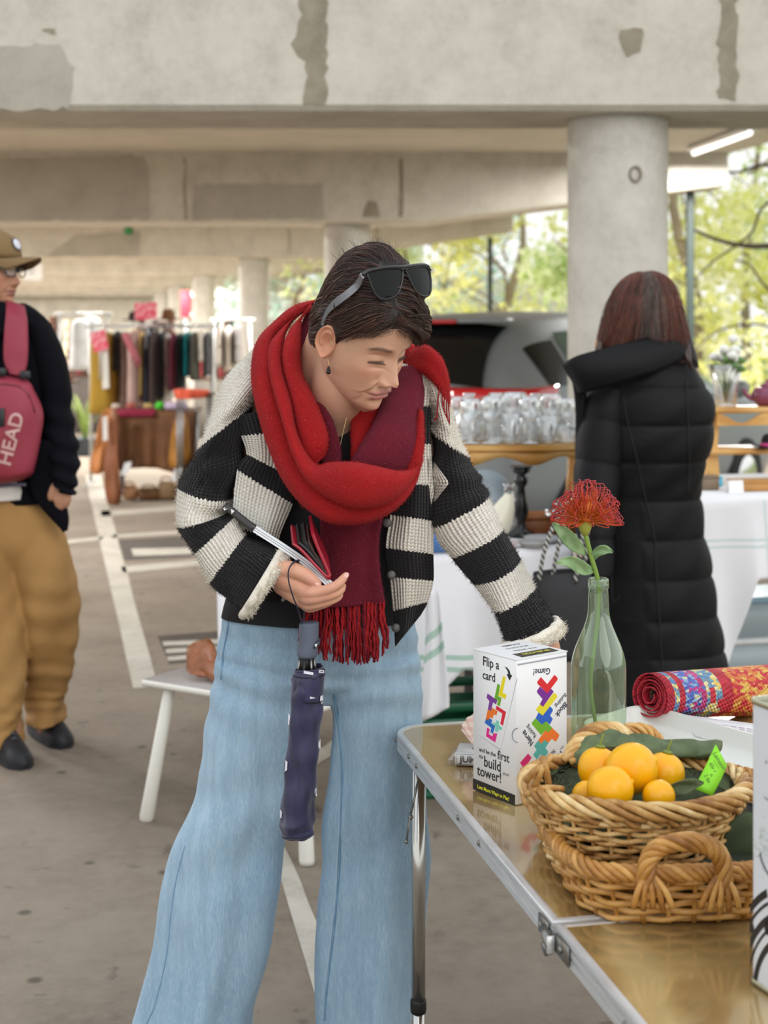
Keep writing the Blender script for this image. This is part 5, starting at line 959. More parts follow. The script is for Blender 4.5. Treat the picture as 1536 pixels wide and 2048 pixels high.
def rope_loop(parent, curve, closed, nstr, rad, srad, turns, mcol, name='rim_strand', m=6):
    p, t_, N, B = frame_path(curve, UP if closed else None, closed); n = len(p)
    for s in range(nstr):
        ph = 2 * PI * s / nstr + np.linspace(0, 2 * PI * turns, n, endpoint=not closed); wob = 1 + .12 * np.sin(np.linspace(0, 17, n) + s)
        ob(name, MB().tube(p + (np.cos(ph) * rad * wob)[:, None] * N + (np.sin(ph) * rad * wob)[:, None] * B, srad * rnd.uniform(.88, 1.1), m, closed=closed), mcol, parent)
def ell(cx, cy, ax, ay, rx0, ry0, rx1, ry1, p=2.0):
    def f(a, v):
        rx, ry = rx0 + (rx1 - rx0) * v, ry0 + (ry1 - ry0) * v; c, s = math.cos(a), math.sin(a); e = 2.0 / p
        x, y = math.copysign(abs(c) ** e, c) * rx, math.copysign(abs(s) ** e, s) * ry; nx, ny = c / rx, s / ry; l = math.hypot(nx, ny)
        return ax * x + ay * y + np.array([cx, cy, 0]), (ax * nx + ay * ny) / l
    return f
XA, YA = np.array([.9957, .093, 0]), np.array([-.093, .9957, 0])
# lower rectangular basket
LBZ = TZ + .002; lb = thing('wicker_tray', (.40, 2.115, TZ), 'low rectangular honey-coloured wicker tray basket with twisted handles', 'basket')
lp = ell(.402, 2.118, XA, YA, .162, .192, .185, .216, 5.0)
def even(f):  # spread angles evenly along the outline
    a = np.linspace(0, 2 * PI, 721); pts = np.array([f(q, .5)[0] for q in a]); l = np.r_[0, np.cumsum(np.linalg.norm(np.diff(pts, axis=0), axis=1))]; l /= l[-1]
    return lambda q, v: f(np.interp((q % (2 * PI)) / (2 * PI), l, a), v)
lpe = even(lp)
basket(lb, lpe, None, wk2.m, 40, .0043, .0098, .0040, .066, LBZ)
mbb = MB().grid(np.array([[[*lpe(a, 0)[0][:2] * 1.0, LBZ + z] for a in np.linspace(0, 2 * PI, 60, endpoint=False)] for z in (0.001, .004)]), True); ob('base', mbb, wk2.m, lb)
rimc = np.array([[*lpe(a, 1.0)[0][:2], LBZ + .070] for a in np.linspace(0, 2 * PI, 220, endpoint=False)]); rope_loop(lb, rimc, True, 5, .0075, .0048, 22, wk2.m)
def arch(c0, c1, lift, lean, n=40): c0, c1 = np.asarray(c0), np.asarray(c1); return spl([c0 - UP * .02, c0 + UP * lift * .55 + (c1 - c0) * .04 + lean * .5, c0 + (c1 - c0) * .28 + UP * lift * .95 + lean, c0 + (c1 - c0) * .72 + UP * lift * .97 + lean, c1 + UP * lift * .55 - (c1 - c0) * .04 + lean * .5, c1 - UP * .02], n)
ha, hb = P(1290, 1760, 1.878), P(1448, 1762, 1.888); hc = arch(ha, hb, .050, np.array([0, -.006, 0])); rope_loop(lb, hc, False, 6, .0078, .0046, 2.4, wk2.m, 'handle_strand', 7)
for hx_, sgn in ((ha, 1), (hb, -1)):
    for k in range(5): ob('handle_wrap', MB().tube(spl([hx_ + [sgn * .004, -.002, .012], hx_ + [sgn * (-.010 + .008 * k), -.011, -.008], hx_ + [sgn * (-.016 + .012 * k), -.010, -.030 - .003 * (k % 2)]], 8), .0040, 7), wk2.m, lb)
hb1, hb2 = [lpe(q, 1.0)[0] + UP * (LBZ + .075) for q in (1.40, 1.75)]; rope_loop(lb, arch(hb1, hb2, .055, np.array([0, .004, 0])), False, 5, .0078, .0046, 2.4, wk2.m, 'handle_strand', 6)
dark = mat('dark_green_cloth', '#26301f', .8, var=.3, vscale=14, bump=.3); rows = []
for v in np.linspace(0, 1, 8): rows.append([[*(np.array([.402, 2.118]) + (lpe(a, .2)[0][:2] - [.402, 2.118]) * (.25 + .70 * v)), LBZ + .010 + .035 * v ** 3 + .006 * math.sin(a * 7 + v * 5) * v] for a in np.linspace(0, 2 * PI, 60, endpoint=False)])
tag(ob('green_cloth', MB().grid(np.array(rows), True), dark), 'dark green cloth lining the low wicker tray basket under the round basket', 'cloth')
leaf([(1470, 1750, 0), (1486, 1700, -.01), (1500, 1660, -.01), (1520, 1640, 0)], .03, 2.03, 'napkin_corner', mat('napkin_green', '#3d4a30', .8, var=.25, vscale=20), lb)
# upper round basket
ub = thing('wicker_basket', (.3416, 2.112, TZ + .012), 'round wicker basket of lemons standing inside the low wicker tray', 'basket')
UBZ, UBH = TZ + .022, .100; up_ = ell(.3416, 2.086, XA, YA, .112, .096, .147, .125)
basket(ub, up_, None, wk.m, 34, .0036, .0076, .0034, UBH, UBZ)
rimc = np.array([[*up_(a, 1.02)[0][:2], UBZ + UBH + .006] for a in np.linspace(0, 2 * PI, 200, endpoint=False)]); rope_loop(ub, rimc, True, 5, .0088, .0050, 7, wk.m)
rim2 = np.array([[*up_(a, .93)[0][:2], UBZ + UBH * .93] for a in np.linspace(0, 2 * PI, 160, endpoint=False)]); rope_loop(ub, rim2, True, 2, .0062, .0038, 17, wk.m)
ob('base', MB().grid(np.array([[[*up_(a, 0)[0][:2], UBZ + z] for a in np.linspace(0, 2 * PI, 48, endpoint=False)] for z in (-.006, 0)]), True), wk.m, ub)
hc = spl([P(1138, 1530, 2.17), P(1156, 1490, 2.19), P(1190, 1464, 2.205), P(1232, 1463, 2.21), P(1262, 1485, 2.21), P(1276, 1520, 2.205)], 44); rope_loop(ub, hc, False, 6, .0085, .0048, 2.2, wk.m, 'handle_strand', 7)
for k, (a, b) in enumerate([((1052, 1562), (1096, 1530)), ((1068, 1575), (1102, 1512)), ((1050, 1590), (1125, 1578)), ((1085, 1515), (1098, 1572))]): ob('rim_end', MB().tube(spl([P(*a, 2.04), P((a[0] + b[0]) / 2, (a[1] + b[1]) / 2 - 8, 2.03), P(*b, 2.05)], 8), .0046, 7), wk.m, ub)
# napkin inside, price tag
nap = NT('green_napkin'); _n = nap.noise(nap.coord(), 26, 4); nap.set(col=nap.ramp(_n, [(.3, lin('#46543a')), (.7, lin('#66744f'))]), rough=.75); nap.bump(nap.noise(nap.coord(), 60, 3), .4, .004)
rows = []
for v in np.linspace(0, 1, 14):
    row = []
    for a in np.linspace(0, 2 * PI, 90, endpoint=False):
        bk = .5 + .5 * math.sin(a); hi = UBZ + .058 + (.056 + .010 * math.sin(a * 4 + 1) + .004 * math.sin(a * 11)) * max(0, bk) ** .7 ; r = (.30 + .68 * v) ; c, n_ = up_(a, .25 + .55 * v); c = np.array([.3416, 2.086, 0]) + (c - [.3416, 2.086, 0]) * r
        row.append([c[0] + .003 * math.sin(v * 9 + a * 5), c[1] + .003 * math.cos(v * 8 + a * 4), UBZ + .045 + (hi - UBZ - .045) * v ** 2 + .004 * math.sin(a * 6 + v * 7)])
    rows.append(row)
o = ob('napkin', MB().grid(np.array(rows), True), nap.m); tag(o, 'crumpled dark green napkin under the lemons in the round basket', 'napkin')
roll = spl([P(1144, 1530, 2.17), P(1162, 1500, 2.18), P(1200, 1482, 2.19), P(1255, 1485, 2.19), P(1320, 1497, 2.19), P(1390, 1500, 2.18), P(1436, 1498, 2.16)], 60); mb = MB(); R_ = tube_rings(roll, np.interp(np.linspace(0, 1, 60), [0, .1, .5, .9, 1], [.010, .019, .024, .022, .016]), 26, flat=.42); I_, J_ = np.meshgrid(np.arange(60), np.arange(26), indexing='ij')
mb.grid(R_ + (.0030 * np.sin(I_ * .55 + 1.3 * np.sin(J_ * .5)) * np.abs(np.sin(J_ * .24)) + .0022 * np.abs(np.sin(I_ * .23 + J_ * .6)))[..., None] * np.array([.3, -.5, 1.0]), True); o2 = ob('napkin_fold', mb, nap.m, o)
leaf([(1318, 1594, 0), (1352, 1580, -.004), (1380, 1570, -.002), (1408, 1566, 0)], .010, 2.03, 'napkin_corner', nap.m, o)
lemon = NT('lemon_peel'); _n = lemon.noise(lemon.coord(), 14, 3); lemon.set(col=lemon.ramp(_n, [(.3, lin('#f4a900')), (.7, lin('#fbc010'))]), rough=.3); lemon.bump(lemon.noise(lemon.coord(), 420, 2), .18, .0012); m_calyx = mat('lemon_calyx', '#7d8a3c', .7)
for k, (px, py, r, D, ax, st, lab) in enumerate([(1197, 1537, 42, 2.115, (.1, .1, 1), True, 'orange-yellow lemon with a green stem at the back left of the pile'), (1264, 1537, 51, 2.07, (.75, -.2, .35), False, 'largest orange-yellow lemon on top of the pile'), (1221, 1578, 46, 2.02, (.8, .1, .25), False, 'bright yellow lemon at the front of the pile'),
                                               (1328, 1548, 42, 2.11, (.2, .1, 1), True, 'lemon with a dry stem at the right of the pile'), (1318, 1592, 32, 2.02, (.8, .3, .2), False, 'small lemon half sunk at the front right of the pile'), (1172, 1590, 28, 2.075, (.5, .5, .3), False, 'lemon almost hidden at the front left of the pile')]):
    c = P(px, py, D); rr = r / F * D; ax = np.asarray(ax, float); ax /= np.linalg.norm(ax); u = np.cross(ax, [0, 1, .1]); u /= np.linalg.norm(u); Rl = np.array([u, np.cross(ax, u), ax]).T; t = thing('lemon', c - UP * rr, lab, 'lemon', 'lemons in the round basket')
    pr = [(0, -1.05)] + [(math.sin(q) * (1 + .02 * math.sin(3 * q)), -math.cos(q) * (1.03 if math.cos(q) > 0 else 1.0)) for q in np.linspace(.10, PI - .16, 24)] + [(.10, 1.045), (.05, 1.09), (0, 1.095)]
    ob('fruit', MB().lathe([(a * rr, b * rr) for a, b in pr], c, 32, rot=Rl), lemon.m, t)
    if st: e = c + ax * rr * 1.0; ob('stem', MB().tube(spl([e - ax * .004, e + ax * .006, e + ax * .016 + np.array([.003, 0, .002])], 8), [.0045, .003, .002, .0018, .0018, .0018, .0016, .0014], 7), m_calyx, t); ob('calyx', MB().lathe([(0, -.001), (.008, 0), (.005, .003), (0, .003)], e, 10, rot=Rl), m_calyx, t)
tg = thing('price_tag', P(1415, 1575, 2.04), 'neon green handwritten lemon price tag stuck in the rim of the round basket', 'tag'); TQ = [P(1431, 1489, 2.085), P(1454, 1531, 2.08), P(1424, 1592, 2.045), P(1387, 1577, 2.05)]; tn = np.cross(TQ[1] - TQ[0], TQ[3] - TQ[0]); tn /= np.linalg.norm(tn); tn = tn if tn[1] < 0 else -tn
rows = [[TQ[0] + (TQ[1] - TQ[0]) * u + ((TQ[3] + (TQ[2] - TQ[3]) * u) - (TQ[0] + (TQ[1] - TQ[0]) * u)) * v + tn * .002 * math.sin(v * 3) for u in (0, .5, 1)] for v in np.linspace(0, 1, 8)]; o = ob('card', MB().grid(np.array(rows), False), NT('neon_green_card').set(col=lin('#8fe02a'), rough=.6).m, tg); o.modifiers.new('thickness', 'SOLIDIFY').thickness = .0006
ex = (TQ[1] - TQ[0]); exl = np.linalg.norm(ex); ex = ex / exl; ey = np.cross(tn, ex); 
for txt, v, sz in [('Lemons!', .17, .0105), ('~~~~~', .29, .008), ('65c each', .42, .0085), ('or', .56, .0085), ('2 for $1', .72, .0085)]:
    c = (TQ[0] + TQ[1]) / 2 * (1 - v) + (TQ[2] + TQ[3]) / 2 * v; W, Fc, _ = text_mb(txt, (c + tn * .002, ex, ey, tn), sz, sx=.75, thick=.0009, shear=.25); ob('handwriting', MB().add(W, Fc), ink('#2c4a12'), tg, smooth=False)

# ---------------------------------------------------------------- white plastic tray, paper in a sleeve, rolled rug, tin
a_, b_ = np.array([.573, -.820, 0]), np.array([-.820, -.573, 0]); c_ = np.array([.478, 2.835, TZ]); LA, LB = .40, .165
def rr_outline(inset, r, z, n=10):
    pts = []; x0, x1, y0, y1 = inset, LA - inset, inset, LB - inset; r = max(r - inset * .5, .006)
    for cx_, cy_, st in [(x1 - r, y1 - r, 0), (x0 + r, y1 - r, PI / 2), (x0 + r, y0 + r, PI), (x1 - r, y0 + r, 1.5 * PI)]:
        for q in np.linspace(st, st + PI / 2, n): x, y = cx_ + r * math.cos(q), cy_ + r * math.sin(q); pts.append(c_ + a_ * x + b_ * y + UP * (z + .012 * (1 - y / LB)))
    return pts
tag(ob('plastic_tray', MB().grid(np.array([rr_outline(i, .04, z) for i, z in [(.016, .002), (.006, .020), (0, .036), (-.002, .040), (.003, .041), (.006, .037), (.013, .018), (.026, .007), (.045, .005)]]), True), mat('white_plastic', '#dcdcd6', .28, var=.02), autos=60), 'shallow white plastic tray lying behind the round basket', 'tray')
ps = thing('printed_sheet', P(1430, 1470, 2.72), 'printed paper sheet in a clear sleeve lying behind the white tray', 'paper'); PQ = [P(1343, 1426, 2.80), P(1516, 1448, 2.74), P(1516, 1502, 2.60), P(1392, 1472, 2.70)]
pat = lambda u, v: (PQ[0] * (1 - u) + PQ[1] * u) * (1 - v) + (PQ[3] * (1 - u) + PQ[2] * u) * v
pn = np.cross(PQ[1] - PQ[0], PQ[3] - PQ[0]); pn /= np.linalg.norm(pn); pn = pn if pn[2] > 0 else -pn
o = ob('page', MB().grid(np.array([[pat(u, v) for u in np.linspace(0, 1, 6)] for v in np.linspace(0, 1, 6)]), False), mat('paper_white', '#e4e2e3', .5, var=.02), ps); o.modifiers.new('thickness', 'SOLIDIFY').thickness = .001
for k in range(9):
    v = .24 + .075 * k; mb = MB(); 
    for j in range(7): u0 = .26 + .10 * j; mb.add([pat(u0, v) + pn * .0012, pat(u0 + .08, v) + pn * .0012, pat(u0 + .08, v + .022) + pn * .0012, pat(u0, v + .022) + pn * .0012], [(0, 1, 2, 3)])
    ob('text_line', mb, ink('#b7a9b5'), ps, smooth=False)
ob('photo_square', MB().add([pat(.16, .16) + pn * .0014, pat(.26, .16) + pn * .0014, pat(.26, .46) + pn * .0014, pat(.16, .46) + pn * .0014], [(0, 1, 2, 3)]), ink('#8c8890'), ps, smooth=False)
rg = NT('woven_rug'); uv = rg.attr('uv2', 'Vector'); sx_ = rg.n('SeparateXYZ'); rg.l(uv, sx_.inputs[0]); U, V_ = sx_.outputs[0], sx_.outputs[1]
st1 = rg.math('SINE', rg.math('MULTIPLY', rg.math('ADD', V_, rg.math('MULTIPLY', U, .35)), 700)); st2 = rg.math('SINE', rg.math('MULTIPLY', U, 520)); wv_ = rg.math('MULTIPLY', st1, st2)
vor = rg.n('TexVoronoi'); vor.inputs['Scale'].default_value = 1; mp = rg.n('Mapping'); mp.inputs['Scale'].default_value = (95, 150, 1); rg.l(uv, mp.inputs[0]); rg.l(mp.outputs[0], vor.inputs['Vector']); hue = rg.n('SeparateColor'); rg.l(vor.outputs['Color'], hue.inputs[0])
multi = rg.ramp(hue.outputs[0], [(0, lin('#5f86b8')), (.28, lin('#e2c56a')), (.48, lin('#6f9fb0')), (.66, lin('#e6dca2')), (.84, lin('#7c8f9d'))], 'CONSTANT'); blue = rg.ramp(hue.outputs[0], [(0, lin('#5a72c0')), (.3, lin('#8fb0d0')), (.5, lin('#c03a86')), (.72, lin('#4f62b0')), (.88, lin('#d8d4b0'))], 'CONSTANT')
red = rg.ramp(hue.outputs[1], [(0, lin('#b51f33')), (.5, lin('#c92a3c')), (.8, lin('#a01c30'))], 'CONSTANT'); org_ = rg.ramp(hue.outputs[0], [(0, lin('#c72c38')), (.35, lin('#d9793a')), (.7, lin('#e0b455'))], 'CONSTANT'); mag = rg.ramp(hue.outputs[0], [(0, lin('#b8326e')), (.6, lin('#d24a8c')), (.85, lin('#6a6fb0'))], 'CONSTANT')
def band(lo, hi, src=None): src = U if src is None else src; return rg.math('MULTIPLY', rg.math('GREATER_THAN', src, lo), rg.math('LESS_THAN', src, hi))
c = red; c = rg.mix(band(.018, .030), c, multi); c = rg.mix(band(.045, .085), c, blue); c = rg.mix(band(.085, .099), c, mag); c = rg.mix(band(.099, .140), c, multi); 
c = rg.mix(rg.math('MULTIPLY', band(.108, .122), band(.022, .052, V_)), c, lin('#c92a3c')); c = rg.mix(rg.math('MULTIPLY', band(.128, .15), band(.012, .03, V_)), c, lin('#c92a3c')); c = rg.mix(band(.170, .30), c, org_)
rg.set(col=c, rough=.55); rg.bump(wv_, .9, .002)
e0, e1_ = P(1300, 1391, 2.80), P(1575, 1380, 3.02); axv = e1_ - e0; AL = np.linalg.norm(axv); axv /= AL; n1 = np.cross(axv, [0, 0, 1]); n1 /= np.linalg.norm(n1); n2 = np.cross(n1, axv); rows = []; uvs = []
turns = 5.2; th = np.linspace(0, turns * 2 * PI, 300)
for s in np.linspace(0, 1, 16):
    row = []; uvr = []; R1 = .0425 + .012 * s
    for q in th:
        f = q / th[-1]; r = .010 + (R1 - .010) * f ** .8; an = -q + .6; sq = 1 - .10 * math.sin(an) * (1 - f) 
        row.append(e0 + axv * (AL * s - .004 * math.sin(q * .5) * (1 - s)) + n1 * r * math.cos(an) * 1.05 + n2 * (r * math.sin(an) * sq)); uvr.append([AL * s, (th[-1] - q) * .047 % 1.0, 0])
    rows.append(row); uvs.append(uvr)
mb = MB().grid(np.array(rows), False, uv2=np.array(uvs)); o = ob('rolled_rug', mb, rg.m); o.modifiers.new('thickness', 'SOLIDIFY').thickness = .0022; tag(o, 'rolled red woven plastic rug with multicoloured pattern at the far edge of the gold table', 'rug')
tn_ = thing('tin', (.46, 1.75, TZ), 'tall white tin with tree and black swirl print at the right table edge', 'tin'); q0 = np.array([.4172, 1.752, TZ + .001]); da, db = np.array([.376, -.926, 0]), np.array([.926, .376, 0]); HT = .3245
def tin_ring(z, ins, r=.010):
    pts = []
    for cx_, cy_, st in [(.10 - r - ins, .16 - r - ins, 0), (r + ins, .16 - r - ins, PI / 2), (r + ins, r + ins, PI), (.10 - r - ins, r + ins, 1.5 * PI)]:
        for q in np.linspace(st, st + PI / 2, 8): pts.append(q0 + da * (cx_ + r * math.cos(q)) + db * (cy_ + r * math.sin(q)) + UP * z)
    return pts
m_tin = mat('white_tinplate', '#dfe3ea', .3, var=.02, metal=.0); ob('body', MB().grid(np.array([tin_ring(z, i) for z, i in [(0.004, 0), (HT - .004, 0)]]), True), m_tin, tn_, autos=50)
m_seam = NT('tin_seam').set(col=lin('#b7b49a'), rough=.3, metal=.7).m
for z in (0.0, HT - .006): ob('seam_ring', MB().grid(np.array([tin_ring(z, 0), tin_ring(z, -.0015), tin_ring(z + .006, -.0015), tin_ring(z + .006, .001), tin_ring(z + .003, .002)]), True), m_seam, tn_)
FN = (q0, -db)
for pts, hx in [([(1500, 1846), (1507, 1850), (1509, 1860), (1504, 1866), (1499, 1864)], '#1d1b1c'), ([(1531, 1842), (1545, 1840), (1548, 1862), (1536, 1872), (1529, 1860)], '#1d1b1c')]: flat_print(FN, pts, hx, 'printed_swirl', parent=tn_)
for k in range(5):
    cx_, cy_, r0 = 1560, 1985, 58 + 22 * (k // 1) * .62; w_ = 9 if k % 2 == 0 else 4
    arc = [(cx_ + (r0 * .95) * math.cos(a), cy_ + r0 * 1.9 * math.sin(a)) for a in np.linspace(PI * 1.02, PI * 1.42, 14)]; arc2 = [(cx_ + ((r0 - w_) * .95) * math.cos(a), cy_ + (r0 - w_) * 1.9 * math.sin(a)) for a in np.linspace(PI * 1.42, PI * 1.02, 14)]
    flat_print(FN, [(max(x, 1500.5), y) for x, y in arc + arc2], '#1d1b1c', 'printed_swirl', parent=tn_)
mb = MB()
for i in range(150):
    x, y = 1535 + rnd.gauss(0, 14), 1695 + rnd.gauss(0, 22)
    if x < 1506: continue
    p = ray_plane(x, y, *FN) - db * .0004; mb.add([p + da * .0008 * math.cos(q) + UP * .0008 * math.sin(q) for q in np.linspace(0, 2 * PI, 5, endpoint=False)], [(0, 1, 2, 3, 4)])
o = ob('printed_leaves', mb, ink('#9db89a'), tn_, smooth=False); o['kind'] = 'stuff'
ob('printed_branch', MB().tube([ray_plane(x, y, *FN) - db * .0003 for x, y in [(1521, 1706), (1524, 1722), (1531, 1738), (1540, 1752)]], .0011, 5), ink('#4a4350'), tn_)
letter(FN, 'a', (1533, 1523), (10, 6), 9, '#8a5a86', (0, 0, 1), .8, parent=tn_); letter(FN, 'tea', (1534, 1597), (10, 6), 8, '#9a9aa2', (0, 0, 1), .9, parent=tn_)
# ================================================================ people: head with face, ears; hands; lofted clothes
from mathutils.bvhtree import BVHTree
def bvh_of(*objs):
    V = []; Fc = []; 
    for o in objs:
        off = len(V); m = o.matrix_world if o.parent is None else Matrix.Translation(Vector(o.parent['org'] if 'org' in o.parent else (0, 0, 0)))
        if o.parent is None: m = Matrix.Translation(o.location)
        V += [m @ v.co for v in o.data.vertices]; Fc += [tuple(i + off for i in p.vertices) for p in o.data.polygons]
    return BVHTree.FromPolygons(V, Fc)
def hit(bvh, px, py, off=.001, dflt=2.8):
    e = Vector((0, 0, EYE)); d = Vector(P(px, py, 1.0) - np.array([0, 0, EYE])).normalized(); h = bvh.ray_cast(e, d)
    return (np.array(h[0]) - np.array(d) * off) if h[0] is not None else P(px, py, dflt)
def interp(z, xs, ys): return np.interp(z, xs, ys)
def head_mesh(Rm, org, skin, lips, brow, nose=1.0, age=1.0, n=170, m=230, brow_w=1.0, lid=None, seed=1):
    """head in its own frame (x right, y forward, z up, origin between the ears); returns vertices, faces, colours"""
    zt = np.array([-.124, -.118, -.110, -.098, -.085, -.070, -.050, -.030, 0, .03, .06, .085, .105, .118, .123])
    wd = np.array([.006, .020, .032, .043, .052, .0585, .0645, .069, .0725, .073, .069, .059, .043, .022, .004])
    fr = np.array([.062, .074, .080, .0825, .0815, .0835, .0845, .083, .0815, .0865, .083, .070, .048, .022, .0])
    bk = np.array([.050, .030, .012, -.010, -.030, -.050, -.068, -.082, -.096, -.099, -.094, -.078, -.055, -.032, -.01])
    u = np.linspace(0, 1, n); zz = -.124 + (.247) * (u * .92 + .08 * (1 - np.cos(u * PI)) / 2)
    from_a = np.linspace(-PI, PI, m, endpoint=False); phi = from_a - .55 * np.sin(from_a) * .9     # denser in front
    phi = np.sign(from_a) * PI * (np.abs(from_a) / PI) ** 1.35
    Zg, Pg = np.meshgrid(zz, phi, indexing='ij')
    def smoothi(z, ys):
        from_z = np.interp(z, zt, ys); d = .006
        return (from_z + np.interp(z - d, zt, ys) + np.interp(z + d, zt, ys) + np.interp(z - 2 * d, zt, ys) * .5 + np.interp(z + 2 * d, zt, ys) * .5) / 4
    W, Fr, Bk = smoothi(Zg, wd), smoothi(Zg, fr), smoothi(Zg, bk)
    e = .004 / .247
    cyy = np.where(Zg > -.05, -.006, -.006 + (Bk + .03) * .4 * np.clip((-.05 - Zg) / .06, 0, 1))
    cyy = np.minimum(cyy, Fr - .012)
    X = W * np.sign(np.sin(Pg)) * np.abs(np.sin(Pg)) ** .92; c = np.cos(Pg)
    Y = np.where(c > 0, cyy + (Fr - cyy) * np.abs(c) ** .88, cyy - (cyy - Bk) * np.abs(c))
    front = sm(c, .05, .55); x, z = X, Zg; ax = np.abs(x)
    dY = np.zeros_like(X)
    # nose: ridge, tip, wings
    amp = np.interp(z, [-.056, -.051, -.047, -.041, -.034, -.024, -.012, .002, .014, .024], [0, .003, .012, .0225, .0235, .0175, .0115, .0055, .0028, 0]) * nose
    hw = np.interp(z, [-.056, -.046, -.036, -.02, 0, .02], [.0125, .0125, .0115, .0095, .0085, .010]); dY += amp * gs(x, hw)
    dY += .0085 * nose * gs(ax - .0145, .0062) * gs(z + .0445, .0068); dY -= .0035 * gs(ax - .0085, .0035) * gs(z + .0525, .003)
    dY -= .0030 * gs(ax - .0225, .004) * gs(z + .041, .008)
    # eyes: socket, lids, lash line
    dY -= .0095 * gs(ax - .030, .0175) * gs(z - .002, .0125); dY -= .004 * gs(ax - .013, .006) * gs(z - .004, .009)
    dY += .0080 * gs(ax - .032, .0135) * gs(z + .001, .0085)
    cz = z - (.0075 - 60 * (ax - .032) ** 2 * .2); dY -= .0013 * gs(cz, .0013) * sm(ax, .016, .022) * (1 - sm(ax, .046, .052))
    lz = z - (-.0062 - 4.0 * (ax - .030) ** 2 + .0 - .0012 * (ax - .032) / .014); lash = gs(lz, .0016 + .0014 * gs(ax - .031, .009)) * sm(ax, .0165, .021) * (1 - sm(ax, .042, .048)); dY -= .0016 * lash
    dY -= .0022 * gs(z + .0165 + 6 * (ax - .030) ** 2, .0028) * gs(ax - .028, .014) * age     # lower lid bag
    # brow, cheekbone, cheek
    dY += .0038 * gs(ax - .030, .019) * gs(z - .022, .0075); dY += .0050 * gs(ax - .045, .019) * gs(z + .026, .017); dY += .0030 * gs(ax - .034, .014) * gs(z + .052, .016)
    dY -= .0035 * gs(ax - .056, .012) * gs(z + .062, .018)
    # folds from the nose and below the mouth corners
    t = np.clip((-.044 - z) / .032, 0, 1); fx = .019 + .014 * t; dY -= .0026 * age * gs(ax - fx, .0030) * sm(-z, .040, .046) * (1 - sm(-z, .074, .082)); dY += .0018 * age * gs(ax - fx - .006, .005) * sm(-z, .040, .048) * (1 - sm(-z, .070, .080))
    dY -= .0022 * age * gs(ax - .030 - .05 * (-.080 - z), .0032) * sm(-z, .076, .082) * (1 - sm(-z, .094, .104))
    # mouth
    mw = 1 - sm(ax, .020, .0275); curve = -.0712 - 3.2 * ax ** 2
    lz2 = z - curve; up_ = gs(lz2 - .0050 - .0010 * gs(ax - .007, .005), .0034) * mw; lo_ = gs(lz2 + .0062, .0042) * (1 - sm(ax, .015, .024)); seam = gs(lz2, .0012) * (1 - sm(ax, .024, .029))
    dY += .0036 * gs(z + .068, .014) * (1 - sm(ax, .02, .032)); dY += .0042 * up_ + .0050 * lo_ - .0038 * seam - .0018 * gs(x, .004) * gs(z + .058, .006)
    dY -= .0030 * gs(ax - .028, .005) * gs(z + .0735, .005); dY -= .0032 * gs(z + .0885, .005) * gs(x, .018); dY += .0050 * gs(x, .017) * gs(z + .104, .012)
    Y = Y + dY * front
    # jaw corner softening
    V = np.stack([X, Y, Zg], -1)
    col = np.zeros(V.shape); col[:] = skin
    def tint(mask, cc, k=1.0): 
        mm = np.clip(mask * front * k, 0, 1)[..., None]; col[:] = col * (1 - mm) + np.asarray(cc) * mm
    rosy = np.asarray(skin) * [1.05, .80, .76]; tint(gs(ax - .042, .020) * gs(z + .032, .02), rosy, .55); tint(gs(x, .012) * gs(z + .042, .012), rosy, .5); tint(gs(z + .10, .02) * gs(x, .03), rosy, .25)
    tint(np.clip(up_ * 1.7, 0, 1) * (lz2 > -.0005), lips, .85); tint(np.clip(lo_ * 1.7, 0, 1) * (lz2 < .0005), lips, .9); tint(seam, np.asarray(lips) * .45, .8)
    bz = z - (.0205 + .0035 * gs(ax - .036, .012) - .005 * sm(ax, .042, .055)); nz_ = np.random.default_rng(seed).normal(0, .12, V.shape[:2])
    tint(np.clip(gs(bz, .0036 * brow_w) * sm(ax, .013, .021) * (1 - sm(ax, .046, .056)) * (1 + nz_) * 1.3, 0, 1), brow, .8)
    tint(lash, (.035, .022, .018), .95); tint(gs(lz - .0025, .003) * sm(ax, .016, .022) * (1 - sm(ax, .044, .05)), np.asarray(skin) * .8, .4)
    Fc = []
    for i in range(n - 1):
        for j in range(m): j2 = (j + 1) % m; Fc.append((i * m + j, i * m + j2, (i + 1) * m + j2, (i + 1) * m + j))
    Fc.append(tuple(range(m - 1, -1, -1))); Fc.append(tuple((n - 1) * m + j for j in range(m)))
    return V.reshape(-1, 3) @ Rm.T + org, Fc, col.reshape(-1, 3)
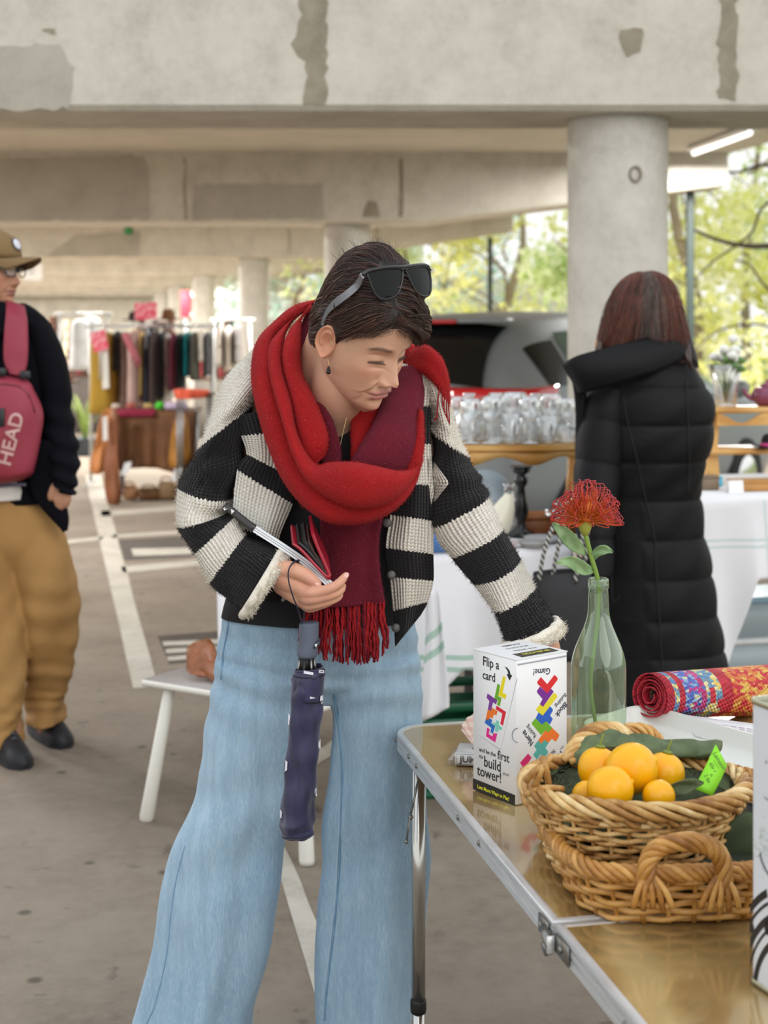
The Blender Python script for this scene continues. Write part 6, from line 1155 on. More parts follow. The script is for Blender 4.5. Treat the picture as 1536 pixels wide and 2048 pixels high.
def ear_mesh(Rm, org, skin, side=1, s=1.0):
    """side +1 = the person's right ear"""
    na, nr = 48, 16; a = np.linspace(0, 2 * PI, na, endpoint=False)
    out = []; col = []
    for r in np.linspace(0, 1, nr):
        for t in a:
            rx = .0165 * (1 + .10 * math.cos(t - 2.4)); rz = .031; px_, pz = math.cos(t) * rx, math.sin(t) * rz
            if pz < -.012: px_ = px_ * (1 - .42 * min(1, (-.012 - pz) / .019)) + .004 * min(1, (-.012 - pz) / .019)
            px_ *= r; pz *= r
            back = 1 if math.cos(t) < .45 else max(0, 1 - (math.cos(t) - .45) / .4)
            h = .0065 * gs(r - .90, .11) * (.35 + .65 * back) + .0045 * gs(r - .56, .12) * back * (math.sin(t) > -.5) - .0065 * gs(math.hypot(px_ - .003, pz + .003), .008) + .004 * r
            if r > .985: h -= .004
            fl = .50 * (px_ * -1 + .0165)       # flares outwards towards the back
            out.append([side * (.0705 + h + fl * .55), -.010 + px_, -.012 + pz + .002])
            sh = np.asarray(skin) * (np.array([1.04, .86, .82]) if r > .75 else np.array([1.0, .84, .78])); col.append(sh)
    n0 = len(out)
    for t in a:
        px_, pz = math.cos(t) * .011, math.sin(t) * .024; out.append([side * .060, -.006 + px_, -.012 + pz + .002]); col.append(skin)
    Fc = [(i * na + j, i * na + (j + 1) % na, (i + 1) * na + (j + 1) % na, (i + 1) * na + j) for i in range(nr - 1) for j in range(na)]
    Fc += [((nr - 1) * na + j, (nr - 1) * na + (j + 1) % na, n0 + (j + 1) % na, n0 + j) for j in range(na)]
    V = np.array(out); V = (V - [side * .0705, -.01, -.01]) * s + [side * .0705, -.01, -.01]
    return V @ Rm.T + org, Fc, np.array(col)
def skinmat(name, sss=.12):
    t = NT(name); nz = t.noise(t.coord(), 90, 3); c = t.attr('Col', 'Color'); c = t.mix(t.ramp(nz, [(.35, (0, 0, 0)), (.8, (.22, .22, .22))]), c, t.mix(1.0, c, (.80, .62, .56), 'MULTIPLY'))
    t.set(col=c, rough=.48, spec=.35, sss=sss); t.b.inputs['Subsurface Radius'].default_value = (.010, .004, .002); t.b.inputs['Subsurface Scale'].default_value = 1.0
    t.bump(t.noise(t.coord(), 700, 2), .06, .0006); return t.m
def remeshed(mb, voxel, smooth_it=6, name='tmp'):
    """fuse overlapping volumes into one continuous skin"""
    me = mkmesh(name, mb, []); o = bpy.data.objects.new(name, me); C.objects.link(o)
    r = o.modifiers.new('r', 'REMESH'); r.mode = 'VOXEL'; r.voxel_size = voxel
    if smooth_it: s_ = o.modifiers.new('s', 'SMOOTH'); s_.factor = .5; s_.iterations = smooth_it
    dg = bpy.context.evaluated_depsgraph_get(); ev = o.evaluated_get(dg); m2 = ev.to_mesh(); V = np.zeros(len(m2.vertices) * 3); m2.vertices.foreach_get('co', V); Fc = [tuple(p.vertices) for p in m2.polygons]; ev.to_mesh_clear()
    bpy.data.objects.remove(o); bpy.data.meshes.remove(me); return V.reshape(-1, 3), Fc
def chain(mb, pts, rad, m=14, flat=1.0, n=None):
    """tapered limb or finger with rounded ends"""
    p = np.asarray(pts, float); n = n or len(p) * 5; c = spl(p, n); r = np.interp(np.linspace(0, 1, n), np.linspace(0, 1, len(rad)), rad)
    d0 = (c[0] - c[1]) / np.linalg.norm(c[0] - c[1]); d1 = (c[-1] - c[-2]) / np.linalg.norm(c[-1] - c[-2])
    cc = np.vstack([c[0] + d0 * r[0] * .95, c[0] + d0 * r[0] * .6, c, c[-1] + d1 * r[-1] * .6, c[-1] + d1 * r[-1] * .95]); rr = np.r_[r[0] * .3, r[0] * .8, r, r[-1] * .8, r[-1] * .3]
    mb.tube(cc, rr, m, flat=flat)
# knitted wool: ribs run along v, stripes follow the attribute st
def knit(name, white='#f0eade', black='#141114', pattern=True, rib=430.0, row=330.0):
    t = NT(name); uv = t.attr('uv2', 'Vector'); s_ = t.n('SeparateXYZ'); t.l(uv, s_.inputs[0]); U, V = s_.outputs[0], s_.outputs[1]; co = t.coord(); nz = t.noise(co, 160, 3); nb = t.noise(co, 45, 2)
    ru = t.math('SINE', t.math('ADD', t.math('MULTIPLY', U, rib), t.math('MULTIPLY', nb, 1.2))); rv = t.math('SINE', t.math('ADD', t.math('MULTIPLY', V, row * 2), t.math('MULTIPLY', ru, .8)))
    h = t.math('ADD', t.math('MULTIPLY', ru, .55), t.math('ADD', t.math('MULTIPLY', rv, .30), t.math('MULTIPLY', nz, .9)))
    st = t.math('ADD', t.attr('st'), t.math('MULTIPLY_ADD', nz, .10, t.math('MULTIPLY_ADD', ru, .018, -.05))); par = t.math('GREATER_THAN', t.math('FRACT', t.math('MULTIPLY', st, .5)), .5)
    W_ = t.ramp(h, [(.12, lin('#d8cfc0')), (.5, lin(white)), (.95, lin('#f3eee4'))]); B_ = t.ramp(h, [(.2, lin('#040304')), (.9, lin('#141014'))])
    t.set(col=t.mix(par, W_, B_), rough=.95, sheen=.06); t.bump(h, .75, .004); return t.m
def fuzz(name, parent, pts, nrm, length, mat_, rad=.00035, seed=3, bend=.5):
    """short wool fibres as a curves object"""
    r = np.random.default_rng(seed); n = len(pts); cu = bpy.data.hair_curves.new(name); cu.add_curves([4] * n); d = nrm + r.normal(0, .7, nrm.shape); d /= np.linalg.norm(d, axis=1)[:, None]; d2 = d + r.normal(0, bend, d.shape); L = length * r.uniform(.5, 1.2, n)[:, None]
    q = np.stack([pts - nrm * .001, pts + d * L * .35, pts + d * L * .6 + d2 * L * .15, pts + d * L * .6 + d2 * L * .45], 1); org = np.array(parent['org']) if 'org' in parent else 0
    cu.attributes['position'].data.foreach_set('vector', (q - org).astype(np.float32).ravel())
    ra = cu.attributes.new('radius', 'FLOAT', 'POINT'); ra.data.foreach_set('value', np.tile([rad, rad, rad * .8, rad * .3], n).astype(np.float32)); cu.materials.append(mat_)
    o = bpy.data.objects.new(name, cu); C.objects.link(o); o.parent = parent; return o
def strands(name, parent, paths, mat_, rad=.00012, taper=True):
    n = len(paths); k = paths.shape[1]; cu = bpy.data.hair_curves.new(name); cu.add_curves([k] * n); org = np.array(parent['org'])
    cu.attributes['position'].data.foreach_set('vector', (paths - org).astype(np.float32).ravel()); ra = cu.attributes.new('radius', 'FLOAT', 'POINT'); tp = np.linspace(1, .35 if taper else 1, k) * rad
    ra.data.foreach_set('value', np.tile(tp, n).astype(np.float32)); cu.materials.append(mat_); o = bpy.data.objects.new(name, cu); C.objects.link(o); o.parent = parent; return o
def hairmat(name, c1, c2, rough=.38):
    t = NT(name); hi = t.n('HairInfo'); n2 = t.noise(t.coord(), 24, 2); t.set(col=t.ramp(t.math('ADD', t.math('MULTIPLY', hi.outputs['Random'], .6), t.math('MULTIPLY', n2, .4)), [(.25, lin(c1)), (.8, lin(c2))]), rough=rough, spec=.6); return t.m
# ================================================================ the stooping woman
FWD = np.array([.646, -.5416, -.5379]); UPH = np.array([.323, -.4444, .8355]); FWD /= np.linalg.norm(FWD); UPH -= FWD * np.dot(FWD, UPH); UPH /= np.linalg.norm(UPH); RGT = np.cross(FWD, UPH)
RM = np.array([RGT, FWD, UPH]).T; HO = P(728, 669, 2.74); hw_ = lambda v: RM @ np.asarray(v, float) + HO
SK = (.66, .395, .27); LIPS = (.45, .16, .16); BROW = (.10, .06, .045)
m_skin = skinmat('skin_light'); 
hv, hf, hc = head_mesh(RM, HO, SK, LIPS, BROW, nose=1.2, age=1.2, n=200, m=280)
body = MB().add(hv, hf, Col=hc)
for sd in (1, -1): ev_, ef_, ec_ = ear_mesh(RM, HO, SK, sd, 1.08); body.add(ev_, ef_, Col=ec_)
# neck, trunk, arms, legs (mostly under the clothes): overlapping volumes fused into one skin
raw = MB()
chain(raw, [hw_([0, -.025, -.055]), P(678, 775, 2.80), P(668, 822, 2.85), P(665, 850, 2.88)], [.050, .052, .053, .065], 24); chain(raw, [hw_([0, -.06, -.03]), P(640, 760, 2.86), P(640, 850, 2.90)], [.05, .05, .06], 20)
R_, lv = sloft([(600, 800, 740, 800, 2.89, .05, .06), (540, 850, 820, 860, 2.92, .06, .08), (525, 930, 825, 940, 2.94, .08, .09), (490, 1060, 838, 1060, 2.95, .085, .10), (480, 1180, 815, 1180, 2.96, .08, .10), (470, 1290, 820, 1290, 2.96, .08, .10)], 30, 32); raw.grid(R_, True)
chain(raw, [P(560, 810, 2.93), P(470, 875, 2.91), P(420, 990, 2.88), P(418, 1045, 2.85), P(460, 1112, 2.785), P(548, 1148, 2.725)], [.045, .04, .038, .037, .033, .0275], 18)
chain(raw, [P(825, 830, 2.93), P(872, 895, 2.92), P(905, 965, 2.89), P(925, 1025, 2.86), P(960, 1085, 2.80), P(1000, 1150, 2.745), P(1070, 1258, 2.645)], [.04, .028, .034, .035, .033, .031, .026], 18)
chain(raw, [P(550, 1290, 2.96), P(520, 1500, 2.96), P(470, 1800, 2.99), P(435, 2110, 3.0)], [.085, .07, .052, .036], 18); chain(raw, [P(745, 1290, 2.96), P(755, 1500, 2.97), P(740, 1800, 2.98), P(728, 2110, 3.0)], [.085, .07, .052, .036], 18)
for x0, D in ((435, 3.0), (728, 3.0)): chain(raw, [P(x0, 2110, D), P(x0 + 5, 2130, D - .06), P(x0 + 15, 2150, D - .16)], [.036, .034, .022], 14, flat=.8)
bv, bf = remeshed(raw, .0065, 8); body.add(bv, bf, Col=np.tile(SK, (len(bv), 1)))
# hands
hand = MB(); pk = np.array
chain(hand, [P(535, 1143, 2.728), P(556, 1150, 2.72), P(578, 1160, 2.71)], [.0265, .0255, .026], 18)
chain(hand, [P(566, 1152, 2.705), P(596, 1168, 2.69), P(612, 1180, 2.68)], [.024, .021, .017], 18); chain(hand, [P(566, 1165, 2.72), P(594, 1186, 2.70), P(612, 1202, 2.69)], [.022, .020, .016], 18); chain(hand, [P(572, 1160, 2.75), P(600, 1180, 2.74), P(618, 1195, 2.73)], [.02, .02, .016], 16)
chain(hand, [P(560, 1140, 2.70), P(582, 1140, 2.685), P(606, 1148, 2.672), P(622, 1158, 2.667), P(634, 1167, 2.666)], [.018, .0155, .0130, .0112, .0085], 16)
for pts, rr in [([(602, 1186, 2.682), (622, 1186, 2.664), (652, 1180, 2.655), (674, 1170, 2.653), (684, 1160, 2.655), (691, 1151, 2.66)], [.0115, .0105, .0092, .0085, .0078, .0062]), ([(604, 1195, 2.685), (620, 1198, 2.668), (650, 1193, 2.66), (672, 1186, 2.66), (682, 1179, 2.668), (686, 1172, 2.68)], [.0115, .0105, .0092, .0084, .0075, .006]),
                ([(606, 1204, 2.692), (620, 1210, 2.678), (646, 1205, 2.668), (666, 1199, 2.668), (677, 1193, 2.676), (680, 1186, 2.688)], [.0105, .0098, .0086, .008, .0072, .006]), ([(608, 1209, 2.705), (619, 1216, 2.69), (640, 1211, 2.682), (655, 1206, 2.684), (664, 1201, 2.69), (668, 1195, 2.70)], [.0092, .0085, .0075, .007, .0065, .0055])]:
    chain(hand, [P(*q) for q in pts], rr, 14, n=26)
vh, fh = remeshed(hand, .0017, 5); ch = np.tile(np.array(SK) * [1.08, .95, .92], (len(vh), 1)); kn = np.array([P(*q) for q in [(612, 1183, 2.66), (617, 1198, 2.66), (616, 1213, 2.67), (654, 1179, 2.65), (651, 1192, 2.655), (620, 1158, 2.66), (632, 1166, 2.66), (690, 1152, 2.655)]])
dk = np.min(np.linalg.norm(vh[:, None] - kn[None], axis=2), 1); ch = ch * (1 - .5 * gs(dk, .012)[:, None]) + .5 * gs(dk, .012)[:, None] * np.array([.62, .30, .24]); body.add(vh, fh, Col=ch)
lh = MB(); chain(lh, [P(1068, 1250, 2.66), P(1086, 1275, 2.625), P(1098, 1310, 2.60)], [.025, .0245, .022], 16); chain(lh, [P(1075, 1262, 2.65), P(1074, 1300, 2.61), P(1078, 1330, 2.595)], [.018, .02, .018], 14)
for k in range(4): b0 = P(1075 + 11 * k, 1326 + 3 * (k % 3), 2.597 + .004 * k); chain(lh, [b0, b0 + pk([.002 * k, -.006, -.03]), b0 + pk([.003 * k, .0, -.052 + .004 * abs(k - 1)]), b0 + pk([.003 * k, .012, -.066 + .005 * abs(k - 1)])], [.0095, .0085, .0078, .0062], 12)
chain(lh, [P(1064, 1290, 2.62), P(1058, 1320, 2.60), P(1060, 1345, 2.595), P(1066, 1362, 2.60)], [.013, .012, .0105, .008], 12)
vh, fh = remeshed(lh, .0022, 4); body.add(vh, fh, Col=np.tile(np.array(SK) * [1.02, .86, .84], (len(vh), 1)))
wo = ob('person', body, m_skin, origin=P(600, 2165, 2.95) * [1, 1, 0]); tag(wo, 'person stooping over the gold table in black and white striped cardigan, red scarf and wide blue jeans', 'person'); wo['label'] = 'person in striped cardigan, red scarf and wide blue jeans stooping over the gold table'
bvw = bvh_of(wo)
# fingernails
m_nail = mat('fingernail', '#e3b3a6', .25, var=0)
for c, d, n in [(P(692, 1151, 2.654), P(695, 1146, 2.66) - P(688, 1156, 2.655), (-.1, -1, .3)), (P(634, 1166, 2.6595), P(637, 1169, 2.66) - P(628, 1161, 2.66), (.2, -.9, .5))]:
    d = d / np.linalg.norm(d); n = np.asarray(n, float); n -= d * np.dot(n, d); n /= np.linalg.norm(n); b = np.cross(d, n); ob('fingernail', MB().ball(c, (.0048, .0066, .0016), 12, 6, rot=np.array([b, d, n]).T), m_nail, wo)
# ---------------------------------------------------------------- jeans
def denim(name, c0='#82a4bf', c1='#a0bed4'):
    t = NT(name); a = t.noise(t.coord(scale=(520, 520, 60)), 1, 3); b = t.noise(t.coord(scale=(60, 60, 9)), 1, 3); g = t.noise(t.coord(scale=(1, 1, .7)), 4.5, 3); w = t.noise(t.coord(scale=(900, 900, 900)), 1, 1)
    col = t.ramp(g, [(.3, lin(c0)), (.7, lin(c1))]); col = t.mix(t.ramp(a, [(.42, (0, 0, 0)), (.66, (.42, .42, .42))]), col, lin('#c8d8e1')); col = t.mix(t.ramp(b, [(.35, (.35, .35, .35)), (.6, (0, 0, 0))]), col, lin('#7796ae'))
    t.set(col=col, rough=.85, sheen=.15); t.bump(t.math('ADD', a, t.math('MULTIPLY', w, .5)), .35, .0015); return t.m
m_denim = denim('light_denim'); jb = MB()
fold0 = lambda u, th: .004 * np.sin(th * 2 + u * 3) * np.clip(u, 0, 1)
R_, lv = sloft([(447, 1205, 829, 1205, 2.95, .100, .11), (443, 1250, 831, 1245, 2.95, .104, .115), (433, 1310, 838, 1310, 2.95, .108, .125), (429, 1360, 842, 1350, 2.95, .098, .12), (440, 1400, 838, 1395, 2.955, .06, .10)], 26, 72, fold=lambda u, th: .0035 * np.sin(u * 7 + 2.2 * np.cos(th)) * (np.sin(th) > 0) * np.clip(u - .3, 0, 1)); jb.grid(R_, True)
def legfold(seed, side):
    r = np.random.default_rng(seed); p = r.uniform(0, 6, 8)
    return lambda u, th: (np.clip((u - 1.0) / 5, 0, 1) * (.012 * np.sin(3 * th + p[0] + .25 * u) + .007 * np.sin(5 * th + p[1] - .3 * u) + .004 * np.sin(9 * th + p[2])) + .0045 * np.sin(u * 5.5 + 2.5 * np.cos(th + p[3])) * np.exp(-((u - .8) / 1.0) ** 2) + .004 * np.sin(u * 3.2 + 2 * th + p[4]) * np.exp(-((u - 4.5) / 1.6) ** 2))
R_, lv = sloft([(431, 1320, 652, 1335, 2.95, .095, .115), (425, 1380, 650, 1380, 2.95, .098, .118), (410, 1450, 640, 1450, 2.95, .100, .112), (408, 1525, 618, 1530, 2.95, .100, .105), (398, 1585, 598, 1600, 2.95, .102, .105), (366, 1683, 571, 1690, 2.955, .108, .110), (343, 1770, 563, 1780, 2.96, .115, .118), (331, 1880, 546, 1890, 2.97, .125, .128), (300, 1995, 517, 1995, 2.98, .132, .135), (284, 2050, 512, 2055, 2.98, .135, .138), (272, 2128, 506, 2132, 2.985, .138, .14)], 90, 110, fold=legfold(4, 0)); jb.grid(R_, True)
R_, lv = sloft([(650, 1318, 838, 1310, 2.95, .095, .115), (653, 1370, 842, 1365, 2.95, .098, .118), (664, 1430, 845, 1430, 2.955, .100, .112), (667, 1480, 848, 1490, 2.96, .100, .108), (658, 1560, 851, 1570, 2.965, .100, .105), (656, 1660, 853, 1680, 2.97, .104, .108), (656, 1740, 851, 1760, 2.975, .110, .112), (649, 1820, 846, 1840, 2.98, .116, .12), (643, 1920, 838, 1930, 2.985, .122, .126), (644, 2030, 826, 2030, 2.99, .128, .132), (644, 2135, 822, 2135, 2.995, .132, .135)], 90, 110, fold=legfold(9, 1)); jb.grid(R_, True)
jv, jf = remeshed(jb, .0055, 5); jeans = ob('jeans', MB().add(jv, jf), m_denim, wo); bvj = bvh_of(jeans)
m_seam = mat('denim_seam', '#7398b5', .9, var=.25, vscale=40); m_stitch = mat('pale_stitch', '#b7c9d4', .8, var=0)
def seam(pts, rad=.0022, name='seam', m=None, off=.0):
    q = np.array([hit(bvj, x, y, off, 2.86) for x, y in spl(np.array([(a, b, 0) for a, b in pts]), 70)[:, :2]]); q = np.stack([np.convolve(np.r_[[q[0, k]] * 3, q[:, k], [q[-1, k]] * 3], np.ones(7) / 7, 'valid') for k in range(3)], 1); ob(name, MB().tube(q, rad, 6), m or m_seam, jeans)
seam([(458, 1236), (455, 1262), (447, 1305), (442, 1360)]); seam([(663, 1362), (674, 1434), (682, 1502), (684, 1570), (681, 1660), (676, 1773), (663, 1900), (653, 1985), (649, 2046)]); seam([(659, 1362), (670, 1434), (678, 1502), (680, 1570), (677, 1660), (672, 1773), (659, 1900), (650, 1975)], .0010, 'stitching', m_stitch)
seam([(372, 1685), (352, 1760), (341, 1840), (335, 1900), (323, 1960), (306, 2020), (292, 2050)], .0012); 
ob('waistband_hem', MB().grid(tube_rings([P(450 + (826 - 450) * u, 1236 + 6 * math.sin(u * PI), 2.95 - .100 * math.sin(u * PI) ** .5 - .003) for u in np.linspace(0.02, .98, 30)], .003, 6), True), m_seam, jeans)
# ---------------------------------------------------------------- black top
m_top = mat('black_jersey', '#17151b', .85, var=.1, bump=.1, bscale=300)
R_, lv = sloft([(590, 790, 755, 790, 2.88, .055, .07), (540, 815, 830, 830, 2.90, .075, .09), (505, 880, 850, 900, 2.92, .10, .11), (500, 1000, 846, 1000, 2.93, .105, .115), (470, 1120, 838, 1120, 2.94, .108, .12), (449, 1190, 829, 1195, 2.945, .112, .125), (446, 1232, 828, 1238, 2.945, .113, .127)], 50, 72, fold=lambda u, th: .004 * np.sin(th * 4 + u * 2.2) * np.clip(u - 2, 0, 1)); ob('black_top', MB().grid(R_, True, cap=(True, False)), m_top, wo)
# ---------------------------------------------------------------- cardigan: sleeves and fronts, stripes as listed outline pairs
m_knit = knit('boucle_knit', rib=800.0, row=520.0); m_wool = mat('cream_wool', '#ece4d5', .95, var=.08, vscale=60, bump=.8, bscale=260); m_wblack = mat('black_wool', '#171418', .95, var=.1)
cd = thing_c = bpy.data.objects.new('cardigan', None)
cmb = MB()
def knit_loft(levels, sts, n=110, m=72, fold=None, cap=(False, False)):
    R_, lv = sloft(levels, n, m, fold=fold); uv = arclen_uv(R_); st = np.interp(lv, range(len(levels)), sts); rows = np.repeat(st[:, None], m, 1)
    cmb.grid(R_, True, cap=cap, st=rows, uv2=np.concatenate([uv, np.zeros(uv.shape[:2] + (1,))], 2)); return R_, rows
slf = lambda u, th: .0045 * np.sin(th * 3 + u * 1.7) + .006 * np.sin(u * 6.5 + 1.5 * np.cos(th)) * np.exp(-((u - 4.2) / 1.5) ** 2) * (np.cos(th) < .3)
SL, SLs = knit_loft([(520, 690, 575, 742, 2.93, .07, .08), (455, 757, 552, 765, 2.92, .085, .09), (424, 820, 530, 786, 2.905, .088, .09), (397, 898, 505, 812, 2.89, .088, .088), (376, 938, 492, 905, 2.885, .085, .085), (359, 977, 470, 1000, 2.87, .080, .080), (352, 1052, 462, 1022, 2.85, .078, .078), (391, 1104, 472, 1030, 2.82, .072, .075), (422, 1160, 492, 1066, 2.78, .064, .068), (452, 1193, 528, 1086, 2.755, .060, .064), (488, 1226, 561, 1106, 2.735, .058, .060)],
                    [.0, .25, .55, 1.0, 1.4, 2.0, 3.0, 4.0, 5.0, 5.45, 5.95], fold=slf)
SR, SRs = knit_loft([(800, 735, 868, 722, 2.92, .06, .08), (835, 770, 892, 770, 2.92, .075, .085), (855, 815, 912, 850, 2.915, .08, .085), (858, 860, 935, 912, 2.91, .080, .08), (862, 960, 958, 958, 2.885, .074, .075), (866, 1054, 978, 992, 2.85, .070, .07), (905, 1112, 1009, 1054, 2.80, .064, .065), (949, 1169, 1043, 1120, 2.745, .060, .062), (982, 1221, 1067, 1177, 2.70, .056, .058), (1000, 1258, 1090, 1215, 2.665, .054, .056), (1014, 1286, 1110, 1244, 2.64, .054, .055)],
                    [.0, .3, .62, 1.0, 1.55, 2.0, 3.0, 4.0, 5.0, 5.5, 5.95], fold=lambda u, th: .004 * np.sin(th * 3 + u * 1.3) + .004 * np.sin(u * 7) * np.exp(-((u - 4) / 1.2) ** 2))
def knit_patch(rows, sts, D0, bulge, nu=60, nv=40, seed=0, swap=False, wave=.006):
    S = spl([[*a, *b] for a, b in rows], nu); dd = np.interp(np.linspace(0, 1, nu), np.linspace(0, 1, len(D0)), D0); R_ = []
    for i in range(nu):
        R_.append([P(S[i, 0] + (S[i, 2] - S[i, 0]) * v, S[i, 1] + (S[i, 3] - S[i, 1]) * v, dd[i] - bulge * math.sin(PI * v) + wave * math.sin(v * 8 + i * .07 + seed)) for v in np.linspace(0, 1, nv)])
    R_ = np.array(R_); B = R_ + np.array([0, .014, 0]); rg_ = np.concatenate([R_, B[:, ::-1]], 1); du = np.r_[0, np.cumsum(np.linalg.norm(np.diff(R_[nu // 2], axis=0), axis=1))]; dv = np.r_[0, np.cumsum(np.linalg.norm(np.diff(R_[:, nv // 2], axis=0), axis=1))]
    uu = np.r_[du, du[::-1] + du[-1]]; uv = np.stack([np.tile(uu, (nu, 1)), np.repeat(dv[:, None], nv * 2, 1), np.zeros((nu, nv * 2))], 2); st = np.interp(np.linspace(0, 1, nu), np.linspace(0, 1, len(sts)), sts)
    cmb.grid(rg_, True, cap=(True, True), st=np.repeat(st[:, None], nv * 2, 1), uv2=uv); return R_
PL = knit_patch([((470, 835), (590, 800)), ((482, 872), (600, 862)), ((492, 908), (590, 958)), ((474, 940), (585, 1008)), ((462, 1050), (558, 1078)), ((452, 1130), (556, 1150)), ((450, 1192), (556, 1205))], [1.5, 2, 3, 4, 5, 5.5, 5.9], [2.83, 2.825, 2.82, 2.815, 2.81, 2.815, 2.82], .022, seed=2)
PR = knit_patch([((792, 725), (866, 735)), ((792, 812), (862, 812)), ((790, 888), (862, 888)), ((786, 968), (866, 970)), ((780, 1030), (867, 1042)), ((771, 1096), (867, 1108)), ((779, 1154), (867, 1162)), ((786, 1222), (856, 1204)), ((790, 1294), (842, 1230))], [0, 1, 2, 3, 4, 5, 6, 7, 7.9], [2.875, 2.86, 2.84, 2.83, 2.825, 2.82, 2.82, 2.82, 2.82], .018, seed=5)
_tmp = MB().grid(SR, True); _bm = BVHTree.FromPolygons([Vector(v) for v in np.vstack(_tmp.v)], _tmp.f); rows = []
for v in np.linspace(0, 1, 26):
    y = 915 + 95 * v; x1 = np.interp(v, [0, .5, .56, 1], [862, 897, 897, 864]); rows.append([hit(_bm, 858 + (x1 - 858) * u, y, .0015, 2.83) for u in np.linspace(0, 1, 14)])
rows = np.array(rows); cmb.grid(rows, False, st=np.full((26, 14), .4), uv2=np.stack([np.tile(np.linspace(0, .05, 14), (26, 1)), np.repeat(np.linspace(0, .09, 26)[:, None], 14, 1), np.zeros((26, 14))], 2))
card = ob('cardigan', cmb, m_knit, wo)
# turned cuffs showing the fleecy inside
def cuff(levels, D_in, name='cuff'):
    R_, lv = sloft(levels, 16, 60, fold=lambda u, th: .0025 * np.sin(th * 11 + u * 3)); ins = R_[-1:] * .2 + R_[:1] * .0; c = R_[-1].mean(0); inner = np.array([c + (R_[k] - R_[k].mean(0)) * .80 + (R_[k].mean(0) - c) for k in range(len(R_) - 1, -1, -1)]); ob(name, MB().grid(np.concatenate([R_, inner]), True, cap=(False, False)).tube(R_[2], .0085, 10, closed=True), m_wool, card); return np.concatenate([R_, inner])
cu1 = cuff([(486, 1226, 559, 1107, 2.735, .060, .062), (490, 1230, 568, 1103, 2.731, .063, .064), (497, 1230, 577, 1106, 2.727, .062, .062), (502, 1226, 580, 1112, 2.725, .058, .058)], 0); cu2 = cuff([(1012, 1284, 1108, 1243, 2.641, .056, .056), (1014, 1294, 1122, 1248, 2.632, .058, .058), (1020, 1300, 1129, 1256, 2.625, .057, .057), (1026, 1302, 1127, 1262, 2.622, .054, .054)], 0)
m_btn = mat('dark_button', '#55524f', .4, var=0)
for x, y in ((771, 1046), (780, 1150), (789, 1256)): ob('button', MB().lathe([(0, -.002), (.0075, -.002), (.0085, 0), (.006, .002), (0, .0015)], P(x + 3, y, 2.806), 18, rot=np.array([[1, 0, 0], [0, 0, -1], [0, 1, 0]])), m_btn, card)
# wool fuzz on sleeves, fronts and cuffs
def surf_pts(R_, sts, k, seed):
    r = np.random.default_rng(seed); n, m = R_.shape[:2]; i = r.integers(1, n - 1, k); j = r.integers(0, m, k); fi = r.random(k)[:, None]; fj = r.random(k)[:, None]; j2 = (j + 1) % m
    p = (R_[i, j] * (1 - fi) + R_[np.minimum(i + 1, n - 1), j] * fi) * (1 - fj) + R_[i, j2] * fj; tu = R_[i, j2] - R_[i, (j - 1) % m]; tv = R_[i + 1, j] - R_[i - 1, j]; nn = np.cross(tu, tv); nn /= np.linalg.norm(nn, axis=1)[:, None] + 1e-9; c = R_.mean(1)[i]; nn[np.sum(nn * (p - c), 1) < 0] *= -1
    return p, nn, (sts[i, j] if sts is not None else None)
for R_, sts, k, sd in ((SL, SLs, 7000, 1), (SR, SRs, 7000, 2)):
    p, nn, s = surf_pts(R_, sts, k, sd); wh = (np.floor(s) % 2) == 0
    fuzz('wool_fuzz', card, p[wh], nn[wh], .006, m_wool, .00030, sd); fuzz('wool_fuzz', card, p[~wh], nn[~wh], .005, m_wblack, .00028, sd + 5)
for R_, sd in ((cu1, 11), (cu2, 12)): p, nn, s = surf_pts(R_, None, 5200, sd); fuzz('cuff_fuzz', card, p, nn, .0048, m_wool, .00045, sd, 1.2)
# ---------------------------------------------------------------- scarf
def felt(name, c0, c1, spk):
    t = NT(name); n1 = t.noise(t.coord(), 210, 3); n2 = t.noise(t.coord(), 700, 2); n3 = t.noise(t.coord(), 9, 2); vo = t.n('TexVoronoi'); vo.inputs['Scale'].default_value = 130; t.l(t.coord(), vo.inputs['Vector'])
    col = t.ramp(n3, [(.3, lin(c0)), (.7, lin(c1))]); col = t.mix(t.math('MULTIPLY', t.math('LESS_THAN', vo.outputs['Distance'], .15), .5), col, lin(spk)); t.set(col=col, rough=.95, sheen=.35); t.b.inputs['Sheen Roughness'].default_value = .5; t.b.inputs['Sheen Tint'].default_value = (*lin(spk), 1); t.bump(t.math('ADD', n1, n2), .9, .0035); return t.m
m_sred = felt('red_wool', '#9a0309', '#ae060c', '#d8484a'); m_smar = felt('maroon_wool', '#5d021b', '#6b0520', '#a83a5a')
scarf = None
def sband(levels, m, folds=0, amp=.004, name='fold', n=70, seg=56, ph=0.0, power=.8, drift=.3):
    f = (lambda u, th: amp * np.cos(folds * th + ph + drift * u) * np.clip(np.sin(th) * 1.3, 0, 1)) if folds else None
    R_, lv = sloft(levels, n, seg, fold=f, power=power); return R_
